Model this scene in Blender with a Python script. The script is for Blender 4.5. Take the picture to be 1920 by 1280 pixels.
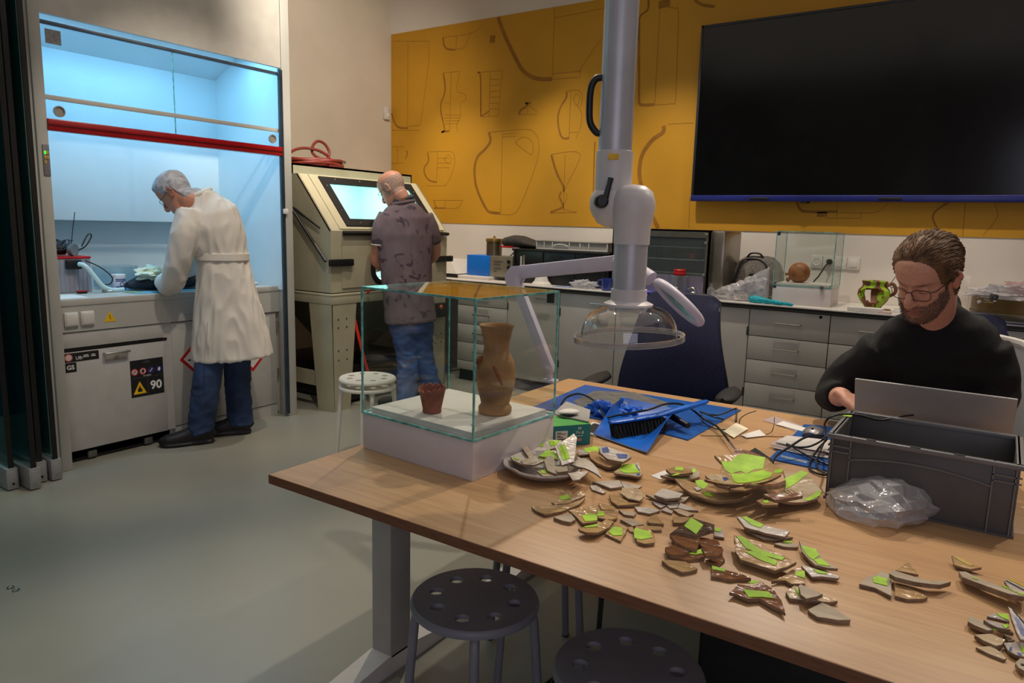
import bpy, bmesh, math, random
from mathutils import Vector, Matrix, Quaternion, noise
random.seed(7)
V = Vector
SC = bpy.context.scene
COL = SC.collection
for o in list(bpy.data.objects):
    bpy.data.objects.remove(o)

# ------------------------------------------------------------------ camera
CH = 1.39                      # eye height
FPX = 1352.0
RM = Matrix(((0.826, -0.111, 0.553), (0.563, 0.118, -0.818), (0.026, 0.987, 0.160)))
# orthonormalise
_x = RM.col[0].normalized(); _z = (RM.col[2] - _x * RM.col[2].dot(_x)).normalized(); _y = _z.cross(_x)
RM = Matrix((_x, _y, _z)).transposed()
cam_d = bpy.data.cameras.new('camera'); cam = bpy.data.objects.new('camera', cam_d); COL.objects.link(cam)
cam.matrix_world = Matrix.Translation((0, 0, CH)) @ RM.to_4x4()
cam_d.sensor_fit = 'HORIZONTAL'; cam_d.sensor_width = 36; cam_d.lens = FPX / 1920 * 36
cam_d.clip_start = 0.05; cam_d.clip_end = 60
SC.camera = cam
FWD = -(RM.col[2])

# ------------------------------------------------------------------ world, exposure
w = bpy.data.worlds.new('world'); SC.world = w; w.use_nodes = True
w.node_tree.nodes['Background'].inputs[0].default_value = (0.30, 0.32, 0.38, 1)
w.node_tree.nodes['Background'].inputs[1].default_value = 0.05
SC.view_settings.view_transform = 'Standard'; SC.view_settings.look = 'None'
SC.view_settings.gamma = 1; SC.view_settings.use_curve_mapping = False
SC.view_settings.exposure = 0.22

# ------------------------------------------------------------------ lights
WARM = (1.0, 0.88, 0.74)
def spot(loc, tgt, watts, deg=70, blend=0.35, rad=0.035, col=WARM):
    d = bpy.data.lights.new('ceiling_spot', 'SPOT'); d.energy = watts; d.spot_size = math.radians(deg)
    d.spot_blend = blend; d.shadow_soft_size = rad; d.color = col
    o = bpy.data.objects.new('ceiling_spot', d); COL.objects.link(o); o.location = loc
    o.rotation_euler = (V(tgt) - V(loc)).to_track_quat('-Z', 'Y').to_euler()
    return o
def area(loc, tgt, watts, sx, sy, col=(1, 1, 1), name='ceiling_fill'):
    d = bpy.data.lights.new(name, 'AREA'); d.energy = watts; d.shape = 'RECTANGLE'; d.size = sx; d.size_y = sy; d.color = col
    o = bpy.data.objects.new(name, d); COL.objects.link(o); o.location = loc
    o.rotation_euler = (V(tgt) - V(loc)).to_track_quat('-Z', 'Y').to_euler()
    return o
# track spots over the work table
spot((-0.75, 3.75, 3.45), (-0.75, 2.2, 0.72), 140, 58, .6)
spot((0.75, 3.55, 3.45), (-0.25, 2.3, 0.72), 85, 50, .7)
spot((-2.3, 3.3, 3.45), (-1.35, 1.9, 0.72), 100, 60, .5)
# wall washers along the back wall
for wx, we in ((-4.5, 72), (-3.4, 84), (-2.3, 95), (-1.1, 75), (0.3, 75)):
    spot((wx, 4.45, 3.42), (wx, 5.63, 0.85), we, 60, .9)
for wx, we in ((-3.2, 20), (-1.6, 24), (-0.2, 28)):
    spot((wx, 5.08, 3.42), (wx, 5.45, 1.0), we, 60, .8)
spot((-2.6, 3.2, 3.45), (-5.3, 4.4, 2.2), 190, 75, .8)
area((-6.6, 0.4, 3.4), (-6.6, .8, 0), 24, 2.0, 2.0, (.35, .85, .85), 'side_room_fill')  # added unseen fill, gives the dark glass panels a teal glow
# left bays: fume cupboard and blast cabinet
spot((-2.55, 2.3, 3.45), (-4.1, 2.7, 0.8), 85, 62, .5)
spot((-3.2, 3.7, 3.45), (-4.0, 3.9, 1.0), 90, 64, .6)
spot((-2.6, 1.4, 3.45), (-3.0, 2.2, 0.0), 22, 80, .7)
# added ceiling fill for soft room bounce; cool light of windows behind the photographer
area((-1.2, 2.4, 3.5), (-1.2, 2.4, 0), 24, 5.0, 4.0, (1.0, 0.89, 0.78))
area((1.2, -2.0, 2.0), (-1.2, 2.0, 0.9), 22, 2.6, 1.8, (0.82, 0.80, 1.0), 'window_light')

# ------------------------------------------------------------------ pixel helpers (photo frame 1920 x 1280)
def ray(px, py):
    return RM @ V(((px - 960) / FPX, -(py - 640) / FPX, -1))
EYE = V((0, 0, CH))
def pz(px, py, z):
    d = ray(px, py); return EYE + d * ((z - CH) / d.z)
def pX(px, py, x):
    d = ray(px, py); return EYE + d * (x / d.x)
def pY(px, py, y):
    d = ray(px, py); return EYE + d * (y / d.y)
def pD(px, py, t):
    return EYE + ray(px, py) * t
class Plane:
    """vertical plane facing the viewer through a world point: a real standing place for a figure"""
    def __init__(s, p0):
        s.p0 = V(p0); v = V((s.p0.x, s.p0.y, 0)); s.v = v.normalized(); s.r = V((s.v.y, -s.v.x, 0))
    def at(s, px, py, off=0.0):
        d = ray(px, py); t = ((s.p0 + s.v * off) - EYE).dot(s.v) / d.dot(s.v); return EYE + d * t
    def w(s, px, py, n, off=0.0):
        return (s.at(px + n, py, off) - s.at(px, py, off)).length

# ------------------------------------------------------------------ materials
def srgb(r, g, b):
    f = lambda c: (c / 255 / 12.92) if c <= 10.3 else ((c / 255 + 0.055) / 1.055) ** 2.4
    return (f(r), f(g), f(b), 1)
MATS = {}
def mat(name, rgb, rough=0.5, metal=0.0, amt=0.08, scale=12.0, bump=0.0, bscale=60.0, spec=0.5, coat=0.0, stretch=None, emit=0.0, trans=0.0, rgb2=None, sheen=0.0, bdist=0.004):
    if name in MATS: return MATS[name]
    m = bpy.data.materials.new(name); m.use_nodes = True; nt = m.node_tree; b = nt.nodes['Principled BSDF']
    b.inputs['Roughness'].default_value = rough; b.inputs['Metallic'].default_value = metal
    b.inputs['Specular IOR Level'].default_value = spec; b.inputs['Coat Weight'].default_value = coat
    b.inputs['Transmission Weight'].default_value = trans; b.inputs['Sheen Weight'].default_value = sheen
    tc = nt.nodes.new('ShaderNodeTexCoord'); mp = nt.nodes.new('ShaderNodeMapping')
    nt.links.new(tc.outputs['Object'], mp.inputs['Vector'])
    if stretch: mp.inputs['Scale'].default_value = stretch
    nz = nt.nodes.new('ShaderNodeTexNoise'); nz.inputs['Scale'].default_value = scale; nz.inputs['Detail'].default_value = 6
    nt.links.new(mp.outputs[0], nz.inputs['Vector'])
    rp = nt.nodes.new('ShaderNodeValToRGB'); c = srgb(*rgb)
    lo = tuple(max(0, x * (1 - amt * 2)) for x in c[:3]) + (1,); hi = tuple(min(1, x * (1 + amt * 2)) for x in c[:3]) + (1,)
    if rgb2: lo = srgb(*rgb2); hi = c
    rp.color_ramp.elements[0].color = lo; rp.color_ramp.elements[0].position = 0.3
    rp.color_ramp.elements[1].color = hi; rp.color_ramp.elements[1].position = 0.7
    nt.links.new(nz.outputs['Fac'], rp.inputs[0]); nt.links.new(rp.outputs[0], b.inputs['Base Color'])
    if emit:
        nt.links.new(rp.outputs[0], b.inputs['Emission Color']); b.inputs['Emission Strength'].default_value = emit
    if bump:
        n2 = nt.nodes.new('ShaderNodeTexNoise'); n2.inputs['Scale'].default_value = bscale; n2.inputs['Detail'].default_value = 4
        nt.links.new(mp.outputs[0], n2.inputs['Vector'])
        bp = nt.nodes.new('ShaderNodeBump'); bp.inputs['Strength'].default_value = bump; bp.inputs['Distance'].default_value = bdist
        nt.links.new(n2.outputs['Fac'], bp.inputs['Height']); nt.links.new(bp.outputs[0], b.inputs['Normal'])
    MATS[name] = m; return m

def glass(name, tint=(1, 1, 1), refl=1.0, rough=0.0, milky=0.0, ior=1.45, mrgb=(225, 225, 230), wr=0.0):
    """thin clear sheet: see-through tint + fresnel gloss + a little milky scatter"""
    if name in MATS: return MATS[name]
    m = bpy.data.materials.new(name); m.use_nodes = True; nt = m.node_tree; nt.nodes.clear()
    out = nt.nodes.new('ShaderNodeOutputMaterial'); tr = nt.nodes.new('ShaderNodeBsdfTransparent'); gl = nt.nodes.new('ShaderNodeBsdfGlossy')
    nz = nt.nodes.new('ShaderNodeTexNoise'); nz.inputs['Scale'].default_value = 7
    tc = nt.nodes.new('ShaderNodeTexCoord'); nt.links.new(tc.outputs['Object'], nz.inputs['Vector'])
    mr = nt.nodes.new('ShaderNodeMapRange'); mr.inputs[3].default_value = rough; mr.inputs[4].default_value = rough + 0.02
    nt.links.new(nz.outputs['Fac'], mr.inputs[0]); nt.links.new(mr.outputs[0], gl.inputs['Roughness'])
    tr.inputs[0].default_value = (*tint, 1)
    fr = nt.nodes.new('ShaderNodeLayerWeight'); fr.inputs['Blend'].default_value = 0.5
    pw = nt.nodes.new('ShaderNodeMath'); pw.operation = 'POWER'; pw.inputs[1].default_value = 5; nt.links.new(fr.outputs['Facing'], pw.inputs[0])
    f0 = ((ior - 1) / (ior + 1)) ** 2
    fm = nt.nodes.new('ShaderNodeMath'); fm.operation = 'MULTIPLY_ADD'; fm.inputs[1].default_value = 1 - f0; fm.inputs[2].default_value = f0; nt.links.new(pw.outputs[0], fm.inputs[0])
    if wr:
        bp = nt.nodes.new('ShaderNodeBump'); bp.inputs['Strength'].default_value = wr; bp.inputs['Distance'].default_value = 0.01
        n2 = nt.nodes.new('ShaderNodeTexNoise'); n2.inputs['Scale'].default_value = 45; nt.links.new(tc.outputs['Object'], n2.inputs['Vector'])
        nt.links.new(n2.outputs['Fac'], bp.inputs['Height']); nt.links.new(bp.outputs[0], gl.inputs['Normal']); nt.links.new(bp.outputs[0], fr.inputs['Normal'])
    mu = nt.nodes.new('ShaderNodeMath'); mu.operation = 'MULTIPLY'; mu.inputs[1].default_value = refl; nt.links.new(fm.outputs[0], mu.inputs[0])
    mx = nt.nodes.new('ShaderNodeMixShader'); nt.links.new(mu.outputs[0], mx.inputs[0]); nt.links.new(tr.outputs[0], mx.inputs[1]); nt.links.new(gl.outputs[0], mx.inputs[2])
    last = mx
    if milky:
        df = nt.nodes.new('ShaderNodeBsdfDiffuse'); df.inputs[0].default_value = srgb(*mrgb)
        m2 = nt.nodes.new('ShaderNodeMixShader'); m2.inputs[0].default_value = milky
        nt.links.new(mx.outputs[0], m2.inputs[1]); nt.links.new(df.outputs[0], m2.inputs[2]); last = m2
    nt.links.new(last.outputs[0], out.inputs[0]); MATS[name] = m; return m

def wood(name, a, b, rough=0.45, horizontal=True):
    m = bpy.data.materials.new(name); m.use_nodes = True; nt = m.node_tree; p = nt.nodes['Principled BSDF']
    tc = nt.nodes.new('ShaderNodeTexCoord'); mp = nt.nodes.new('ShaderNodeMapping'); mp.inputs['Scale'].default_value = (1.6, 26, 8)
    nt.links.new(tc.outputs['Object'], mp.inputs[0])
    n1 = nt.nodes.new('ShaderNodeTexNoise'); n1.inputs['Scale'].default_value = 3.2; n1.inputs['Detail'].default_value = 8; n1.inputs['Distortion'].default_value = 0.6
    n2 = nt.nodes.new('ShaderNodeTexNoise'); n2.inputs['Scale'].default_value = 1.3; n2.inputs['Detail'].default_value = 2
    nt.links.new(mp.outputs[0], n1.inputs[0]); nt.links.new(tc.outputs['Object'], n2.inputs[0])
    ad = nt.nodes.new('ShaderNodeMath'); ad.operation = 'MULTIPLY_ADD'; ad.inputs[1].default_value = 0.75
    sc = nt.nodes.new('ShaderNodeMath'); sc.operation = 'MULTIPLY'; sc.inputs[1].default_value = 0.3
    nt.links.new(n2.outputs[0], sc.inputs[0]); nt.links.new(n1.outputs[0], ad.inputs[0]); nt.links.new(sc.outputs[0], ad.inputs[2])
    rp = nt.nodes.new('ShaderNodeValToRGB'); rp.color_ramp.elements[0].position = 0.33; rp.color_ramp.elements[1].position = 0.68
    rp.color_ramp.elements[0].color = srgb(*a); rp.color_ramp.elements[1].color = srgb(*b)
    nt.links.new(ad.outputs[0], rp.inputs[0]); nt.links.new(rp.outputs[0], p.inputs['Base Color'])
    p.inputs['Roughness'].default_value = rough; MATS[name] = m; return m

# ------------------------------------------------------------------ objects
ROOTM = {}
def thing(name, label, cat, loc=(0, 0, 0), rz=0.0, group=None, kind=None):
    o = bpy.data.objects.new(name, None); COL.objects.link(o); o.empty_display_size = 0.05
    o.location = loc; o.rotation_euler = (0, 0, rz)
    tag(o, label, cat, group, kind)
    ROOTM[o] = Matrix.Translation(V(loc)) @ Matrix.Rotation(rz, 4, 'Z')
    return o
def tag(o, label=None, cat=None, group=None, kind=None):
    if label: o['label'] = label
    if cat: o['category'] = cat
    if group: o['group'] = group
    if kind: o['kind'] = kind
    return o
def root_of(o):
    while o.parent: o = o.parent
    return o
def mesh_obj(name, me, mats, parent=None, world=True):
    o = bpy.data.objects.new(name, me); COL.objects.link(o)
    for m in (mats if isinstance(mats, (list, tuple)) else [mats]): me.materials.append(m)
    if parent is not None:
        o.parent = parent
        M = ROOTM.get(root_of(parent))
        if world and M is not None: me.transform(M.inverted())
    return o
def copy_tree(src, loc, rz=None, label=None, parent=None):
    c = src.copy(); COL.objects.link(c)
    if parent is None:
        c.location = loc
        if rz is not None: c.rotation_euler = (0, 0, rz)
        if label: c['label'] = label
    else: c.parent = parent
    for ch in [x for x in src.children]: copy_tree(ch, None, None, None, c)
    return c

class MB:
    def __init__(s): s.bm = bmesh.new()
    def _add(s, fn, M=None, mi=0):
        n0 = len(s.bm.verts); f0 = len(s.bm.faces)
        fn(s.bm)
        s.bm.verts.ensure_lookup_table(); s.bm.faces.ensure_lookup_table()
        if M is not None:
            for v in s.bm.verts[n0:]: v.co = M @ v.co
        for f in s.bm.faces[f0:]: f.material_index = mi
        return s
    def raw(s, verts, faces, M=None, mi=0):
        vs = [s.bm.verts.new(M @ V(v) if M is not None else v) for v in verts]
        for f in faces:
            try:
                ff = s.bm.faces.new([vs[i] for i in f]); ff.material_index = mi
            except ValueError: pass
        return s
    def box(s, x0, x1, y0, y1, z0, z1, bev=0.0, M=None, mi=0, seg=2):
        if bev <= 0:
            return s.raw([(x0, y0, z0), (x1, y0, z0), (x1, y1, z0), (x0, y1, z0), (x0, y0, z1), (x1, y0, z1), (x1, y1, z1), (x0, y1, z1)],
                         [(0, 3, 2, 1), (4, 5, 6, 7), (0, 1, 5, 4), (1, 2, 6, 5), (2, 3, 7, 6), (3, 0, 4, 7)], M, mi)
        t = bmesh.new(); bmesh.ops.create_cube(t, size=1)
        for v in t.verts: v.co = V(((x0 + x1) / 2 + v.co.x * (x1 - x0), (y0 + y1) / 2 + v.co.y * (y1 - y0), (z0 + z1) / 2 + v.co.z * (z1 - z0)))
        bev = min(bev, 0.49 * min(abs(x1 - x0), abs(y1 - y0), abs(z1 - z0)))
        bmesh.ops.bevel(t, geom=list(t.edges), offset=bev, segments=seg, affect='EDGES', profile=0.5)
        return s.merge(t, M, mi)
    def merge(s, t, M=None, mi=0):
        t.verts.index_update(); vs = [s.bm.verts.new(M @ v.co if M is not None else v.co) for v in t.verts]
        for f in t.faces:
            try:
                nf = s.bm.faces.new([vs[v.index] for v in f.verts]); nf.material_index = mi
            except ValueError: pass
        t.free(); return s
    def tube(s, pts, r, n=10, closed=False, cap=True, mi=0, M=None):
        pts = [V(p) for p in pts]; k = len(pts); rs = r if isinstance(r, (list, tuple)) else [r] * k
        rings = []; prev = None
        for i in range(k):
            if closed: t = (pts[(i + 1) % k] - pts[i - 1])
            else: t = pts[min(i + 1, k - 1)] - pts[max(i - 1, 0)]
            t.normalize()
            if prev is None:
                a = V((0, 0, 1)) if abs(t.z) < 0.9 else V((1, 0, 0)); u = (a - t * a.dot(t)).normalized()
            else:
                u = prev - t * prev.dot(t); u = u.normalized() if u.length > 1e-6 else prev
            prev = u; w_ = t.cross(u)
            rings.append([pts[i] + (u * math.cos(2 * math.pi * j / n) + w_ * math.sin(2 * math.pi * j / n)) * rs[i] for j in range(n)])
        return s.rings(rings, closed, cap, mi, M)
    def rings(s, rings, closed=False, cap=True, mi=0, M=None):
        n = len(rings[0]); verts = [p for rg in rings for p in rg]; faces = []; k = len(rings)
        for i in range(k if closed else k - 1):
            for j in range(n):
                a = i * n + j; b = i * n + (j + 1) % n; c = ((i + 1) % k) * n + (j + 1) % n; d = ((i + 1) % k) * n + j
                faces.append((a, b, c, d))
        if cap and not closed:
            faces.append(tuple(reversed(range(n)))); faces.append(tuple(range((k - 1) * n, k * n)))
        return s.raw(verts, faces, M, mi)
    def lathe(s, prof, c=(0, 0, 0), n=32, M=None, mi=0, cap=True):
        c = V(c); rg = [[c + V((r * math.cos(2 * math.pi * j / n), r * math.sin(2 * math.pi * j / n), z)) for j in range(n)] for r, z in prof]
        return s.rings(rg, False, cap, mi, M)
    def ell(s, c, r, M=None, sub=2, mi=0):
        t = bmesh.new(); bmesh.ops.create_icosphere(t, subdivisions=sub, radius=1)
        c = V(c)
        for v in t.verts: v.co = V((v.co.x * r[0], v.co.y * r[1], v.co.z * r[2]))
        if M is not None:
            for v in t.verts: v.co = M @ v.co
        for v in t.verts: v.co += c
        return s.merge(t, None, mi)
    def prism(s, poly, z0, z1, M=None, mi=0):
        n = len(poly); vs = [(p[0], p[1], z0) for p in poly] + [(p[0], p[1], z1) for p in poly]
        fs = [tuple(reversed(range(n))), tuple(range(n, 2 * n))] + [(i, (i + 1) % n, n + (i + 1) % n, n + i) for i in range(n)]
        return s.raw(vs, fs, M, mi)
    def grid(s, fn, nu, nv, mi=0):
        vs = [fn(i / nu, j / nv) for i in range(nu + 1) for j in range(nv + 1)]
        fs = [(i * (nv + 1) + j, (i + 1) * (nv + 1) + j, (i + 1) * (nv + 1) + j + 1, i * (nv + 1) + j + 1) for i in range(nu) for j in range(nv)]
        return s.raw(vs, fs, None, mi)
    def loft(s, secs, n=28, p=2.2, mi=0):
        """secs: (center, lateral vector, half-width, half-depth[, front depth]) ; sections follow the path"""
        k = len(secs); rg = []
        for i in range(k):
            c = V(secs[i][0]); t = (V(secs[min(i + 1, k - 1)][0]) - V(secs[max(i - 1, 0)][0])).normalized()
            l = V(secs[i][1]); l = (l - t * l.dot(t)).normalized(); f = t.cross(l)
            a, b = secs[i][2], secs[i][3]; q = []
            for j in range(n):
                th = 2 * math.pi * j / n; cx, sx = math.cos(th), math.sin(th)
                q.append(c + l * (a * math.copysign(abs(cx) ** (2 / p), cx)) + f * (b * math.copysign(abs(sx) ** (2 / p), sx)))
            rg.append(q)
        return s.rings(rg, False, True, mi)
    def mesh(s, name='m', smooth=40):
        bmesh.ops.recalc_face_normals(s.bm, faces=list(s.bm.faces))
        me = bpy.data.meshes.new(name); s.bm.to_mesh(me); s.bm.free()
        if smooth:
            for p in me.polygons: p.use_smooth = True
            me.set_sharp_from_angle(angle=math.radians(smooth))
        return me
    def build(s, name, m, parent=None, world=True, smooth=40):
        return mesh_obj(name, s.mesh(name, smooth), m, parent, world)

def remesh(mb, voxel, smooth=4, factor=0.5):
    me = mb.mesh('tmp', 0); o = bpy.data.objects.new('tmp', me); COL.objects.link(o)
    r = o.modifiers.new('r', 'REMESH'); r.mode = 'VOXEL'; r.voxel_size = voxel
    if smooth:
        q = o.modifiers.new('s', 'SMOOTH'); q.iterations = smooth; q.factor = factor
    dg = bpy.context.evaluated_depsgraph_get()
    out = bpy.data.meshes.new_from_object(o.evaluated_get(dg))
    bpy.data.objects.remove(o); bpy.data.meshes.remove(me)
    for p in out.polygons: p.use_smooth = True
    return out
def solid(me_or_mb, th, name='s', smooth=40, offset=0.0):
    me = me_or_mb.mesh('tmp', 0) if isinstance(me_or_mb, MB) else me_or_mb
    o = bpy.data.objects.new('tmp', me); COL.objects.link(o)
    q = o.modifiers.new('s', 'SOLIDIFY'); q.thickness = th; q.offset = offset
    dg = bpy.context.evaluated_depsgraph_get(); out = bpy.data.meshes.new_from_object(o.evaluated_get(dg))
    bpy.data.objects.remove(o)
    for p in out.polygons: p.use_smooth = True
    if smooth: out.set_sharp_from_angle(angle=math.radians(smooth))
    return out
def text(txt, size, M, m, parent, name='lettering', depth=0.0006, align='CENTER', bold=0.0):
    cu = bpy.data.curves.new('t', 'FONT'); cu.body = txt; cu.size = size; cu.align_x = align; cu.align_y = 'CENTER'; cu.extrude = depth; cu.offset = bold
    cu.resolution_u = 3
    o = bpy.data.objects.new('t', cu); COL.objects.link(o)
    dg = bpy.context.evaluated_depsgraph_get(); me = bpy.data.meshes.new_from_object(o.evaluated_get(dg))
    bpy.data.objects.remove(o); me.transform(M)
    return mesh_obj(name, me, m, parent)
def smooth_path(pts, k=6, closed=False):
    pts = [V(p) for p in pts]; n = len(pts); out = []
    for i in range(n if closed else n - 1):
        p0 = pts[i - 1] if (closed or i > 0) else pts[0]; p1 = pts[i]; p2 = pts[(i + 1) % n]
        p3 = pts[(i + 2) % n] if (closed or i + 2 < n) else pts[-1]
        for j in range(k):
            t = j / k
            out.append(0.5 * ((2 * p1) + (p2 - p0) * t + (2 * p0 - 5 * p1 + 4 * p2 - p3) * t * t + (3 * p1 - p0 - 3 * p2 + p3) * t ** 3))
    if not closed: out.append(pts[-1])
    return out
def frame(o, x, y):
    x = V(x).normalized(); y = V(y); y = (y - x * y.dot(x)).normalized(); z = x.cross(y)
    return Matrix.Translation(V(o)) @ Matrix((x, y, z)).transposed().to_4x4()

# shared materials
M_white = mat('white_paint', (214, 208, 200), 0.55, amt=.03)
M_wallw = mat('wall_white', (222, 214, 204), 0.7, amt=.02, scale=3, bump=.05, bscale=180)
M_beige = mat('wall_beige', (214, 203, 186), 0.75, amt=.03, scale=2, bump=.06, bscale=160)
M_grey = mat('cabinet_grey', (184, 179, 171), 0.5, amt=.03, scale=4)
M_lgrey = mat('hood_grey', (178, 177, 170), 0.5, amt=.03, scale=4)
M_steel = mat('brushed_steel', (190, 186, 178), 0.28, 1.0, amt=.05, scale=30)
M_alu = mat('aluminium', (196, 196, 198), 0.35, 0.9, amt=.05, scale=30)
M_black = mat('black_plastic', (16, 16, 17), 0.45, amt=.2)
M_rubber = mat('black_rubber', (24, 23, 22), 0.6, amt=.2, bump=.05)
M_lime = mat('lime_masking_tape', (158, 204, 40), 0.6, amt=.12, scale=25, bump=.15, bscale=120)
M_blue = mat('blue_plastic', (12, 98, 200), 0.32, amt=.12, scale=6)
M_red = mat('red_plastic', (190, 24, 28), 0.4, amt=.1)
M_paper = mat('white_paper', (226, 222, 215), 0.8, amt=.03)
M_ink = mat('black_ink', (18, 18, 18), 0.7, amt=.1)
M_whitep = mat('white_print', (235, 235, 232), 0.7, amt=.03)
M_glass = glass('clear_glass', (.968, .988, .982), 0.85)
M_gedge = mat('glass_edge', (110, 178, 172), 0.15, amt=.25, scale=40, spec=.8)
M_clear = glass('clear_acrylic', (.97, .97, .97), 2.2, ior=1.5)
M_bag = glass('clear_plastic_film', (.93, .93, .95), 2.4, 0.08, 0.30, 1.6, (236, 234, 238), wr=.6)
M_lilac = mat('lamp_arm_white', (208, 200, 216), 0.4, amt=.03)
M_navy = mat('navy_mesh', (26, 30, 66), 0.75, amt=.15, scale=80, bump=.2, bscale=400)
# ================================================================== room
WY = 5.63; WX = -5.37; CZ = 3.7
def struct(mb, name, m, parent=None):
    o = mb.build(name, m, parent)
    if parent is None: o['kind'] = 'structure'
    return o
M_floor = mat('floor_resin', (148, 147, 135), 0.33, amt=.05, scale=1.2, bump=.03, bscale=30, spec=.45)
struct(MB().box(WX - .2, 3.4, -3.0, WY + .2, -0.12, 0), 'floor', M_floor)
struct(MB().box(WX - .2, 3.4, -3.0, WY + .2, CZ, CZ + .1), 'ceiling', mat('ceiling_white', (205, 200, 192), .8, amt=.03))
wall_back = struct(MB().box(WX - .2, 3.4, WY, WY + .15, 0, CZ), 'wall_back', M_wallw)
struct(MB().box(WX - .15, WX, 3.33, WY, 0, CZ), 'wall_left', M_beige)
struct(MB().box(3.3, 3.4, -3.0, WY, 0, CZ), 'wall_right', M_wallw)
struct(MB().box(-8.2, 3.4, -3.1, -3.0, 0, CZ), 'wall_front', M_wallw)
# the dark room behind the parked glass wall
struct(MB().box(-8.2, WX - .2, -3.0, 1.75, -0.12, 0), 'floor_side', mat('side_floor_navy', (22, 26, 74), .4))  # navy stands in for the blue reflection low in the glass panels
struct(MB().box(-8.2, WX - .2, -3.0, 1.75, CZ, CZ + .1), 'ceiling_side', MATS['ceiling_white'])
struct(MB().box(-8.3, -8.2, -3.0, 1.75, 0, CZ), 'wall_side', mat('side_room_dark', (60, 80, 86), .8, amt=.1))
struct(MB().box(-8.2, -5.0, 1.75, 1.85, 0, CZ), 'wall_partition', MATS['side_room_dark'])
# yellow mural with vessel section drawings
M_mural = mat('mural_ochre', (198, 144, 26), 0.6, amt=.05, scale=1.5)
M_line = mat('mural_line', (150, 100, 18), 0.7, amt=.08)
mural = MB().box(WX + .005, 3.29, WY - .006, WY, 1.387, 3.247).build('mural_panel', M_mural, wall_back)
def ribbons(lines):
    mb = MB(); y = WY - .0068
    for pts, wd in lines:
        q = [V((p.x, p.z)) for p in pts]
        if len(q) > 2: q = [V((p.x, p.y)) for p in smooth_path([V((a.x, a.y, 0)) for a in q], 5)]
        L, R_ = [], []
        for i, p in enumerate(q):
            t = (q[min(i + 1, len(q) - 1)] - q[max(i - 1, 0)])
            if t.length < 1e-6: t = V((1, 0))
            t.normalize(); nn = V((-t.y, t.x)) * wd / 2
            L.append(p + nn); R_.append(p - nn)
        for i in range(len(q) - 1):
            mb.raw([(L[i].x, y, L[i].y), (L[i + 1].x, y, L[i + 1].y), (R_[i + 1].x, y, R_[i + 1].y), (R_[i].x, y, R_[i].y)], [(0, 1, 2, 3)])
    return mb
def c5(x, y): return pY(720 + x / 2.782, y / 2.782, WY - .0068)
def c6(x, y): return pY(1280 + x / 3, 320 + y / 3, WY - .0068)
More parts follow.
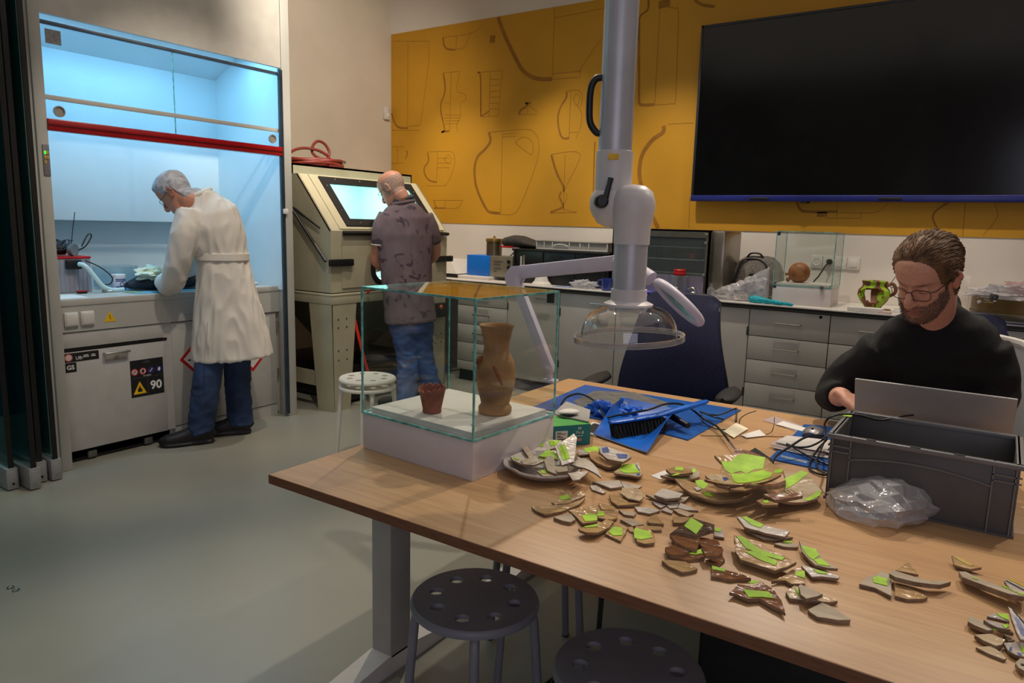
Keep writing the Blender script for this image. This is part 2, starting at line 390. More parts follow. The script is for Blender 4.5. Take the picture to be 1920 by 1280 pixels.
DRAW = [
 [([(40,590),(55,640),(80,665),(125,668)],9),([(45,215),(240,215)],2),([(125,220),(122,668)],2),([(235,225),(232,330),(190,655)],2),([(125,657),(190,655)],2),([(40,680),(190,680)],2)],
 [([(308,195),(312,230),(330,255),(372,260)],8),([(308,195),(450,175),(515,130)],2),([(380,190),(375,258)],2),([(450,175),(420,245),(375,258)],2)],
 [([(308,380),(318,440),(315,490),(297,540),(298,590),(312,650),(315,680),(300,690)],8),([(300,688),(340,683)],9),([(308,380),(395,372)],2),([(350,378),(343,683)],2),([(395,372),(380,470),(420,490),(425,520),(400,540),(400,600),(380,650),(385,688)],2),([(310,600),(400,600)],2),([(312,615),(398,615)],2),([(318,630),(395,630)],2),([(318,645),(385,645)],2),([(310,530),(343,545)],2)],
 [([(488,380),(503,400),(505,605)],8),([(505,608),(548,580)],7),([(488,378),(618,368)],2),([(553,378),(548,605)],2),([(618,368),(595,600)],2),([(505,610),(595,604)],2)]+[([(553-i*.6,415+i*31),(608-i*2.4,412+i*31)],2) for i in range(6)],
 [([(595,90),(620,160),(660,250),(715,355),(760,395),(810,412),(875,412)],17),([(890,40),(878,412)],2),([(890,95),(1155,40)],2),([(1150,180),(1030,350),(1025,400)],2),([(878,385),(1028,372)],2),([(878,415),(1025,402)],2)],
 [([(552,204),(580,204)],30)],
 [([(705,598),(712,575),(735,560),(748,545),(740,535)],8),([(748,545),(770,560),(800,585)],2),([(798,598),(705,598)],2),([(748,560),(748,598)],2),([(735,538),(765,538)],8)],
 [([(952,478),(950,510),(920,560),(907,610),(912,670),(930,718),(965,720)],8),([(952,478),(990,470),(1020,475),(1035,510),(1025,555)],2),([(975,478),(965,720)],2),([(1005,545),(1030,590),(1025,660),(1000,725)],2),([(965,690),(1010,690)],2),([(985,515),(1005,490),(1022,512),(1005,550),(985,515)],2)],
 [([(547,690),(555,735),(530,775),(490,815),(473,870),(475,940),(490,1000),(525,1075),(550,1105),(605,1112)],12),([(547,690),(740,675),(790,700),(808,750),(800,830),(760,950),(690,1105),(605,1118)],2),([(618,690),(608,1112)],2),([(685,745),(720,715),(765,730),(778,770),(765,805),(685,745)],2),([(618,700),(690,695)],2),([(618,715),(690,710)],2)],
 [([(873,808),(900,900),(935,970),(935,1000)],10),([(925,1000),(915,1025),(925,1050),(930,1080),(868,1107)],9),([(873,805),(1022,800),(955,960),(940,1000)],2),([(945,1000),(955,1020),(950,1045),(940,1060),(940,1090),(1005,1107)],2),([(868,1110),(1005,1108)],2),([(945,805),(935,1105)],2)],
 [([(228,795),(232,840),(210,875),(215,915),(240,942),(275,950)],8),([(228,792),(345,790),(368,820),(365,870),(340,940),(320,965)],2),([(278,792),(275,950)],2),([(222,970),(330,968)],2),([(278,825),(340,825)],2),([(278,850),(350,850)],2),([(278,875),(345,875)],2),([(315,830),(335,808),(352,830),(335,855),(315,830)],2)],
 [([(115,785),(122,800),(112,830)],6),([(40,765),(105,765)],2),([(70,765),(70,850)],2),([(40,852),(105,850)],2)],
 [([(260,1085),(318,1085)],7),([(260,1045),(412,1045)],2),([(412,1045),(380,1085),(318,1085)],2),([(318,1045),(318,1085)],2),([(258,1045),(275,1085)],5)],
 [([(1380,0),(1375,50),(1340,80),(1330,110)],8),([(1330,110),(1330,540)],10),([(1330,540),(1350,548),(1410,545)],11),([(1440,40),(1412,545)],2),([(1485,40),(1520,45),(1535,80),(1522,500),(1510,540)],2),([(1410,548),(1510,541)],2),([(1462,0),(1462,40)],44)],
 [([(1458,655),(1455,690),(1400,730),(1350,800),(1332,880),(1340,960),(1370,1060),(1430,1190)],16),([(1480,648),(1615,640)],2),([(1595,1030),(1590,1190)],2)],
 [([(1620,0),(1660,25),(1725,35)],10),([(1100,740),(1095,860),(1090,1130)],6)],
]
DRAW6 = [
 [([(640,170),(660,215),(700,230),(870,230)],14),([(755,245),(812,245)],26),([(870,175),(870,265)],3),([(870,235),(1080,235),(1160,180)],3),([(800,268),(1000,268)],3),([(1005,235),(1003,268)],3)],
 [([(1500,175),(1420,230),(1410,280),(1450,350),(1455,365)],9),([(1590,175),(1575,372)],3),([(1750,180),(1770,260),(1690,362)],3)],
]
for d in DRAW:
    ribbons([([c5(*p) for p in pts], wd * .00215) for pts, wd in d]).build('vessel_drawing', M_line, mural, smooth=0)
for d in DRAW6:
    ribbons([([c6(*p) for p in pts], wd * .0014) for pts, wd in d]).build('vessel_drawing', M_line, mural, smooth=0)
# motion detector near the corner
t = thing('motion_detector', 'small white motion detector high on the beige wall by the mural', 'detector', (WX + .03, 5.52, 1.99))
p = pX(726, 212, WX + .03)
t.location = (WX, p.y, p.z); ROOTM[t] = Matrix.Translation(t.location)
MB().box(WX, WX + .045, p.y - .035, p.y + .035, p.z - .065, p.z + .065, .012).build('housing', M_white, t)
MB().ell((WX + .046, p.y, p.z - .02), (.006, .02, .022)).build('lens', mat('detector_lens', (230, 228, 222), .2, amt=.02), t)
# ------------------------------------------------------------------ big screen
t = thing('wall_display', 'large black wall display with a deep blue lower frame on the yellow wall', 'screen', (-1.0, WY, 1.6))
SX0, SX1, SZ0, SZ1 = -2.085, 0.20, 1.608, 2.905
MB().box(SX0 + .08, SX1 - .08, WY - .06, WY - .006, SZ0 + .1, SZ1 - .1).build('wall_bracket', M_black, t)
fr = MB()
for b in ((SX0, SX0 + .02, SZ0, SZ1), (SX1 - .02, SX1, SZ0, SZ1), (SX0, SX1, SZ1 - .02, SZ1)):
    fr.box(b[0], b[1], WY - .105, WY - .055, b[2], b[3], .004)
fr.build('frame', mat('screen_frame', (52, 54, 60), .4, .4, amt=.06), t)
MB().box(SX0, SX1, WY - .11, WY - .055, SZ0, SZ0 + .045, .006).build('lower_frame', mat('screen_blue', (26, 34, 110), .35, amt=.08), t)
MB().box(SX0 + .02, SX1 - .02, WY - .1, WY - .06, SZ0 + .045, SZ1 - .02).build('screen_glass', mat('screen_black', (9, 9, 11), .16, amt=.1, spec=.35), t)
for bx in (SX0 + .53, SX0 + 1.40):
    MB().box(bx - .07, bx + .07, WY - .116, WY - .108, SZ0 + .01, SZ0 + .028, .003).build('port_cover', M_black, t)
MB().lathe([(.03, 0), (.03, .012)], (SX0 + .85, WY - .08, SZ0 - .012)).build('sensor', M_black, t)

# ================================================================== fume cupboard (left wall)
FX = -4.1; Y0, Y1 = 1.80, 3.245
hood = thing('fume_cupboard', 'grey fume cupboard with blue-lit chamber and raised red-edged sash', 'fume cupboard', (-4.5, 2.52, 0))
MB().box(FX - .10, FX, 1.745, 1.80, 0, CZ - .02, .004).build('post', M_lgrey, hood)
pr = MB().box(FX - .10, FX, Y1 + .012, 3.325, 0, CZ - .02, .004).build('post', M_lgrey, hood)
for k in range(3):
    MB().box(FX - .012, FX + .004, Y1 - .012 + k * .011, Y1 - .006 + k * .011, 0.02, 2.36).build('guide_rail', mat('rail_dark', (70, 84, 96), .4, .5), pr)
MB().box(FX - .72, FX - .012, 1.70, 1.765, 0, CZ - .02).build('side_panel', M_lgrey, hood)
MB().box(FX - .72, FX - .012, 3.262, 3.30, 0, CZ - .02).build('side_panel', M_lgrey, hood)
MB().box(FX - .03, FX - .005, 1.80, Y1 + .01, 2.372, CZ - .02).build('fascia', mat('fascia_grey', (196, 192, 182), .55, amt=.03), hood)
M_in = mat('chamber_lining', (214, 226, 230), .35, amt=.02, scale=3)
MB().box(-5.02, -4.99, 1.765, 3.262, .9, 2.55).build('chamber_back', M_in, hood)
MB().box(-4.84, -4.82, 1.765, 3.262, 1.345, 2.36, .004).build('baffle', M_in, hood)
MB().box(-5.0, FX - .03, 1.765, 1.775, .9, 2.55).build('chamber_side', M_in, hood)
MB().box(-5.0, FX - .03, 3.25, 3.262, .9, 2.55).build('chamber_side', M_in, hood)
MB().box(-5.0, FX - .03, 1.765, 3.262, 2.50, 2.53).build('chamber_roof', M_in, hood)
# sloping upper baffle
MB().raw([(-4.82, 1.775, 2.352), (-4.82, 3.25, 2.352), (-4.50, 3.25, 2.50), (-4.50, 1.775, 2.50), (-4.84, 1.775, 2.36), (-4.84, 3.25, 2.36), (-4.52, 3.25, 2.51), (-4.52, 1.775, 2.51)],
         [(0, 1, 2, 3), (4, 7, 6, 5), (0, 4, 5, 1), (1, 5, 6, 2), (2, 6, 7, 3), (3, 7, 4, 0)]).build('upper_baffle', M_in, hood)
lamp = MB().box(-4.40, -4.18, 1.85, 3.17, 2.47, 2.497, .005).build('chamber_lamp', mat('lamp_tube', (140, 205, 240), .4, emit=1.2, amt=.01), hood)
area((-4.30, 2.51, 2.46), (-4.42, 2.51, 0), 10, 1.25, .2, (.29, .66, 1.0), 'chamber_light')
# sash
sash = MB().box(FX - .035, FX - .029, Y0, Y1, 1.80, 2.345).build('sash_glass', glass('sash_glass', (.92, .97, .98), .7), hood)
MB().box(FX - .03, FX + .012, Y0 - .002, Y1 + .002, 1.803, 1.862, .005).build('red_sash_bar', mat('red_bar', (150, 14, 22), .3, amt=.06), sash)
MB().box(FX - .025, FX + .016, Y0, Y1, 1.828, 1.836).build('bar_groove', mat('red_bar_dark', (96, 8, 14), .35), sash)
MB().box(FX - .030, FX - .018, Y0, Y1, 1.958, 1.982, .002).build('sash_rail', M_lgrey, sash)
MB().box(FX - .04, FX - .02, Y0, Y1, 2.325, 2.345, .002).build('sash_rail', mat('steel_dark', (96, 110, 124), .4, .6), sash)
MB().box(FX - .036, FX - .028, 2.51, 2.513, 1.862, 2.345).build('pane_joint', M_gedge, sash)
for yy in (1.87, 3.19):
    zz = 1.905 if yy < 2 else 1.912
    M = Matrix.Translation((FX - .028, yy, zz)) @ Matrix.Rotation(math.pi / 2, 4, 'Y')
    MB().lathe([(.028, 0), (.028, .012), (.022, .012), (.022, .006), (.004, .006)], M=M).build('sash_grip', mat('grip_grey', (150, 146, 138), .4, .3), sash)
MB().box(FX - .028, FX - .026, 1.83, 1.905, 2.235, 2.305).build('rating_plate', mat('rating_plate', (140, 140, 138), .5, amt=.15, scale=90), sash)
MB().box(FX - .005, FX + .02, Y1 - .004, Y1 + .03, 1.42, 1.455, .004).build('sash_stop', M_white, hood)
# control strip on left post
cp = MB().box(FX - .002, FX + .006, 1.765, 1.797, 1.575, 1.73, .002).build('control_panel', mat('panel_grey', (120, 116, 118), .5), hood)
for k in range(5):
    y_ = 1.775 + .012 * (k % 2); z_ = 1.69 - .024 * (k // 2)
    mm = mat('led_green', (60, 230, 60), .4, emit=1.5) if k == 0 else mat('button_yellow', (220, 170, 30), .4)
    MB().box(FX + .005, FX + .009, y_ - .004, y_ + .004, z_ - .008, z_ + .008, .001).build('button', mm, cp)
# worktop and base
KX = FX - .09
MB().box(-5.0, KX + .01, 1.80, 3.262, .888, .925, .004).build('worktop', mat('hood_worktop', (186, 184, 176), .3, amt=.03), hood)
MB().box(-4.95, KX + .005, 1.80, 3.262, .745, .888).build('service_panel', M_lgrey, hood)
for k in range(2):
    so = MB().box(KX, KX + .018, 1.845 + k * .085, 1.918 + k * .085, .775, .855, .006).build('socket', M_white, hood)
    MB().box(KX + .017, KX + .022, 1.852 + k * .085, 1.911 + k * .085, .783, .847, .003).build('socket_lid', M_white, so)
MX = lambda y, z, x=KX + .006: frame((x, y, z), (0, 1, 0), (0, 0, 1))
tri = MB().prism([(-.034, -.028), (.034, -.028), (0, .032)], 0, .001, M=MX(2.09, .812)).build('warning_sticker', mat('sign_yellow', (235, 185, 20), .5), hood)
MB().prism([(-.006, .016), (.004, .002), (.0, .002), (.006, -.018), (-.004, -.004), (0, -.004)], .001, .0016, M=MX(2.09, .812)).build('bolt_symbol', M_ink, tri)
for y_, z_ in ((2.555, .785), (2.555, .855), (2.585, .785), (2.585, .855)):
    MB().ell((KX + .006, y_, z_), (.003, .006, .006), sub=1).build('screw', M_steel, hood)
MB().box(-4.95, KX - .03, 1.80, 3.262, .02, .745).build('base_carcass', M_lgrey, hood)
# solvent cabinet drawer front (left)
MB().box(KX - .03, KX - .002, 1.82, 2.405, .655, .74, .003).build('filler_panel', mat('panel_white_grey', (186, 183, 178), .5, amt=.03), hood)
df = MB().box(KX - .03, KX - .0, 1.82, 2.405, .07, .632, .003).build('solvent_drawer', MATS['panel_white_grey'], hood)
MB().box(KX - .03, KX - .008, 1.82, 2.43, .635, .652).build('shadow_gap', M_black, hood)
MB().box(KX - .03, KX - .012, 2.405, 2.46, .07, .742).build('side_strip', MATS['panel_white_grey'], hood)
MB().box(KX - .06, KX - .03, 1.83, 2.43, 0.0, .07).build('drawer_plinth', M_black, hood)
for yy in (1.93, 2.26):
    MB().box(KX - .03, KX - .01, yy, yy + .05, .01, .05, .004).build('plinth_foot', mat('foot_steel', (110, 108, 104), .4, .5), hood)
hx = KX + .03
MB().tube([(KX, 2.045, .605), (hx, 2.045, .605), (hx, 2.05, .605), (hx, 2.175, .605), (hx, 2.18, .605), (KX, 2.18, .605)], .006).build('handle', M_steel, df)
MB().box(KX, KX + .004, 2.05, 2.175, .555, .598).build('lock_plate', mat('lock_plate', (170, 167, 160), .4, .3), df)
MB().lathe([(.013, 0), (.013, .006), (.006, .006)], M=MX(2.115, .572, KX + .004) , n=16).build('lock', M_steel, df)
s1 = MB().box(KX, KX + .001, 1.832, 2.018, .578, .628).build('safety_label', M_ink, df)
MB().lathe([(.022, 0), (.022, .0006)], M=MX(1.857, .604, KX + .001)).build('red_roundel', mat('label_red', (180, 60, 60), .5), s1)
MB().lathe([(.017, 0), (.017, .0004)], M=MX(1.857, .604, KX + .0017)).build('roundel_disc', mat('label_pink', (215, 190, 186), .5), s1)
text('UB:', .026, MX(1.912, .597, KX + .0015), M_whitep, s1)
for a_, b_, z_ in ((1.935, 1.962, .607), (1.932, 1.965, .598), (1.978, 1.998, .606), (1.976, 2.002, .598)): MB().box(KX + .001, KX + .0015, a_, b_, z_, z_ + .004).build('print_line', M_whitep, s1)
s2 = MB().box(KX, KX + .001, 1.832, 1.895, .522, .575).build('gs_label', M_ink, df)
text('GS', .034, MX(1.864, .548, KX + .0012), M_whitep, s2, bold=.0008)
s3 = MB().box(KX, KX + .001, 2.19, 2.392, .315, .538).build('fire_rating_sign', M_ink, df)
for k in range(4):
    yy = 2.215 + k * .05; colr = mat('sign_red', (190, 50, 55), .5) if k < 2 else mat('sign_blue', (44, 42, 100), .5)
    MB().lathe([(.021, 0), (.021, .0006)], M=MX(yy, .468, KX + .0012)).build('safety_roundel', colr, s3)
    if k < 2: MB().lathe([(.016, 0), (.016, .0004)], M=MX(yy, .468, KX + .0019)).build('roundel_face', MATS['label_pink'], s3)
    MB().prism([(-.009, -.003), (-.004, -.011), (.004, -.011), (.009, .003), (.003, .012), (-.004, .009)] if k % 2 else [(-.01, -.008), (-.007, -.011), (.01, .008), (.007, .011)], 0, .0003, M=MX(yy, .468, KX + .0024)).build('roundel_symbol', M_ink if k < 2 else M_whitep, s3)
for a_, b_, z_ in ((2.268, 2.314, .518), (2.276, 2.306, .524)): MB().box(KX + .001, KX + .0015, a_, b_, z_, z_ + .003).build('print_line', MATS['sign_line'] if 'sign_line' in MATS else mat('sign_line', (90, 90, 90), .6), s3)
text('EN 14470-1', .010, MX(2.291, .438, KX + .0012), M_whitep, s3)
MB().box(KX + .001, KX + .0014, 2.292, 2.2935, .32, .43).build('sign_divider', mat('sign_line', (90, 90, 90), .6), s3)
MB().box(KX + .001, KX + .0014, 2.195, 2.388, .4295, .431).build('sign_divider', MATS['sign_line'], s3)
tr = MB().prism([(-.04, -.034), (.04, -.034), (0, .042)], 0, .0006, M=MX(2.242, .367, KX + .0012)).build('flame_triangle', MATS['sign_yellow'], s3)
MB().prism([(-.014, -.022), (.014, -.022), (.013, -.008), (.004, .0), (.002, .016), (-.006, .006), (-.013, -.006)], .0006, .0009, M=MX(2.242, .367, KX + .0012)).build('flame', M_ink, s3)
text('90', .072, MX(2.342, .372, KX + .0012), M_whitep, s3, bold=.002)
# right pair of doors
for k, (a, b) in enumerate(((2.46, 2.835), (2.84, 3.235))):
    d = MB().box(KX - .03, KX - .006, a, b, .085, .738, .003).build('cupboard_door', MATS['panel_white_grey'] if k else M_lgrey, hood)
    yc, zc, h = (2.66, .50, .155) if k == 0 else (3.035, .50, .155)
    ri = MB()
    ring = [(0, h), (h, 0), (0, -h), (-h, 0)]; inn = [(0, h - .026), (h - .026, 0), (0, -h + .026), (-h + .026, 0)]
    M = MX(yc, zc, KX - .0055)
    for q in range(4):
        r2 = (q + 1) % 4
        ri.raw([(*ring[q], 0), (*ring[r2], 0), (*inn[r2], 0), (*inn[q], 0), (*ring[q], .0008), (*ring[r2], .0008), (*inn[r2], .0008), (*inn[q], .0008)],
               [(4, 5, 6, 7), (0, 1, 5, 4), (2, 3, 7, 6)], M=M)
    pg = MB().prism(inn, 0, .0006, M=M).build('hazard_sign', M_paper, d)
    ri.build('red_border', M_red, pg)
    if k == 0:
        MB().prism([(-.1, -.005), (-.03, -.005), (-.03, -.014), (-.1, -.014)], .0006, .001, M=M).build('symbol_base', M_ink, pg)
        MB().prism([(-.075, 0), (-.06, 0), (-.05, .04), (-.062, .04)], .0006, .001, M=M).build('symbol_drop', M_ink, pg)
        MB().prism([(-.045, .0), (-.02, .0), (-.028, .03), (-.045, .06), (-.06, .06)], .0006, .001, M=M).build('symbol_hand', M_ink, pg)
    else:
        MB().prism([(.0, .02), (.05, .03), (.07, .015), (.05, .0), (.01, .005)], .0006, .001, M=M).build('symbol_fish', M_ink, pg)
for z_ in (.28, .62):
    MB().box(KX - .02, KX, 3.236, 3.246, z_, z_ + .06, .002).build('hinge', M_steel, hood)
MB().lathe([(.006, 0), (.006, .004)], M=MX(2.79, .69, KX - .006), n=12).build('screw', M_steel, hood)
MB().box(KX - .05, KX - .012, 2.46, 3.235, 0, .08).build('plinth', M_lgrey, hood)

# ------------------------------------------------------------------ parked glass wall panels
M_teal = glass('dark_tinted_glass', (.52, .68, .68), .9, .0, .06, 1.5, (70, 150, 150))
M_shoe = mat('shoe_alu', (160, 160, 160), .45, .35, amt=.05)
for i, (ex, yy) in enumerate(((-4.0, 1.672), (-4.02, 1.607), (-3.94, 1.545), (-4.02, 1.475))):
    lab = ['parked sliding glass panel standing against the grey cupboard post', 'parked sliding glass panel whose end is set back, second from the cupboard post',
           'parked sliding glass panel that sticks out furthest into the room', 'parked sliding glass panel furthest from the cupboard post'][i]
    t = thing('glass_wall_panel', lab, 'glass panel', (ex - .5, yy, 0), group='parked sliding glass wall panels')
    MB().box(ex - 1.0, ex, yy - .006, yy + .006, .11, 3.55).build('glass_pane', M_teal, t)
    MB().box(ex - .003, ex + .003, yy - .012, yy + .012, .11, 3.55).build('edge_seal', M_black, t)
    sh = MB().box(ex - 1.0, ex + .012, yy - .026, yy + .026, .006, .115, .003).build('bottom_rail', M_shoe, t)
    MB().box(ex + .010, ex + .014, yy - .018, yy + .018, .02, .10, .002).build('end_cap', M_shoe, sh)
    MB().lathe([(.006, 0), (.006, .003)], M=frame((ex + .014, yy, .035), (0, 1, 0), (0, 0, 1)), n=12).build('bolt', M_black if i % 2 else M_steel, sh)
    MB().box(ex - 1.0, ex, yy - .02, yy + .02, 3.55, CZ).build('top_rail', M_shoe, t)
# floor sockets for the wall bolts
fs = thing('floor_bolt_socket', 'pair of small steel bolt sockets set in the grey floor', 'floor socket', tuple(pz(25, 1105, 0)))
q0 = pz(20, 1102, 0)
for k in range(2):
    q = pz(20 + 10 * k, 1102 + 5 * k, 0)
    MB().lathe([(.013, 0), (.013, .003), (.009, .003), (.008, .0005)], q, 16).build('socket_ring', M_steel, fs)

# ================================================================== blast cabinet
BX = -3.93; BY0, BY1 = 3.51, 4.79
M_cream = mat('cabinet_cream', (196, 188, 158), .5, amt=.03, scale=5)
M_cream2 = mat('cabinet_cream_dull', (170, 164, 138), .55, amt=.05, scale=5)
bl = thing('blast_cabinet', 'cream sandblasting cabinet with lit sloping window and arm ports', 'cabinet', (-4.45, 4.15, 0))
TX, TZ = -4.27, 1.715      # top of slope
body = MB()
# side cheeks as a closed hull with open window: build sides, front, back, floor
def cheek(y0, y1):
    pr = [(BX, .86), (BX, 1.315), (TX, TZ), (-4.33, TZ), (-4.33, 1.79), (-5.0, 1.79), (-5.0, .86)]
    n = len(pr); vs = [(x, y0, z) for x, z in pr] + [(x, y1, z) for x, z in pr]
    body.raw(vs, [tuple(range(n)), tuple(reversed(range(n, 2 * n)))] + [(i, n + i, n + (i + 1) % n, (i + 1) % n) for i in range(n)])
cheek(BY0, BY0 + .012); cheek(BY1 - .012, BY1)
body.box(-5.0, -4.33, BY0, BY1, 1.775, 1.79); body.box(-4.345, -4.33, BY0, BY1, TZ, 1.79)
body.box(-5.0, -4.985, BY0, BY1, .86, 1.79); body.box(-5.0, BX, BY0, BY1, .86, .875)
body.build('shell', M_cream2, bl)
# slope panel with window hole : local frame along slope
SL = V((TX - BX, 0, TZ - 1.315)); slen = SL.length
MS = frame((BX, BY0, 1.315), (0, 1, 0), SL)          # x along y, y up slope, z outward(+x,+z)
if (MS.to_3x3() @ V((0, 0, 1))).x < 0: MS = MS @ Matrix.Scale(-1, 4, V((0, 0, 1)))
W_ = BY1 - BY0
wx0, wx1, wy0, wy1 = .21, 1.12, .075, .455
def frame_plate(mb, X0, X1, Y0_, Y1_, x0, x1, y0, y1, z0, z1, M, mi=0):
    for a in ((X0, X1, Y0_, y0), (X0, X1, y1, Y1_), (X0, x0, y0, y1), (x1, X1, y0, y1)):
        mb.box(a[0], a[1], a[2], a[3], z0, z1, M=M, mi=mi)
mb = MB(); frame_plate(mb, 0, W_, 0, slen, wx0, wx1, wy0, wy1, -.012, 0, MS); mb.build('sloped_panel', M_cream, bl)
lid = MB(); frame_plate(lid, .09, W_ - .03, .012, slen - .006, wx0 - .02, wx1 + .02, wy0 - .02, wy1 + .02, .0005, .008, MS); lid = lid.build('lid', M_cream, bl)
mb = MB(); frame_plate(mb, wx0 - .045, wx1 + .045, wy0 - .04, wy1 + .04, wx0 + .02, wx1 - .02, wy0 + .022, wy1 - .022, .008, .02, MS); wf = mb.build('window_gasket', M_rubber, lid)
for q in ((wx0 - .015, wy0 + .1), (wx0 - .015, wy1 - .05), (wx0 + .1, wy1 + .018), (wx0 + .35, wy1 + .018), (wx0 + .1, wy0 - .015), (wx1 + .015, wy1 - .05), (wx1 + .015, wy0 + .1)):
    MB().ell(MS @ V((q[0], q[1], .021)), (.006, .006, .006), sub=1).build('bolt', M_steel, wf)
MB().box(wx0, wx1, wy0, wy1, .009, .012, M=MS).build('window_pane', glass('blast_window', (.90, .97, .97), .6), lid)
# front face with ports
PZ = 1.03
def port_front():
    mb = MB(); ys = [BY0, BY0 + .10, BY1 - .03, BY1]
    return mb
front = MB()
py1, py2 = 4.01, 4.36
R_ = .105
segs = 32
def plate_with_holes(mb, y0, y1, z0, z1, holes, x0, x1):
    t = bmesh.new()
    vs = [t.verts.new((x1, a, b)) for a, b in ((y0, z0), (y1, z0), (y1, z1), (y0, z1))]
    es = [t.edges.new((vs[i], vs[(i + 1) % 4])) for i in range(4)]
    for (hy, hz, hr) in holes:
        hv = [t.verts.new((x1, hy + hr * math.cos(2 * math.pi * j / segs), hz + hr * math.sin(2 * math.pi * j / segs))) for j in range(segs)]
        es += [t.edges.new((hv[j], hv[(j + 1) % segs])) for j in range(segs)]
    bmesh.ops.triangle_fill(t, edges=es, use_beauty=True)
    g = bmesh.ops.extrude_face_region(t, geom=list(t.faces))
    for v in g['geom']:
        if isinstance(v, bmesh.types.BMVert): v.co.x = x0
    mb.merge(t)
plate_with_holes(front, BY0 + .012, BY1 - .012, .86, 1.315, [(py1, PZ, R_), (py2, PZ, R_)], BX - .012, BX)
front.build('front_panel', M_cream2, bl)
dr = MB(); plate_with_holes(dr, BY0 + .10, BY1 - .05, .905, 1.285, [(py1, PZ, R_ * 1.02), (py2, PZ, R_ * 1.02)], BX + .001, BX + .008); dr = dr.build('front_door', M_cream2, bl)
for yy in (py1, py2):
    M = frame((BX + .002, yy, PZ), (0, 1, 0), (0, 0, 1))
    MB().lathe([(R_ * .80, 0), (R_ * 1.16, 0), (R_ * 1.16, .02), (R_ * 1.0, .028), (R_ * .80, .02), (R_ * .80, 0)], M=M, n=36, cap=False).build('port_ring', M_rubber, dr)
MB().tube([(BX + .022, BY0 + .10, 1.296), (BX + .022, BY1 - .01, 1.296)], .014, 12).build('hinge_tube', M_black, lid)
MB().box(BX + .0, BX + .022, BY0 + .11, BY1 - .07, 1.303, 1.318).build('hinge_plate', mat('dull_metal', (120, 116, 100), .45, .5), lid)
for a, b in ((BY0 - .03, BY0 + .19), (BY1 - .16, BY1 + .05)):
    la = MB().box(BX + .004, BX + .035, a, b, 1.065, 1.115, .008).build('latch', M_black, bl)
    MB().box(BX + .03, BX + .042, (a + b) / 2 + .05, b - .01, 1.075, 1.105, .004).build('latch_catch', M_black, la)
# gas springs / struts on the near side
MB().tube([(BX - .02, BY0 - .03, 1.10), (-4.30, BY0 - .03, 1.46)], .011, 8).build('strut', M_black, bl)
MB().tube([(-4.02, BY0 - .02, 1.33), (-4.28, BY0 - .02, 1.46), (-4.34, BY0 - .02, 1.48)], [.006, .011, .011], 8).build('gas_spring', M_black, bl)
MB().ell((-4.36, BY0 - .02, 1.56), (.03, .012, .03)).build('pivot', M_black, bl)
# skirt, ledge and splayed legs
MB().box(-5.0, BX + .004, BY0 - .004, BY1 + .004, .79, .862, .003).build('skirt', M_cream2, bl)
MB().box(-5.0, BX + .008, BY0 - .008, BY1 + .008, .852, .868, .003).build('ledge', M_cream, bl)
for (y0, sg) in ((BY0, 1), (BY1, -1)):
    lg = MB()
    # L-section tapering plate facing the room and one along the side
    lg.raw([(BX, y0, .79), (BX, y0 + sg * .24, .79), (BX, y0 + sg * .17, 0), (BX, y0 + sg * .015, 0), (BX - .008, y0, .79), (BX - .008, y0 + sg * .24, .79), (BX - .008, y0 + sg * .17, 0), (BX - .008, y0 + sg * .015, 0)],
           [(0, 1, 2, 3), (7, 6, 5, 4), (0, 4, 5, 1), (1, 5, 6, 2), (2, 6, 7, 3), (3, 7, 4, 0)])
    lg.raw([(BX, y0, .79), (BX - .24, y0, .79), (BX - .16, y0, 0), (BX, y0 + sg * .01, 0), (BX, y0 + sg * .008, .79), (BX - .24, y0 + sg * .008, .79), (BX - .16, y0 + sg * .01, 0), (BX, y0 + sg * .018, 0)],
           [(0, 1, 2, 3), (7, 6, 5, 4), (0, 4, 5, 1), (1, 5, 6, 2), (2, 6, 7, 3), (3, 7, 4, 0)])
    lo = lg.build('leg', M_cream2, bl)
    for z_ in (.68, .62, .45, .38):
        MB().ell((BX + .001, y0 + sg * .06, z_), (.003, .007, .007), sub=1).build('bolt', M_black, lo)
        MB().ell((BX + .001, y0 + sg * .14, z_), (.003, .007, .007), sub=1).build('bolt', M_black, lo)
for (y0, sg) in ((BY0, 1), (BY1, -1)):
    MB().box(-4.98, -4.82, y0, y0 + sg * .012, 0, .79).build('leg', M_cream2, bl)
MB().box(-4.95, BX - .05, BY0 + .02, BY0 + .035, .17, .28).build('cross_rail', M_cream2, bl)
# hopper below and dark fittings
MB().raw([(BX - .06, BY0 + .25, .79), (BX - .06, BY1 - .25, .79), (-4.9, BY1 - .25, .79), (-4.9, BY0 + .25, .79), (-4.3, 3.98, .38), (-4.3, 4.3, .38), (-4.6, 4.3, .38), (-4.6, 3.98, .38)],
         [(0, 1, 5, 4), (1, 2, 6, 5), (2, 3, 7, 6), (3, 0, 4, 7), (4, 5, 6, 7), (0, 3, 2, 1)]).build('hopper', mat('hopper_dark', (86, 80, 62), .6), bl)
MB().box(BX - .02, BX + .05, 4.60, 4.76, .60, .72, .01).build('regulator', M_black, bl)
MB().ell((BX + .055, 4.66, .69), (.012, .02, .02)).build('gauge', mat('gauge_orange', (190, 90, 30), .5), bl)
MB().tube(smooth_path([(BX + .03, 3.83, .86), (BX + .06, 3.835, .885), (BX + .075, 3.84, .91)]), .008, 8).build('red_tap', M_red, bl)
MB().tube(smooth_path([(BX - .02, 3.75, .66), (BX + .02, 3.76, .5), (BX + .05, 3.8, .3), (BX + .02, 3.9, .10), (BX - .1, 4.0, .02)]), .011, 8).build('air_hose', mat('hose_red', (214, 40, 30), .4), bl)
MB().tube(smooth_path([(BX - .06, 4.62, .62), (BX - .02, 4.5, .45), (BX - .05, 4.4, .3), (BX - .1, 4.55, .16)]), .012, 8).build('black_hose', M_rubber, bl)
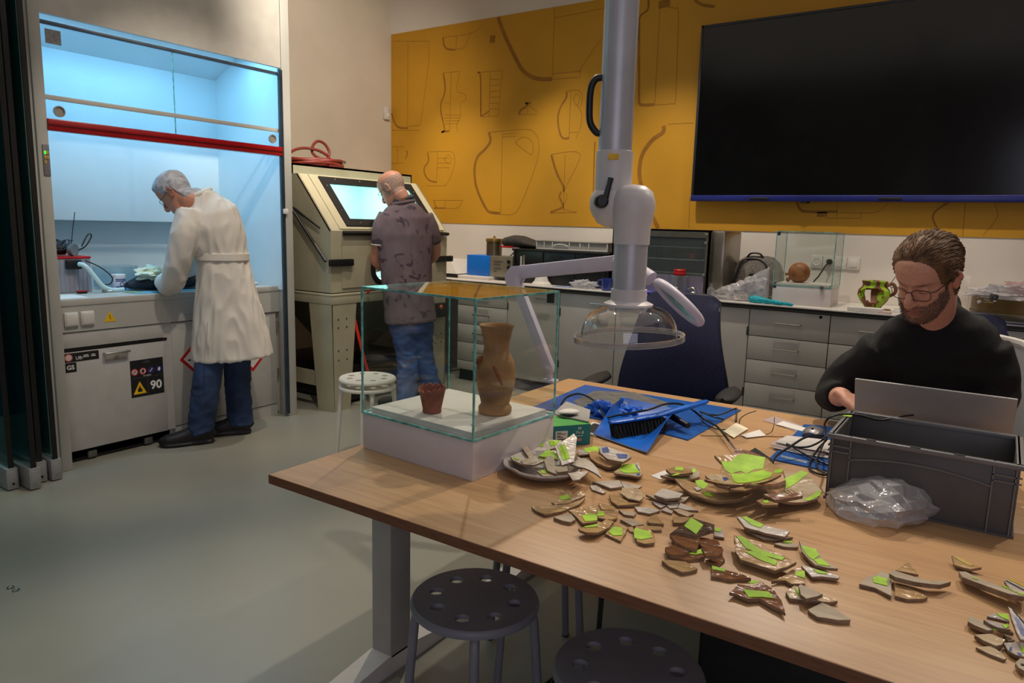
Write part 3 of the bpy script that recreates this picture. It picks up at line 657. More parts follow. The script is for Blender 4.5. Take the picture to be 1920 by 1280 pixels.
MB().lathe([(.05, 0), (.055, .02), (.055, .2), (.03, .26), (.02, .3)], (BX - .10, 4.45, .25), 20).build('filter_bottle', mat('filter_yellow', (150, 128, 30), .35), bl)
MB().box(-4.9, BX - .1, 3.75, 4.6, .02, .3, .02).build('collector_box', M_black, bl)
# inside lining + lamp
MB().box(-4.98, -4.96, BY0 + .013, BY1 - .013, .9, 1.77).build('lining', mat('blast_lining', (196, 214, 212), .6, amt=.03), bl)
for a, b in ((BY0 + .013, BY0 + .02), (BY1 - .02, BY1 - .013)): MB().box(-4.97, BX - .02, a, b, .89, 1.30).box(-4.97, TX - .03, a, b, 1.30, 1.70).build('lining', MATS['blast_lining'], bl)
MB().box(-4.97, BX - .02, BY0 + .02, BY1 - .02, .878, .885).build('lining', MATS['blast_lining'], bl)
MB().box(-4.90, -4.5, BY0 + .15, BY1 - .15, 1.745, 1.77).build('inner_lamp', mat('blast_lamp', (190, 240, 235), .4, emit=2.0, amt=.01), bl)
area((-4.6, 4.15, 1.74), (-4.6, 4.15, 0), 8, .35, 1.0, (.62, .98, .95), 'blast_light')
area((-4.30, 4.15, 1.62), (-4.96, 4.15, 1.35), 4.5, .9, .06, (.62, .98, .95), 'blast_light')
# coiled hose on the cabinet
hc = thing('coiled_hose', 'dark red rubber hose coiled on top of the cream cabinet', 'hose', (-4.58, 3.90, 1.79))
pts = []
rr = random.Random(3)
cx_, cy_ = -4.58, 3.93
for i in range(7 * 24):
    a = i / 24 * 2 * math.pi; k = i / 24
    r1 = .235 - .012 * (k % 3) + .012 * math.sin(a * 1.7)
    pts.append((cx_ + .72 * r1 * math.cos(a), cy_ + 1.0 * r1 * math.sin(a) + .02 * math.sin(k * 2.1), 1.803 + .0085 * k * .8 + .008 * math.sin(a * 2 + k)))
MB().tube(smooth_path(pts, 2), .0115, 8).build('hose', mat('hose_dark_red', (128, 44, 34), .5, amt=.1), hc)
lp_ = [(cx_ - .08, cy_ - .19, 1.85), (cx_ - .06, cy_ - .17, 1.90), (cx_ - .03, cy_ - .08, 1.935), (cx_ + .02, cy_ + .03, 1.925), (cx_ + .05, cy_ + .11, 1.88), (cx_ + .03, cy_ + .06, 1.86), (cx_ - .01, cy_ + .0, 1.90), (cx_ - .02, cy_ + .01, 1.96), (cx_ - .01, cy_ + .05, 2.0), (cx_ + .01, cy_ + .10, 1.985), (cx_ + .03, cy_ + .13, 1.93), (cx_ + .04, cy_ + .12, 1.87), (cx_ + .07, cy_ + .17, 1.855), (cx_ + .09, cy_ + .2, 1.85)]
MB().tube(smooth_path(lp_, 8), .0115, 8).build('hose_end', MATS['hose_dark_red'], hc)
MB().tube([(cx_ + .09, cy_ + .2, 1.85), (cx_ + .1, cy_ + .235, 1.845)], .014, 10).build('hose_coupling', M_steel, hc)

# ================================================================== back counter units
CYF = 4.98
wt = MB().box(-5.36, 1.6, CYF, WY - .006, .872, .902, .002)
wt = wt.build('countertop', mat('counter_white', (214, 208, 200), .4, amt=.02), None); tag(wt, 'long white worktop with black edge along the back wall', 'worktop')
MB().box(-5.36, 1.6, CYF - .003, CYF - .0005, .874, .894).build('edge_band', M_black, wt)
M_seam = mat('carcass_dark', (52, 50, 48), .7)
units = [(-3.97, -3.435, 'd'), (-3.435, -2.925, 'r'), (-2.925, -2.425, 'r'), (-2.425, -1.92, 'l'), (-1.92, -1.412, 'l'), (-1.412, -.893, 'd'), (-.893, -.375, 'd'), (-.375, .14, 'r'), (.14, .66, 'r')]
UL = ['drawer cabinet seen through the display case, left end of the back counter', 'grey door cabinet right of the drawers behind the display case', 'grey door cabinet behind the dome, its handle by the right edge',
      'grey door cabinet behind the dome, its handle by the left edge', 'grey door cabinet behind the navy chair back', 'four-drawer grey cabinet between navy chair and seated man',
      'grey drawer cabinet partly hidden by the seated man\'s arm', 'grey door cabinet hidden behind the seated man', 'grey door cabinet at the far right of the back counter']
for (a, b, k), lab in zip(units, UL):
    t = thing('base_cabinet', lab, 'cabinet', ((a + b) / 2, 5.3, 0), group='grey base cabinets along the back wall')
    MB().box(a + .001, b - .001, CYF + .045, WY - .01, .10, .872).build('carcass', M_seam, t)
    MB().box(a + .001, b - .001, CYF + .06, CYF + .08, 0, .10).build('plinth', M_black, t)
    if k == 'd':
        for z0, z1 in ((.682, .862), (.517, .677), (.352, .512), (.187, .347), (.105, .182)):
            d = MB().box(a + .003, b - .003, CYF + .022, CYF + .044, z0, z1, .0015).build('drawer', M_grey, t)
            if z1 - z0 > .1:
                c = (a + b) / 2; zz = z0 + (z1 - z0) * .55
                MB().tube([(c - .08, CYF + .022, zz), (c - .078, CYF - .008, zz), (c + .078, CYF - .008, zz), (c + .08, CYF + .022, zz)], .0055, 8).build('handle', M_steel, d)
            if z1 > .8: MB().lathe([(.01, 0), (.01, .004)], M=frame((b - .06, CYF + .022, .845), (-1, 0, 0), (0, 0, 1)) , n=14).build('lock', M_steel, d)
    else:
        d = MB().box(a + .003, b - .003, CYF + .022, CYF + .044, .105, .862, .0015).build('door', M_grey, t)
        c = b - .13 if k == 'r' else a + .13
        if k == 'r' and a > -3.5 and a < -3: c = b - .14
        MB().tube([(c - .08, CYF + .022, .80), (c - .078, CYF - .008, .80), (c + .078, CYF - .008, .80), (c + .08, CYF + .022, .80)], .0055, 8).build('handle', M_steel, d)
        hx_ = a + .006 if k == 'r' else b - .006
        for z_ in (.68, .25): MB().box(hx_ - .006, hx_ + .006, CYF + .018, CYF + .03, z_, z_ + .06, .001).build('hinge', M_seam, d)
# ================================================================== work tables
T = 0.72
M_oak = wood('table_oak', (178, 136, 95), (200, 159, 113), .42)
M_oake = mat('table_edge', (120, 78, 52), .5, amt=.12, scale=20, stretch=(1, 1, 12))
M_frame = mat('table_frame', (176, 172, 166), .45, .2, amt=.03)
def desk(name, label, y0, y1, feet_y):
    t = thing(name, label, 'table', (-.6, (y0 + y1) / 2, 0), group='height-adjustable work tables')
    top = MB().box(-1.55, .33, y0, y1, T - .026, T, .002).build('tabletop', M_oak, t)
    eb = MB().box(-1.5508, .3308, y0 - .0012, y0 + .001, T - .025, T - .0012)
    eb.box(-1.5515, -1.549, y0, y1, T - .025, T - .0012).build('edge_band', M_oake, top)
    for x in (-1.475, .22):
        lg = MB().box(x - .04, x + .04, feet_y - .045, feet_y + .045, .05, T - .10, .004)
        lg = lg.build('leg_column', M_frame, t)
        ft = MB()
        a, b = feet_y - .34, feet_y + .34
        ft.raw([(x - .04, a, 0), (x + .04, a, 0), (x + .04, b, 0), (x - .04, b, 0), (x - .04, a, .022), (x + .04, a, .022), (x + .04, feet_y - .06, .06), (x - .04, feet_y - .06, .06), (x - .04, feet_y + .06, .06), (x + .04, feet_y + .06, .06), (x + .04, b, .022), (x - .04, b, .022)],
               [(0, 3, 2, 1), (0, 1, 5, 4), (4, 5, 6, 7), (7, 6, 9, 8), (8, 9, 10, 11), (2, 3, 11, 10), (0, 4, 7, 8, 11, 3), (1, 2, 10, 9, 6, 5)])
        ft.build('foot', M_white, t)
        MB().box(x - .03, x + .03, y0 + .24, y1 - .24, T - .10, T - .026).build('top_beam', M_frame, t)
    MB().box(-1.44, .18, feet_y - .02, feet_y + .02, T - .075, T - .035).build('cross_beam', M_frame, t)
    return t
desk('work_table', 'oak-topped work table in the foreground covered in pottery sherds', 1.16, 1.9585, 1.545)
desk('work_table', 'oak-topped work table behind, with the blue folders and the laptop', 1.9595, 2.755, 2.37)
# cable tray + cables + computer below
t = thing('computer_case', 'black computer case standing in shadow under the table', 'computer', (-.30, 1.85, 0))
MB().box(-.55, -.08, 1.72, 1.93, 0.02, .44, .008).build('case', M_black, t)
MB().box(-.54, -.09, 1.712, 1.72, .03, .43, .004).build('front_panel', M_rubber, t)
for x_ in (-.5, -.14): MB().box(x_ - .02, x_ + .02, 1.74, 1.91, 0, .022, .004).build('foot', M_rubber, t)
t = MB().tube(smooth_path([pz(1128, 1110, .55), pz(1125, 1150, .42), pz(1118, 1190, .30), pz(1085, 1225, .15), pz(1050, 1262, .012), pz(1000, 1300, .012)]), .007, 8).build('power_cable', M_black)
tag(t, 'thick black power cable drooping under the table to the floor', 'cable')
t = MB().tube(smooth_path([pz(1160, 1180, .012), pz(1110, 1190, .012), pz(1060, 1235, .012), pz(1030, 1290, .012)]), .005, 8).build('power_cable', M_black)
tag(t, 'thin black cable lying on the floor beside the drooping cable', 'cable')

# ------------------------------------------------------------------ stools
def stool(label, color, loc, rz, group=None, h=.45):
    t = thing('stool', label, 'stool', (0, 0, 0), 0, group)
    nm = 'stool_' + color
    m = mat('stool_grey', (128, 127, 134), .45, amt=.05) if color == 'grey' else mat('stool_white', (232, 226, 210), .4, amt=.02)
    t_ = bmesh.new(); R = .158; n = 48; es = []
    def circ(cx, cy, r, k):
        vs = [t_.verts.new((cx + r * math.cos(2 * math.pi * j / k), cy + r * math.sin(2 * math.pi * j / k), h)) for j in range(k)]
        return [t_.edges.new((vs[j], vs[(j + 1) % k])) for j in range(k)]
    es += circ(0, 0, R, n)
    for k in range(8):
        a = k * math.pi / 4 + .2; es += circ(.104 * math.cos(a), .104 * math.sin(a), .0185, 16)
    bmesh.ops.triangle_fill(t_, edges=es, use_beauty=True)
    g = bmesh.ops.extrude_face_region(t_, geom=list(t_.faces))
    for v in g['geom']:
        if isinstance(v, bmesh.types.BMVert): v.co.z -= .012
    mb = MB().merge(t_)
    mb.rings([[V((r * math.cos(2 * math.pi * j / n), r * math.sin(2 * math.pi * j / n), z)) for j in range(n)] for r, z in ((R - .001, h), (R + .004, h - .004), (R + .007, h - .012), (R + .005, h - .02), (R - .004, h - .02), (R - .004, h - .012))], closed=True)
    mb.build('seat', m, t, world=False)
    for k in range(4):
        a = k * math.pi / 2 + .5; c, s = math.cos(a), math.sin(a)
        pts = smooth_path([(.04 * c, .04 * s, h - .03), (.10 * c, .10 * s, h - .03), (.138 * c, .138 * s, h - .035), (.152 * c, .152 * s, h - .065), (.157 * c, .157 * s, h - .12), (.185 * c, .185 * s, .004)], 4)
        lo = MB().tube(pts, .012, 10).build('leg', m, t, world=False)
        MB().lathe([(.012, 0), (.012, .012)], (.185 * c, .185 * s, 0), 12).build('foot_cap', M_rubber if color == 'grey' else m, lo, world=False)
    t.location = loc; t.rotation_euler = (0, 0, rz); return t
s0 = stool('dark grey stool with round holes tucked under the near table edge', 'grey', (-1.022, 1.375, 0), .15, 'dark grey stools')
copy_tree(s0, (-.575, 1.335, 0), .3, 'dark grey stool at the bottom edge of the picture, mostly cut off')
copy_tree(s0, (-1.12, 1.83, 0), 1.0, 'dark grey stool further under the table, mostly hidden behind the tabletop')
w0 = stool('upper white stool of the stacked pair by the cream cabinet', 'white', (-2.985, 2.93, .045), .1, 'stacked white stools')
copy_tree(w0, (-2.985, 2.93, 0), .45, 'lower white stool of the stacked pair by the cream cabinet')

# ------------------------------------------------------------------ navy office chair
def office_chair(label, loc, rz):
    t = thing('office_chair', label, 'chair', (0, 0, 0), 0, 'navy office chairs')
    def back(u, v):   # u across, v up
        z = .50 + .585 * v; hw = .262 - .082 * v + .014 * math.sin(v * 5 + .5); x = (u * 2 - 1) * hw
        y = .235 - .07 * math.sin(v * math.pi * .85) + .09 * v * v - .05 * (1 - (u * 2 - 1) ** 2) + .03
        if v > .93: z -= .03 * abs(u * 2 - 1) ** 6
        return V((x, y, z))
    me = solid(MB().grid(back, 24, 24), .025); mesh_obj('backrest', me, M_navy, t, False)
    edge = [back(0, j / 16) for j in range(17)] + [back(i / 12, 1) for i in range(1, 13)] + [back(1, 1 - j / 16) for j in range(1, 17)]
    MB().tube(edge, .013, 8).build('back_frame', mat('navy_frame', (20, 22, 48), .5, amt=.1), t, False)
    MB().box(-.24, .24, -.24, .22, .43, .50, .035, seg=3).build('seat', M_navy, t, False)
    MB().box(-.05, .05, -.05, .26, .38, .43, .01).box(-.04, .04, .23, .28, .38, .62, .01).build('mechanism', M_black, t, False)
    for s in (-1, 1):
        MB().tube(smooth_path([(s * .2, 0, .42), (s * .29, .0, .43), (s * .30, .02, .52), (s * .30, .03, .66)]), .016, 8).build('arm_post', M_black, t, False)
        MB().loft([((s * .30, -.12 + .27 * q, .69), (1, 0, 0), .045 * math.sqrt(max(.05, 1 - (2 * q - 1) ** 4)), .018) for q in [0, .05, .15, .3, .5, .7, .85, .95, 1]], 20).build('armrest', M_rubber, t, False)
    MB().lathe([(.03, .1), (.03, .24), (.022, .24), (.022, .40)], n=16).build('gas_column', M_black, t, False)
    for k in range(5):
        a = k * 2 * math.pi / 5 + .3; c, s = math.cos(a), math.sin(a)
        l = MB().tube([(0, 0, .11), (.15 * c, .15 * s, .10), (.30 * c, .30 * s, .075)], [.03, .024, .017], 10).build('base_arm', M_black, t, False)
        MB().lathe([(.012, -.018), (.028, -.016), (.03, 0), (.028, .016), (.012, .018)], M=Matrix.Translation((.30 * c, .30 * s, .03)) @ Matrix.Rotation(a, 4, 'Z') @ Matrix.Rotation(math.pi / 2, 4, 'X'), n=16).build('castor', M_black, l, False)
    t.location = loc; t.rotation_euler = (0, 0, rz); return t
oc = office_chair('empty navy mesh office chair with black armrests behind the table', (-1.21, 2.97, 0), .12)
copy_tree(oc, (-.10, 3.08, 0), .15, 'navy office chair that the man in the black jumper sits on')

# ------------------------------------------------------------------ display case
def vitrine(label, group, c, w, d, rz, zb, hb, zt):
    t = thing('display_case', label, 'display case', (c[0], c[1], zb), 0, group)
    M = Matrix.Translation((c[0], c[1], 0)) @ Matrix.Rotation(rz, 4, 'Z')
    MB().box(-w / 2, w / 2, -d / 2, d / 2, zb, zb + hb, .002, M=M).build('base', mat('case_white', (214, 206, 204), .5, amt=.02), t)
    q = .018
    MB().box(-w / 2 + q, w / 2 - q, -d / 2 + q, d / 2 - q, zb + hb, zb + hb + .018, .001, M=M).build('plinth', M_white, t)
    g = .006; z0, z1 = zb + hb + .001, zt
    for nm, b in (('front', (-w / 2, w / 2, -d / 2, -d / 2 + g)), ('back', (-w / 2, w / 2, d / 2 - g, d / 2)), ('l', (-w / 2, -w / 2 + g, -d / 2 + g, d / 2 - g)), ('r', (w / 2 - g, w / 2, -d / 2 + g, d / 2 - g))):
        MB().box(b[0], b[1], b[2], b[3], z0, z1 - g, M=M).build('glass_pane', M_glass, t)
    tp = MB().box(-w / 2, w / 2, -d / 2, d / 2, z1 - g, z1, M=M).build('glass_top', M_glass, t)
    ed = MB(); e = .0024
    for sx in (-1, 1):
        for sy in (-1, 1): ed.box(sx * w / 2 - e, sx * w / 2 + e, sy * d / 2 - e, sy * d / 2 + e, z0, z1, M=M)
    for z in (z0 + .001, z1 - .0028):
        for s in (-1, 1):
            ed.box(-w / 2, w / 2, s * d / 2 - e, s * d / 2 + e, z - .003, z + .003, M=M)
            ed.box(s * w / 2 - e, s * w / 2 + e, -d / 2, d / 2, z - .003, z + .003, M=M)
    ed.build('polished_edge', M_gedge, t)
    return t, M
vt, VM = vitrine('glass display case on a white base at the near table corner', 'glass display cases', (-1.297, 1.648), .432, .372, math.radians(-3.5), T, .108, 1.203)
MB().box(.216 - .035, .216 - .012, .178, .184, 1.165, 1.195, M=VM).build('corner_clip', mat('clip_dark', (60, 60, 66), .4, .4), vt)
lk = MB().lathe([(.017, -.02), (.019, -.012), (.019, .012), (.017, .02)], M=VM @ Matrix.Translation((.02, .205, .87)) @ Matrix.Rotation(math.pi / 2, 4, 'X'), n=20).build('lock', M_steel, vt)
zp = T + .108 + .0185
# red cup
pc = pz(810, 772, zp)
M_terra = mat('terracotta', (142, 82, 62), .75, amt=.2, scale=30, bump=.2)
cup = thing('clay_cup', 'small broken-rimmed red clay cup inside the display case', 'cup', (pc.x, pc.y, zp))
mb = MB()
n = 40
prof = [(.026, 0), (.028, .004), (.027, .010), (.031, .03), (.036, .055), (.0385, .070), (.040, .076), (.036, .0755), (.033, .06), (.027, .02), (.002, .015)]
rg = []
for i, (r, z) in enumerate(prof):
    rg.append([V((pc.x + r * math.cos(2 * math.pi * j / n), pc.y + r * math.sin(2 * math.pi * j / n), zp + (z - (.010 * max(0, math.sin(2 * math.pi * j / n * 1 + 3.4)) ** 2 + .004 * math.sin(j * 1.9) if 5 <= i <= 7 else 0)))) for j in range(n)])
mb.rings(rg); mb.build('cup_body', M_terra, cup)
# vase
pv = pz(928, 773, zp)
vase = thing('clay_vase', 'tall waisted tan clay vase with reddish broken patches in the display case', 'vase', (pv.x, pv.y, zp))
M_vase = mat('vase_clay', (176, 132, 84), .7, rgb2=(124, 92, 64), scale=9, bump=.15, bscale=40, stretch=(1, 1, 2.5))
prof = [(.044, 0), (.048, .004), (.049, .016), (.046, .022), (.041, .028), (.044, .04), (.053, .075), (.058, .105), (.057, .135), (.051, .157), (.043, .172), (.037, .184), (.036, .196), (.040, .22), (.046, .248), (.050, .256), (.0495, .259), (.045, .255), (.036, .22), (.03, .19), (.03, .17), (.001, .165)]
n = 48
rg = [[V((pv.x + r * (1 + .012 * noise.noise((math.cos(2 * math.pi * j / n) * 1.5, math.sin(2 * math.pi * j / n) * 1.5, z * 30))) * math.cos(2 * math.pi * j / n), pv.y + r * math.sin(2 * math.pi * j / n), zp + z)) for j in range(n)] for r, z in prof]
vb = MB(); vb.rings(rg); vb.build('vase_body', M_vase, vase)
M_break = mat('vase_red', (140, 78, 50), .8, amt=.2, scale=30, bump=.3)
def on_vase(a, z, r): return V((pv.x + r * math.cos(a), pv.y + r * math.sin(a), zp + z))
MB().tube([on_vase(3.9 + .1 * q, .160 - .012 * math.sin(q * .8), .0545 + .002 * (q % 2)) for q in range(7)], [.004, .007, .006, .008, .006, .007, .003], 7).build('broken_handle_scar', M_break, vase)
MB().tube([on_vase(5.2 + .12 * q, .150 - .014 * q, .0555) for q in range(5)], [.003, .005, .006, .005, .003], 7).build('chipped_edge', M_break, vase)

# ------------------------------------------------------------------ extraction arm
ax, ay = -.921, 1.845
rd = V((.826, .563, 0)).normalized(); fd = V((-.563, .826, 0)); 
bx, by = -.853, 1.836
M_tube = mat('arm_tube', (190, 190, 196), .38, .25, amt=.03)
M_armw = mat('arm_white', (214, 208, 208), .42, amt=.02)
ea = thing('extraction_arm', 'white ceiling-mounted extraction arm ending in a clear dome', 'extraction arm', (ax, ay, CZ))
MB().lathe([(.046, 1.57), (.046, CZ)], (ax, ay, 0), 40).build('upper_tube', M_tube, ea)
col = MB().lathe([(.046, 1.46), (.0505, 1.46), (.0505, 1.595), (.046, 1.597)], (ax, ay, 0), 40).build('collar', M_armw, ea)
lbp = pD(1133, 323, 1.96)
ml = frame((ax, ay, 1.578), rd, (0, 0, 1))
lb = MB().box(-.024, .004, -.009, .007, .0485, .0515, M=Matrix.Translation((ax, ay, 1.578)) @ Matrix((rd, V((0, 0, 1)), rd.cross(V((0, 0, 1))))).transposed().to_4x4(), bev=.0005).build('yellow_label', MATS['sign_yellow'], col)
jc = V((ax, ay, 1.446)) - rd * .002
jt = (rd * .99 + V((0, 0, .03))).normalized()
jm = jt.cross(V((0, 0, 1))).normalized()
# joint: round housing left and right halves
JM = Matrix.Translation(jc) @ Matrix((jm, jm.cross(jt) * -1, jt)).transposed().to_4x4()
MB().lathe([(.002, -.052), (.026, -.050), (.044, -.040), (.054, -.020), (.0575, .0), (.0575, .036)], M=JM, n=40).ell(jc + V((0, 0, .008)), (.062, .060, .060), sub=4).build('joint_housing', M_armw, ea)
MB().lathe([(.060, .040), (.060, .062), (.057, .084), (.048, .100), (.03, .110), (.002, .112)], M=JM, n=40).build('joint_cap', M_armw, ea)
MB().lathe([(.0475, 1.345), (.049, 1.345), (.0495, 1.382), (.054, 1.41), (.059, 1.44), (.058, 1.465), (.05, 1.487), (.03, 1.502), (.002, 1.506)], (bx, by, 0), 40).build('lower_collar', M_armw, ea)
MB().lathe([(.045, 1.21), (.045, 1.35)], (bx, by, 0), 40).build('lower_tube', M_tube, ea)
MB().lathe([(.045, 1.222), (.0495, 1.222), (.0495, 1.19), (.068, 1.182), (.068, 1.176), (.045, 1.175)], (bx, by, 0), 40, cap=False).build('dome_collar', M_armw, ea)
dp = [(.066, 1.176)] + [(.066 + .068 * math.sin(a), 1.176 - .075 * (1 - math.cos(a)) - .006) for a in [i * math.pi / 2 / 10 for i in range(1, 11)]] + [(.135, 1.088), (.152, 1.086)]
tl = Matrix.Translation((bx, by, 1.19)) @ Matrix.Rotation(.06, 4, rd.cross(V((0, 0, 1)))) @ Matrix.Translation((-bx, -by, -1.19))
MB().lathe(dp, (bx, by, 0), 56, cap=False, M=tl).build('clear_dome', M_clear, ea)
MB().lathe([(.150, 1.078), (.154, 1.078), (.154, 1.094), (.150, 1.094), (.150, 1.078)], (bx, by, 0), 56, cap=False, M=tl).build('dome_rim', glass('acrylic_rim', (.86, .86, .86), 2.5, .05, .18, 1.5), ea)
# friction knob and hand grip
kn = jc - fd * .058 - rd * .036 + V((0, 0, .012))
kf = (-fd).normalized()
KM = frame(kn, rd, (0, 0, 1)); 
MB().lathe([(.018, -.03), (.018, .012), (.012, .018), (.002, .018)], M=Matrix.Translation(kn) @ (-fd).to_track_quat('Z', 'Y').to_matrix().to_4x4(), n=18).build('knob', M_black, ea)
MB().tube([kn - fd * .008 + rd * .008, kn - fd * .008 + rd * .018 + V((0, 0, .045)), kn - fd * .006 + rd * .022 + V((0, 0, .062))], [.009, .007, .008], 8).build('knob_lever', M_black, ea)
g0 = V((ax, ay, 0)) - rd * .045
MB().tube(smooth_path([g0 + V((0, 0, 1.79)) - rd * -.004, g0 - rd * .016 + V((0, 0, 1.785)), g0 - rd * .028 + V((0, 0, 1.76)), g0 - rd * .030 + V((0, 0, 1.71)), g0 - rd * .026 + V((0, 0, 1.67)), g0 - rd * .008 + V((0, 0, 1.645)), g0 + rd * .004 + V((0, 0, 1.645))]), .0095, 10).build('hand_grip', M_black, ea)
MB().lathe([(.046, CZ - .03), (.11, CZ - .03), (.11, CZ)], (ax, ay, 0), 32).build('ceiling_flange', M_armw, ea)

# ------------------------------------------------------------------ magnifier lamp
lp = thing('magnifier_lamp', 'lilac-white articulated magnifier lamp clamped to the far table edge', 'lamp', (-1.52, 2.70, T))
b0 = V((-1.575, 2.63, T)); e1 = pY(1038, 700, 2.63)
kj = pY(965, 520, 2.66); e2 = pY(1160, 492, 2.55)
MB().box(b0.x - .03, b0.x + .03, b0.y - .02, b0.y + .03, T, T + .012, .003).lathe([(.014, T), (.014, T + .05)], (b0.x, b0.y, 0), 16).build('clamp', M_lilac, lp)
e1 = V((b0.x, b0.y, T + .06))
def bar(a, b, w, h):
    a, b = V(a), V(b); d = (b - a); up = V((0, 0, 1)); l = d.cross(up).normalized()
    M = frame(a, d, l); return MB().box(0, d.length, -w / 2, w / 2, -h / 2, h / 2, .006, M=M)
MB().ell(e1, (.022, .022, .025)).build('base_joint', M_lilac, lp)
bar(e1, kj, .03, .048).build('lower_arm', M_lilac, lp)
mk = MB(); ys = kj.y
mk.prism([(kj.x - .035, kj.z - .03), (kj.x - .045, kj.z + .01), (kj.x - .01, kj.z + .05), (kj.x + .045, kj.z + .055), (kj.x + .05, kj.z + .005), (kj.x + .02, kj.z - .06), (kj.x - .015, kj.z - .06)], 0, .034, M=Matrix.Translation((0, ys + .017, 0)) @ Matrix.Rotation(math.pi / 2, 4, 'X'))
mk.build('elbow', M_lilac, lp)
MB().tube([V((kj.x + .048, ys - .005, kj.z + .02)), V((kj.x + .05, ys - .005, kj.z + .10))], .004, 8).build('tension_rod', M_steel, lp)
bar(kj + V((.03, 0, .025)), e2, .032, .058).build('upper_arm', M_lilac, lp)
MB().ell(e2, (.028, .026, .034)).build('head_joint', M_lilac, lp)
h0 = pY(1200, 506, 2.52); h1 = pY(1312, 600, 2.46)
hd = (h1 - h0).normalized(); HL = (h1 - h0).length; hc_ = h0 + hd * (HL * .66); vv_ = (hc_ - EYE).normalized(); hl = vv_ * .93 + vv_.cross(hd).normalized() * .16; hl = (hl - hd * hl.dot(hd)).normalized()
MB().tube([e2, h0 - hd * .02, h0 + hd * .06], [.018, .022, .03], 12).build('neck', M_lilac, lp)
rim = [hc_ + hd * (HL * .34 * math.cos(a)) + hl * (.085 * math.sin(a)) for a in [2 * math.pi * j / 40 for j in range(40)]]
MB().tube(rim, .016, 10, closed=True).build('head_rim', M_lilac, lp)
nm_ = hd.cross(hl).normalized()
MB().lathe([(.001, -.004), (1, -.004), (1, .004), (.001, .004)], M=Matrix.Translation(hc_) @ Matrix((hd * HL * .30, hl * .075, nm_)).transposed().to_4x4(), n=36).build('lens', glass('lens_green', (.35, .62, .55), 1.0), lp)

# ------------------------------------------------------------------ storage crate, laptop
M_crate = mat('crate_grey', (82, 80, 80), .48, amt=.05, scale=15)
cr = thing('storage_crate', 'grey plastic storage crate with open top on the table', 'crate', (-.115, 2.06, T))
cx0, cx1, cy0, cy1, cz1 = -.318, .085, 1.912, 2.21, T + .172
ww = .006
MB().box(cx0, cx1, cy0, cy1, T, T + .006).build('crate_floor', M_crate, cr)
def wall(mb, a): mb.box(*a, .001)
wb = MB()
for a in ((cx0 + .004, cx1 - .004, cy0 + .004, cy0 + .004 + ww, T, cz1), (cx0 + .004, cx1 - .004, cy1 - .004 - ww, cy1 - .004, T, cz1), (cx0 + .004, cx0 + .004 + ww, cy0 + .01, cy1 - .01, T, cz1), (cx1 - .004 - ww, cx1 - .004, cy0 + .01, cy1 - .01, T, cz1)): wall(wb, a)
wb.build('crate_walls', M_crate, cr)
rm = MB()
for a in ((cx0 - .004, cx1 + .004, cy0 - .004, cy0 + .013), (cx0 - .004, cx1 + .004, cy1 - .013, cy1 + .004), (cx0 - .004, cx0 + .013, cy0, cy1), (cx1 - .013, cx1 + .004, cy0, cy1)): rm.box(a[0], a[1], a[2], a[3], cz1 - .012, cz1, .003)
rm.build('crate_rim', mat('crate_rim_grey', (112, 110, 110), .45, amt=.04), cr)
RIBM = MATS['crate_rim_grey']
def rib(*a): MB().box(*a).build('rib', RIBM, cr)
for z in (cz1 - .032, cz1 - .046):
    rib(cx0 - .001, cx0 + .055, cy0 - .001, cy0 + .005, z, z + .003); rib(cx1 - .055, cx1 + .001, cy0 - .001, cy0 + .005, z, z + .003); rib(cx0 - .001, cx0 + .004, cy0, cy1, z, z + .003)
for x in (cx0 + .008, cx0 + .05, cx1 - .055, cx1 - .012): rib(x, x + .003, cy0 - .001, cy0 + .005, T + .004, cz1)
for y in (cy0 + .03, cy1 - .05): rib(cx0 - .001, cx0 + .005, y, y + .003, T + .004, cz1)
# moulded arch brace along the front
arch = [(cx0 + .05 + (cx1 - cx0 - .105) * q / 20, cz1 - .062 + .018 * (1 - (q / 10 - 1) ** 2)) for q in range(21)]
rg = [[V((x, cy0 - .001, z)), V((x, cy0 + .005, z)), V((x, cy0 + .005, z + .003)), V((x, cy0 - .001, z + .003))] for x, z in arch]
MB().rings(rg).build('arch_brace', RIBM, cr)
for x in (cx0 + .085, cx0 + .18, cx0 + .27):
    MB().box(x, x + .022, cy0 - .002, cy0 + .008, cz1, cz1 + .0012, .0004).build('rim_slot', M_black, cr)
MB().box(cx0 - .005, cx0 + .016, cy1 - .09, cy1 - .05, cz1 + .0002, cz1 + .0012).box(cx0 - .0055, cx0 - .004, cy1 - .09, cy1 - .05, cz1 - .03, cz1 + .001).build('lime_tape', M_lime, cr)

lt = thing('laptop', 'silver laptop with its lid open, seen from behind over the crate', 'laptop', (-.13, 2.45, T))
HY = 2.42
MB().box(-.325, .065, HY, HY + .25, T + .002, T + .016, .004).build('laptop_base', M_alu, lt)
MB().box(-.30, .04, HY + .03, HY + .13, T + .016, T + .018, .001).build('keyboard', M_black, lt)
ld = V((0, -.105, .222)); LM = frame((-.33, HY + .004, T + .018), (1, 0, 0), ld)
lid = MB().box(0, .40, 0, .252, -.0035, .0035, .003, M=LM).build('lid', mat('laptop_silver', (168, 166, 164), .42, .3, amt=.03), lt)
MB().box(.008, .392, .012, .244, -.0045, -.0034, M=LM).build('screen', M_black, lid)
MB().tube([V((-.3, HY + .002, T + .017)), V((.04, HY + .002, T + .017))], .006, 10).build('hinge', M_black, lt)

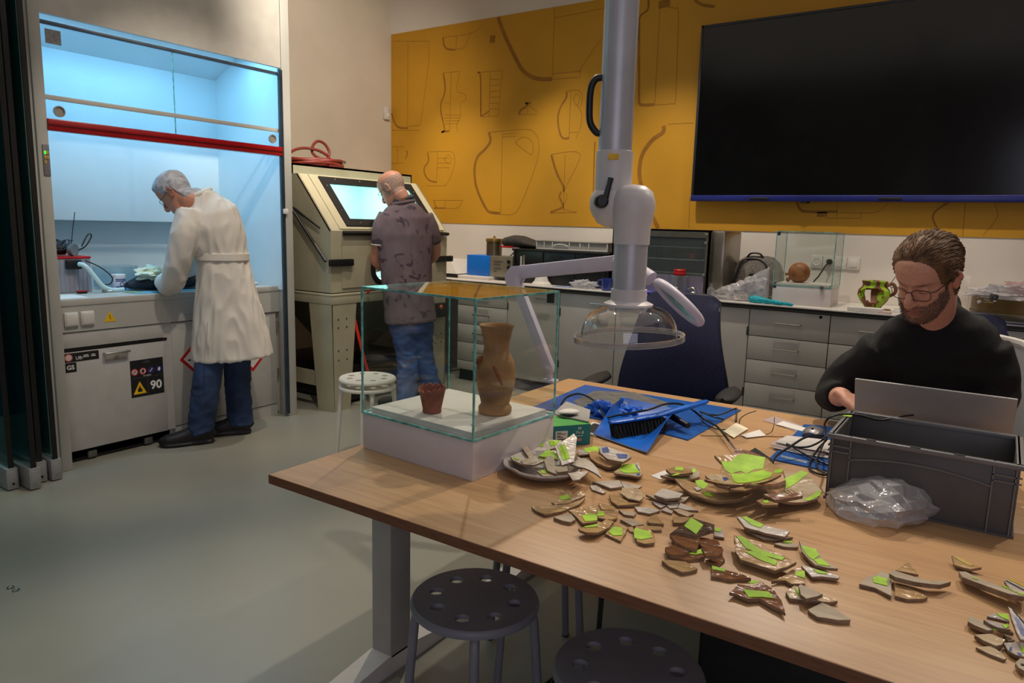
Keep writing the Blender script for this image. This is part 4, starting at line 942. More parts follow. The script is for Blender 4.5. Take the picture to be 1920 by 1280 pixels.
# ------------------------------------------------------------------ blue folders, dustpan, brush
def flat(name, label, cat, px, z, th, m, parent=None, group=None, bev=0):
    P_ = [pz(a, b, z) for a, b in px]
    mb = MB().prism([(p.x, p.y) for p in P_], z - th, z)
    o = mb.build(name, m, parent, smooth=0)
    if parent is None: tag(o, label, cat, group)
    return o
M_blueg = mat('folder_blue', (16, 92, 178), .38, rgb2=(10, 74, 150), scale=5)
bf = thing('blue_folder', 'large blue plastic folder smeared with grey dirt, lying by the navy chair', 'folder', tuple(pz(1200, 775, T)))
flat('cover', None, None, [(1000, 762), (1097, 721), (1390, 768), (1290, 824), (1200, 800)], T + .004, .0035, M_blueg, bf)
flat('dirt_smear', None, None, [(1075, 752), (1115, 732), (1190, 735), (1258, 756), (1235, 772), (1170, 782), (1105, 778)], T + .0046, .0005, mat('dirt_grey', (96, 94, 92), .8, amt=.25, scale=18, stretch=(1, 5, 1)), bf)
f2 = thing('blue_folder', 'blue folder under the papers and the mouse beside the crate', 'folder', tuple(pz(1500, 850, T)))
flat('cover', None, None, [(1442, 859), (1508, 795), (1570, 800), (1562, 884)], T + .004, .0035, M_blueg, f2)
flat('printed_strip', None, None, [(1463, 856), (1465, 853), (1514, 864), (1512, 868)], T + .0044, .0004, mat('strip_grey', (140, 150, 165), .6, amt=.2, scale=60), f2)
# dustpan
dpn = thing('dustpan', 'blue plastic dustpan lying open on the table', 'dustpan', tuple(pz(1190, 820, T)))
a0, a1, a2, a3 = pz(1113, 817, T), pz(1214, 853, T), pz(1268, 797, T), pz(1165, 772, T)
def panpt(u, v, dz=0):
    p = a0.lerp(a1, u).lerp(a3.lerp(a2, u), v); e = max(max(0, 1 - u * 4.5) ** 2, max(0, (u - .74) / .26) ** 1.5, max(0, (v - .74) / .26) ** 1.5)
    return V((p.x, p.y, T + .0055 + .004 * v + .046 * min(1, e) * min(1, v * 1.6 + .05) + dz))
mesh_obj('pan', solid(MB().grid(panpt, 20, 20), .0025, offset=1), M_blue, dpn)
MB().tube([panpt(q / 10, 0) + V((0, 0, .0)) for q in range(11)], .0022, 6).build('rubber_lip', mat('lip_grey', (120, 122, 128), .6), dpn)
hb = panpt(.5, 1)
MB().tube([panpt(1, .95) - V((.02, 0, .02)), pz(1290, 798, T + .03)], [.012, .010], 8).build('pan_handle', M_black, dpn)
# brush
br = thing('hand_brush', 'blue hand brush with black bristles lying on the dustpan', 'brush', tuple(pz(1200, 800, T + .02)))
q0, q1, q2 = pz(1143, 792, T + .055), pz(1245, 776, T + .060), pz(1325, 752, T + .075)
bd = (q1 - q0).normalized(); bl_ = V((-bd.y, bd.x, 0)); 
secs = [(q0, bl_, .010, .005), (q0.lerp(q1, .1), bl_, .016, .006), (q0.lerp(q1, .5), bl_, .018, .007), (q0.lerp(q1, .92), bl_, .016, .007), (q1.lerp(q2, .15), bl_, .012, .010), (q1.lerp(q2, .5), bl_, .013, .009), (q1.lerp(q2, .9), bl_, .016, .008), (q2, bl_, .010, .006)]
MB().loft(secs, 20).build('handle', M_blue, br)
rr = random.Random(5); tb = MB()
for i in range(15):
    for j in range(4):
        c = q0.lerp(q1, .06 + .9 * i / 14) + bl_ * ((j - 1.5) * .010); c.z -= .008
        for k in range(3):
            tip = c + V((rr.uniform(-.006, .006), rr.uniform(-.006, .006), -.040 - rr.uniform(0, .004))) - bl_ * .012 + bl_ * (j - 1.5) * .002
            tip.z = max(tip.z, T + .0065)
            tb.tube([c, tip], [.0035, .0024], 5)
bo = tb.build('bristles', mat('bristle_black', (26, 24, 20), .8, amt=.3, scale=60), br); bo['kind'] = 'stuff'
# crumpled blue glove
def crumple(mb, c, r, seed, amp=.5, fr=2.2, sub=4, flat_z=None):
    t = bmesh.new(); bmesh.ops.create_icosphere(t, subdivisions=sub, radius=1)
    for v in t.verts:
        d = v.co.copy(); k = 1 + amp * noise.noise(d * fr + V((seed, seed * .7, 0))) + amp * .4 * abs(noise.noise(d * fr * 2.7 + V((0, seed, 3))))
        v.co = V((c[0] + d.x * r[0] * k, c[1] + d.y * r[1] * k, c[2] + d.z * r[2] * k))
        if flat_z is not None: v.co.z = max(v.co.z, flat_z + .0005)
    return mb.merge(t)
gp = pz(1140, 782, T)
gl = MB(); crumple(gl, (gp.x - .02, gp.y, T + .022), (.05, .03, .026), 3, .8, 2.6, 4, T + .005); crumple(gl, (gp.x + .05, gp.y + .03, T + .02), (.05, .03, .018), 8, .8, 2.6, 4, T + .005)
for k in range(4):
    c = gp + V((.01 + .02 * k, .03 + .005 * (k % 2), .02)); gl.tube(smooth_path([c, c + V((.02, .03, .015)), c + V((.035 + .01 * k, .02, .01))], 4), [.010] * 9, 8)
gl.build('nitrile_glove', mat('glove_blue', (20, 100, 214), .4, amt=.1, bump=.3, bscale=40)); tag(bpy.data.objects['nitrile_glove'], 'crumpled bright blue nitrile glove beside the dustpan', 'glove')
# glove box
gb = thing('glove_box', 'teal and green cardboard glove box beside the display case', 'box', tuple(pz(1068, 838, T)))
A, B = pz(1034, 839, T), pz(1106, 833, T)
gx = (B - A).normalized(); gy = V((-gx.y, gx.x, 0)); GL = (B - A).length; GM = Matrix.Translation(A) @ Matrix((gx, gy, V((0, 0, 1)))).transposed().to_4x4()
MB().box(-.08, GL, 0, .11, .001, .066, M=GM).build('carton', mat('box_teal', (22, 120, 128), .55, amt=.05), gb)
MB().box(-.08, GL, 0, .11, .066, .0666, M=GM).build('top_panel', mat('box_green', (70, 158, 66), .55, amt=.06, scale=20), gb)
lb = MB().box(.012, .052, -.0008, 0, .006, .042, M=GM @ Matrix.Translation((0, 0, .008))).build('white_label', M_paper, gb)
GT = lambda x, z: GM @ Matrix.Translation((x, -.001, z)) @ Matrix.Rotation(math.pi / 2, 4, 'X')
bars = MB(); rr = random.Random(2); xx = .018
while xx < .047:
    wd = rr.choice((.0006, .001, .0014)); bars.box(xx, xx + wd, -.0014, -.0008, .016, .026, M=GM); xx += wd + rr.choice((.0007, .0011))
bars.build('barcode', M_ink, lb)
for z, l_ in ((.044, .014), (.040, .030), (.034, .012), (.030, .020)): MB().box(.016, .016 + l_, -.0015, -.0008, z, z + .0018, M=GM).build('print_line', M_ink, lb)
text('M', .014, GT(.092, .054), M_whitep, gb, depth=.0002); text('7½-8', .013, GT(.092, .041), M_whitep, gb, depth=.0002); MB().box(.080, .104, -.0006, -.0001, .030, .0315, M=GM).build('print_line', M_whitep, gb)
MB().lathe([(.009, 0), (.009, .0004)], M=GT(.092, .019) @ Matrix.Scale(.6, 4, (0, 1, 0)), n=20).build('round_mark', mat('mark_pink', (170, 130, 130), .5), gb)
# open carton flap behind, phone-like black pad
flat('card_flap', 'grey card box lid lying behind the glove box', 'lid', [(1036, 775), (1062, 752), (1107, 768), (1104, 790)], T + .072, .004, mat('card_grey', (150, 148, 142), .7))
wp = thing('rounded_device', 'white and black rounded device resting on the glove box', 'device', tuple(pz(1070, 772, T + .072)))
c = pz(1064, 772, T + .082)
MB().loft([(c + gx * (-.03 + .07 * q), gy, .024 * math.sqrt(max(.04, 1 - (2 * q - 1) ** 2)), .009 * math.sqrt(max(.05, 1 - (2 * q - 1) ** 2))) for q in [0, .1, .3, .5, .7, .9, 1]], 20).build('shell', M_white, wp)
MB().loft([(c - gy * .006 - V((0, 0, .004)) + gx * (-.026 + .05 * q), gy, .022 * math.sqrt(max(.04, 1 - (2 * q - 1) ** 2)), .008 * math.sqrt(max(.05, 1 - (2 * q - 1) ** 2))) for q in [0, .1, .3, .5, .7, .9, 1]], 20).build('underside', M_black, wp)
flat('tablet', 'small dark screen tablet with white border behind the dustpan', 'tablet', [(1085, 808), (1112, 790), (1140, 797), (1118, 816)], T + .006, .006, M_white)
flat('screen', None, None, [(1092, 806), (1114, 793), (1132, 798), (1115, 812)], T + .0066, .0006, M_black, bpy.data.objects['tablet'])
# long black cable with grey tip
cb = thing('probe_cable', 'black cable looping over the dustpan to a grey metal tip', 'cable', tuple(pz(1300, 790, T)))
MB().tube(smooth_path([pz(1052, 758, T + .02), pz(1062, 745, T + .04), pz(1085, 738, T + .055), pz(1110, 748, T + .05), pz(1128, 770, T + .03), pz(1134, 782, T + .03), pz(1160, 778, T + .045), pz(1215, 768, T + .095), pz(1250, 757, T + .085), pz(1285, 760, T + .06), pz(1320, 785, T + .025), pz(1345, 800, T + .018), pz(1368, 828, T + .02)]), .0036, 8).build('cord', M_black, cb)
MB().tube([pz(1368, 828, T + .02), pz(1384, 849, T + .016)], [.0034, .0022], 8).build('metal_tip', M_steel, cb)
# black-rimmed glasses folded on table
gs = thing('protective_glasses', 'folded black spectacles with bent arms near the back table edge', 'glasses', tuple(pz(1350, 785, T)))
MB().tube(smooth_path([pz(1313, 771, T + .02), pz(1335, 780, T + .02), pz(1357, 786, T + .01)]), .003, 8).build('arm', M_black, gs)
MB().tube(smooth_path([pz(1313, 772, T + .02), pz(1345, 778, T + .025), pz(1378, 766, T + .035), pz(1381, 770, T + .03), pz(1380, 790, T + .006)]), [.003] * 22 + [.004] * 3, 8).build('bent_arm', M_black, gs)
MB().tube(smooth_path([pz(1315, 775, T + .02), pz(1320, 792, T + .006), pz(1340, 803, T + .005), pz(1362, 805, T + .005)]), .0022, 8).build('frame_wire', M_black, gs)
# papers, sticks, wire
flat('paper_slip', 'cream folded paper slip near the back table edge', 'paper', [(1357, 808), (1380, 792), (1403, 803), (1376, 820)], T + .006, .002, mat('paper_cream', (232, 220, 192), .8))
flat('paper_slip', 'white folded paper slip right of the cream one', 'paper', [(1390, 815), (1424, 805), (1436, 816), (1400, 820)], T + .005, .002, M_paper)
o = MB().tube([pz(1314, 816, T + .002), pz(1470, 818, T + .002)], .0018, 8).build('wooden_stick', mat('stick_wood', (196, 158, 106), .6)); tag(o, 'thin wooden stick lying before the paper slips', 'stick')
o = MB().tube(smooth_path([pz(1386, 795, T + .003), pz(1388, 785, T + .02), pz(1400, 776, T + .04), pz(1418, 770, T + .05)]), .0016, 6).build('wire', M_rubber); tag(o, 'short bent dark wire rising behind the cream paper slip', 'wire')
o = MB().tube(smooth_path([pz(1436, 814, T + .003), pz(1446, 810, T + .01), pz(1451, 798, T + .03), pz(1452, 782, T + .05)]), .0014, 6).build('wire', mat('wire_brown', (70, 54, 44), .5)); tag(o, 'thin brown wire curving up right of the white paper slip', 'wire')
M_film = glass('soft_film', (.95, .93, .93), .8, .1, .35, 1.45, (225, 210, 212))
flat('plastic_sleeve', 'pink and white plastic sleeve lying near the mouse', 'plastic sleeve', [(1430, 787), (1452, 780), (1512, 800), (1504, 812), (1470, 800)], T + .003, .001, M_film)
flat('paper_label', 'white printed label strip inside the plastic sleeve', 'label', [(1455, 795), (1468, 789), (1512, 802), (1504, 808)], T + .0045, .001, M_paper)
for k, (dx, dy, lab) in enumerate(((0, 0, 'lowest sheet of papers in plastic film on the blue folder'), (-6, -6, 'middle sheet of the film-covered papers on the blue folder'), (6, -10, 'top sheet of the film-covered papers below the mouse'))):
    flat('paper_sheet', lab, 'paper', [(1448 + dx, 838 + dy), (1470 + dx, 826 + dy), (1562 + dx, 836 + dy), (1552 + dx, 858 + dy), (1500 + dx, 850 + dy)], T + .008 + .005 * k, .002, M_film if k == 1 else mat('paper_grey', (206, 200, 196), .7), None, 'papers on the small blue folder')
# mouse
ms = thing('computer_mouse', 'silver and black computer mouse on the blue folder', 'mouse', tuple(pz(1525, 815, T)))
c = pz(1525, 812, T + .012)
MB().loft([(c + V((0, -.045 + .09 * q, .004)), (1, 0, 0), .030 * max(.35, 1 - (2 * q - 1) ** 4) ** .5, .018 * max(.2, 1 - (2 * q - 1) ** 2) ** .5) for q in [0, .06, .18, .35, .55, .75, .9, 1]], 24).build('shell', mat('mouse_silver', (150, 148, 150), .3, .6), ms)
MB().loft([(c + V((0, -.046 + .092 * q, -.006)), (1, 0, 0), .031 * max(.35, 1 - (2 * q - 1) ** 4) ** .5, .009 * max(.3, 1 - (2 * q - 1) ** 2) ** .5) for q in [0, .06, .18, .35, .55, .75, .9, 1]], 24).build('underside', M_black, ms)
MB().lathe([(.006, -.003), (.006, .003)], M=Matrix.Translation(c + V((0, -.02, .019))) @ Matrix.Rotation(math.pi / 2, 4, 'Y'), n=14).build('wheel', M_black, ms)
# black wedge block
wd = thing('black_wedge', 'black wedge-shaped adapter block behind the broken bowls', 'adapter', tuple(pz(1425, 862, T)))
wa = [pz(1398, 862, T), pz(1444, 876, T), pz(1448, 866, T), pz(1415, 852, T)]
wv = [(p.x, p.y, T + .0005) for p in wa] + [(wa[0].x, wa[0].y, T + .022), (wa[1].x, wa[1].y, T + .008), (wa[2].x, wa[2].y, T + .008), (wa[3].x, wa[3].y, T + .022)]
MB().raw(wv, [(0, 3, 2, 1), (4, 5, 6, 7), (0, 1, 5, 4), (1, 2, 6, 5), (2, 3, 7, 6), (3, 0, 4, 7)]).build('block', M_black, wd)
# cable bundle by the crate
kb = thing('cable_loops', 'black charger cable looped beside and over the crate rim', 'cable', tuple(pz(1530, 850, T)))
MB().tube(smooth_path([pz(1447, 874, T + .006), pz(1455, 855, T + .02), pz(1480, 838, T + .04), pz(1515, 818, T + .06), pz(1550, 820, T + .05), pz(1535, 840, T + .03), pz(1522, 860, T + .01), pz(1518, 878, T + .006), pz(1535, 888, T + .006), pz(1552, 888, T + .008), pz(1560, 870, T + .01)]), .0034, 8).build('cord', M_black, kb)
MB().tube(smooth_path([pz(1475, 832, T + .02), pz(1495, 838, T + .03), pz(1520, 836, T + .04), pz(1545, 822, T + .06), pz(1548, 806, T + .12), pz(1546, 795, T + .15), pz(1556, 782, T + .175), pz(1580, 776, T + .18), pz(1610, 778, T + .178), pz(1650, 787, T + .165), pz(1690, 780, T + .17), pz(1712, 778, T + .16)]), .003, 8).build('cord', M_black, kb)
MB().tube(smooth_path([pz(1485, 836, T + .02), pz(1510, 852, T + .012), pz(1530, 862, T + .012), pz(1555, 872, T + .008)]), .0034, 8).build('cord', M_black, kb)
MB().tube(smooth_path([pz(1548, 822, T + .05), pz(1536, 850, T + .03), pz(1530, 866, T + .012), pz(1536, 880, T + .006), pz(1552, 888, T + .006)]), .0028, 8).build('cord', M_black, kb)
# ================================================================== things on the back counter
CZT = .902
def cY(px, py, y): return pY(px, py, y)
# blue power unit on white slab
t = MB().box(-4.07, -3.72, 5.12, 5.42, CZT, CZT + .028, .004).build('white_slab', M_white); tag(t, 'white slab under the blue-sided metal unit on the counter', 'slab')
t = thing('power_unit', 'metal power unit with a bright blue side panel on the counter', 'power unit', (-3.78, 5.26, CZT + .028))
ub = MB().box(-3.76, -3.52, 5.19, 5.40, CZT + .03, 1.112, .003).build('housing', mat('unit_metal', (146, 140, 122), .4, .5, amt=.05), t)
MB().box(-4.02, -3.762, 5.19, 5.40, CZT + .03, 1.112, .002).build('blue_panel', mat('unit_blue', (10, 112, 212), .45, amt=.04), t)
for k in range(3): MB().lathe([(.016, 0), (.014, .012)], M=frame((-3.56 - .0 * k, 5.19, .97 + .05 * k), (1, 0, 0), (0, 0, 1)), n=14).build('dial', M_black, ub)
for k, (z, wd) in enumerate(((1.06, .10), (1.035, .07), (1.0, .08), (.975, .03))): MB().box(-3.72, -3.72 + wd, 5.1885, 5.19, z, z + .012).build('printed_line', mat('print_grey', (80, 78, 72), .7), ub)
for x_, z_ in ((-4.0, .95), (-3.79, .95)): MB().ell((x_, 5.189, z_), (.006, .003, .006), sub=1).build('screw', M_steel, t)
t = thing('metal_cylinder', 'brass-capped metal cylinder standing on the blue-sided unit', 'canister', (-3.80, 5.30, 1.112))
MB().lathe([(.07, 1.112), (.07, 1.235)], (-3.80, 5.30, 0), 28).build('body', mat('cyl_metal', (128, 116, 92), .35, .8), t)
MB().lathe([(.076, 1.235), (.078, 1.24), (.076, 1.262), (.012, 1.266), (.01, 1.285)], (-3.80, 5.30, 0), 28).build('cap', mat('brass', (196, 164, 96), .3, .8), t)
# black crates + tray + bag
t = thing('black_crate', 'wide black plastic crate on the counter under the grey tray', 'crate', (-3.05, 5.32, CZT))
MB().box(-3.50, -2.58, 5.16, 5.46, CZT + .002, 1.185, .012).build('body', mat('crate_black', (14, 14, 15), .4, amt=.2), t)
for x_ in (-3.48, -3.2, -2.9, -2.62): MB().box(x_ - .008, x_ + .008, 5.152, 5.164, CZT + .01, 1.17, .003).build('rib', M_black, t)
MB().box(-3.505, -2.575, 5.15, 5.47, 1.172, 1.19, .004).build('rim', M_rubber, t)
MB().box(-3.12, -3.02, 5.148, 5.152, 1.13, 1.145).build('label_slot', M_rubber, t)
t = thing('grey_tray', 'shallow grey ribbed tray lying on the black crate', 'tray', (-2.93, 5.3, 1.19))
tm = mat('tray_grey', (150, 146, 140), .5, amt=.04)
mb = MB()
frame_plate(mb, -3.27, -2.60, 5.17, 5.44, -3.255, -2.615, 5.185, 5.425, 1.195, 1.262, Matrix()); mb.box(-3.26, -2.61, 5.18, 5.43, 1.19, 1.196); mb.build('tray_body', tm, t)
for x_ in (-3.265, -3.19, -3.11, -2.95, -2.85, -2.77, -2.605): MB().box(x_ - .004, x_ + .004, 5.162, 5.172, 1.195, 1.262, .002).build('rib', M_white, t)
MB().box(-3.27, -2.60, 5.162, 5.174, 1.195, 1.203).build('lower_lip', M_white, t); MB().box(-3.275, -2.595, 5.160, 5.45, 1.258, 1.268, .002).build('upper_rim', tm, t)
MB().tube(smooth_path([(-3.1, 5.16, 1.225), (-3.06, 5.158, 1.238), (-3.0, 5.158, 1.238), (-2.96, 5.16, 1.225)]), .004, 6).build('handle', M_white, t)
t = thing('camera_bag', 'dark grey fabric bag with a red trim on the black crate', 'bag', (-3.5, 5.3, 1.19))
mb = MB(); mb.loft([(V((-3.68, 5.30, 1.225)), (0, 1, 0), .05, .02), (V((-3.65, 5.30, 1.235)), (0, 1, 0), .10, .045), (V((-3.57, 5.30, 1.245)), (0, 1, 0), .115, .055), (V((-3.50, 5.30, 1.243)), (0, 1, 0), .115, .053), (V((-3.40, 5.30, 1.228)), (0, 1, 0), .11, .038), (V((-3.29, 5.30, 1.212)), (0, 1, 0), .10, .020)], 24)
mesh_obj('bag_body', remesh(mb, .008, 6), mat('bag_fabric', (58, 54, 50), .8, amt=.15, scale=40, bump=.3, bscale=60), t)
MB().tube([(-3.66, 5.205, 1.197), (-3.52, 5.185, 1.197)], .007, 6).build('red_trim', M_red, t)
# sockets
def plug(o, c):
    MB().lathe([(.02, 0), (.02, .02), (.012, .035)], M=frame(c, (1, 0, 0), (0, 0, 1)), n=14).build('plug', M_black, o)
t = thing('wall_socket', 'white wall socket with black plug left of the dark bag', 'socket', (-3.68, WY, 1.17))
MB().box(-3.76, -3.62, WY - .014, WY, 1.09, 1.21, .004).build('plate', M_white, t); 
t2 = thing('power_plug', 'black plug and cord in the socket above the metal unit', 'plug', (-3.70, WY - .02, 1.17))
plug(t2, (-3.70, WY - .015, 1.17)); MB().tube(smooth_path([(-3.70, WY - .05, 1.17), (-3.74, WY - .07, 1.15), (-3.79, WY - .10, 1.09), (-3.82, WY - .12, 1.02)]), .005, 8).build('cord', M_black, t2)
t = thing('wall_socket', 'row of white wall sockets and switch above the counter near the seated man', 'socket', (-1.0, WY, 1.18))
for k, x_ in enumerate((-1.135, -1.052, -.972)):
    pl = MB().box(x_ - .040, x_ + .040, WY - .012, WY, 1.135, 1.225, .004).build('plate', M_white, t)
    if k < 3: MB().lathe([(.028, 0), (.028, .003), (.024, .003), (.022, .001), (.001, .001)], M=frame((x_, WY - .012, 1.18), (1, 0, 0), (0, 0, 1)), n=24).build('socket_well', M_white, pl)
sw = MB().box(-.93, -.845, WY - .014, WY, 1.135, 1.225, .004).build('switch_plate', M_white, t)
MB().box(-.912, -.863, WY - .019, WY - .013, 1.152, 1.208, .003).build('switch_rocker', M_white, sw)
t2 = thing('power_plug', 'dark plug and cord in the white sockets behind the small display case', 'plug', (-1.0, WY - .02, 1.2))
plug(t2, (-1.045, WY - .014, 1.185)); MB().tube(smooth_path([(-1.045, WY - .05, 1.185), (-1.06, WY - .06, 1.16), (-1.10, WY - .07, 1.08), (-1.13, WY - .08, 1.03), (-1.14, WY - .1, .92)]), .005, 8).build('cord', M_rubber, t2)
# left end: white device
t = thing('white_device', 'white sloping lab device at the left end of the counter', 'device', (-4.2, 5.3, CZT))
MB().raw([(-4.40, 5.12, CZT + .035), (-4.08, 5.12, CZT + .035), (-4.08, 5.42, CZT + .035), (-4.40, 5.42, CZT + .035), (-4.40, 5.16, 1.06), (-4.19, 5.16, 1.06), (-4.19, 5.40, 1.06), (-4.40, 5.40, 1.06)],
         [(0, 3, 2, 1), (4, 5, 6, 7), (0, 1, 5, 4), (1, 2, 6, 5), (2, 3, 7, 6), (3, 0, 4, 7)]).build('cover', M_white, t)
MB().box(-4.41, -4.07, 5.11, 5.43, CZT + .001, CZT + .035, .004).build('base', M_black, t)
t = MB().tube(smooth_path([(-4.12, 5.45, 1.0), (-4.05, 5.50, .985), (-3.98, 5.46, 1.0), (-3.95, 5.42, 1.03)]), .005, 6).build('thin_cord', M_rubber); tag(t, 'thin dark cord running to the blue-sided unit', 'cord')
# small things
p = cY(1015, 530, 5.1)
t = thing('paper_cone', 'white folded paper cone on the counter before the black crate', 'paper cone', (p.x, 5.1, CZT))
MB().lathe([(.085, CZT), (.08, CZT + .012), (.062, CZT + .03), (.035, CZT + .095), (.032, CZT + .098)], (p.x, 5.1, 0), 9).build('cone', M_paper, t, smooth=0)
p = cY(1095, 530, 5.08)
t = MB(); crumple(t, (p.x, 5.09, CZT + .03), (.10, .05, .03), 5, .8, 3, 4, CZT); t = t.build('plastic_bag', M_bag); tag(t, 'small crumpled clear plastic bag left of the blue mug', 'bag')
t = MB().box(-3.02, -2.86, 5.03, 5.10, CZT + .0005, CZT + .003).build('blue_booklet', mat('booklet_blue', (110, 130, 190), .6, amt=.3, scale=30)); tag(t, 'pale blue leaflet lying flat beside the paper cone', 'leaflet')
t = MB().box(-3.22, -3.08, 5.03, 5.12, CZT + .0005, CZT + .003).build('white_leaflet', M_paper); tag(t, 'white leaflet lying left of the paper cone', 'leaflet')
p = cY(1140, 540, 5.05)
t = thing('mug', 'blue mug on the counter beside the drying cabinet', 'mug', (-2.545, 5.05, CZT))
MB().lathe([(.036, CZT), (.040, CZT + .005), (.043, CZT + .095), (.040, CZT + .095), (.037, CZT + .01), (.001, CZT + .008)], (-2.535, 5.05, 0), 28).build('mug_body', mat('mug_blue', (52, 70, 150), .25, amt=.05), t)
MB().tube(smooth_path([(-2.575, 5.05, CZT + .08), (-2.605, 5.045, CZT + .075), (-2.61, 5.045, CZT + .045), (-2.575, 5.05, CZT + .022)]), .006, 8).build('handle', MATS['mug_blue'], t)
p = MB().tube([(-3.36, 5.08, CZT), (-3.36, 5.08, 1.13)], .008, 8).build('white_rod', M_white); tag(p, 'white rod standing before the black crate', 'rod')
# drying cabinet
t = thing('drying_cabinet', 'stainless drying cabinet with glass front and shelves on the counter', 'cabinet', (-2.1, 5.35, CZT))
X0, X1, Yf, Yb, Z0, Z1 = -2.53, -1.76, 5.10, 5.52, CZT + .004, 1.385
ms_ = mat('cab_steel', (150, 142, 130), .32, .85, amt=.05, scale=20)
mb = MB(); frame_plate(mb, X0, X1, Z0, Z1, X0 + .03, X1 - .03, Z0 + .155, Z1 - .055, -.02, 0, frame((0, Yf + .0, 0), (1, 0, 0), (0, 0, 1)))
mb.build('front_frame', ms_, t)
MB().box(X0, X0 + .012, Yf, Yb, Z0, Z1).box(X1 - .012, X1, Yf, Yb, Z0, Z1).box(X0, X1, Yf, Yb, Z1 - .012, Z1).box(X0, X1, Yb - .012, Yb, Z0, Z1).box(X0, X1, Yf, Yb, Z0, Z0 + .012).build('housing', ms_, t)
MB().box(X1 - .012, X1 + .10, Yf + .03, Yb, Z0, Z1 + .002, .02).build('side_cover', ms_, t)
MB().box(X0 + .012, X1 - .012, Yb - .02, Yb - .012, Z0, Z1).build('inner_back', mat('cab_inner', (136, 140, 140), .5), t)
for z in (1.065, 1.165, 1.255):
    MB().box(X0 + .02, X1 - .02, Yf + .03, Yb - .03, z, z + .006).build('shelf', mat('shelf_glass', (170, 180, 178), .3, amt=.1), t)
MB().box(X0 + .03, X1 - .03, Yf + .004, Yf + .008, Z0 + .155, Z1 - .055).build('glass_door', glass('cab_glass', (.86, .90, .90), .8, .05, .12, 1.5, (150, 160, 160)), t)  # grey milky veil stands in for the room's reflection in the door
MB().box(X0 + .02, X1 - .02, Yf - .022, Yf - .018, Z0 + .01, Z0 + .15).build('control_panel', mat('ctrl_violet', (150, 144, 160), .35, .4), t)
MB().box(X0 + .12, X0 + .32, Yf - .024, Yf - .022, Z0 + .06, Z0 + .13).build('red_display', mat('display_red', (170, 90, 84), .5), t)
for z in (Z1 - .03, Z1 - .09, Z0 + .16): MB().lathe([(.011, 0), (.011, .012), (.006, .014)], M=frame((X1 - .02, Yf - .02, z), (1, 0, 0), (0, 0, 1)), n=12).build('hinge_knob', M_steel, t)
for i, (x_, z, nm, lab, c_) in enumerate(((-2.20, 1.172, 'dark_bottle', 'dark small bottle on the middle shelf of the drying cabinet', 'b'), (-1.83, 1.172, 'dark_bottle', 'dark bottle at the right end of the drying cabinet shelf', 'b'), (-2.03, 1.172, 'brown_pot', 'small brown round pot on the drying cabinet shelf', 'p'), (-1.99, 1.172, 'brown_pot', 'larger brown round pot on the drying cabinet shelf', 'P'), (-1.925, 1.172, 'red_block', 'tiny red block on the drying cabinet shelf', 'r'))):
    q = thing(nm, lab, 'bottle' if c_ == 'b' else 'pot' if c_ in 'pP' else 'block', (x_, 5.25, z))
    if c_ == 'b':
        MB().lathe([(.026, 0), (.028, .03), (.024, .045), (.010, .05), (.010, .06)], (x_, 5.25, z), 16).build('body', M_black, q); MB().lathe([(.013, .06), (.013, .085)], (x_, 5.25, z), 14).build('cap', M_black, q)
    elif c_ in 'pP':
        s_ = .8 if c_ == 'p' else 1.1; MB().lathe([(.02 * s_, 0), (.045 * s_, .02 * s_), (.048 * s_, .04 * s_), (.03 * s_, .06 * s_), (.026 * s_, .06 * s_)], (x_ - (.06 if c_ == 'p' else 0), 5.30, z), 20).build('body', mat('pot_brown', (96, 60, 40), .7, amt=.2), q)
        MB().lathe([(.03 * s_, .058 * s_), (.034 * s_, .064 * s_), (.028 * s_, .066 * s_)], (x_ - (.06 if c_ == 'p' else 0), 5.30, z), 20).build('rim', MATS['pot_brown'], q)
    else: MB().box(x_ - .02, x_ + .02, 5.2, 5.23, z, z + .045, .003).build('body', M_red, q)
# tray with beaker
t = thing('blue_tray', 'violet-blue shallow tray before the drying cabinet', 'tray', (-2.0, 5.03, CZT))
mesh_obj('tray_body', solid(MB().lathe([(.001, CZT + .003), (.17, CZT + .003), (.21, CZT + .016), (.22, CZT + .02)], (0, 0, 0), 40, M=Matrix.Translation((-2.03, 5.035, 0)) @ Matrix.Scale(.30, 4, (0, 1, 0)), cap=False), .003), mat('tray_blue', (58, 50, 214), .35, amt=.05), t)
t = thing('glass_beaker', 'clear glass beaker on the violet tray', 'beaker', (-1.945, 5.03, CZT + .005))
c = (-1.945, 5.03, CZT + .008)
MB().lathe([(.001, 0), (.056, 0), (.060, .006), (.060, .135), (.066, .145), (.063, .146), (.0575, .135), (.0575, .008), (.001, .004)], c, 28, cap=False).build('glass_body', glass('beaker_glass', (.93, .94, .95), 1.8, .0, .14), t)
MB().box(-1.965, -1.93, 4.968, 4.970, CZT + .05, CZT + .075).build('white_marking', M_whitep, t)
t = thing('red_plastic_piece', 'bright red plastic cap lying on top of the glass beaker', 'cap', (-1.945, 5.03, CZT + .155))
MB().lathe([(.040, 0), (.044, .004), (.044, .040), (.040, .044), (.001, .044)], (-1.945, 5.03, CZT + .155), 24).build('cap_body', M_red, t)
MB().lathe([(.0435, .010), (.047, .012), (.047, .017), (.0435, .019)], (-1.945, 5.03, CZT + .155), 24).build('grip_ring', M_red, t)
t = thing('small_glass_bottle', 'small clear glass bottle right of the drying cabinet', 'bottle', (-1.73, 5.08, CZT))
MB().lathe([(.001, 0), (.024, 0), (.026, .01), (.026, .07), (.012, .085), (.012, .105), (.016, .11)], (-1.715, 5.06, CZT), 20, cap=False).build('body', MATS['beaker_glass'], t)
MB().lathe([(.016, .11), (.016, .125), (.001, .126)], (-1.715, 5.06, CZT), 16).build('stopper', M_clear, t)
t = thing('glass_tap', 'small glass and metal tap piece before the drying cabinet', 'tap', (-1.82, 5.0, CZT))
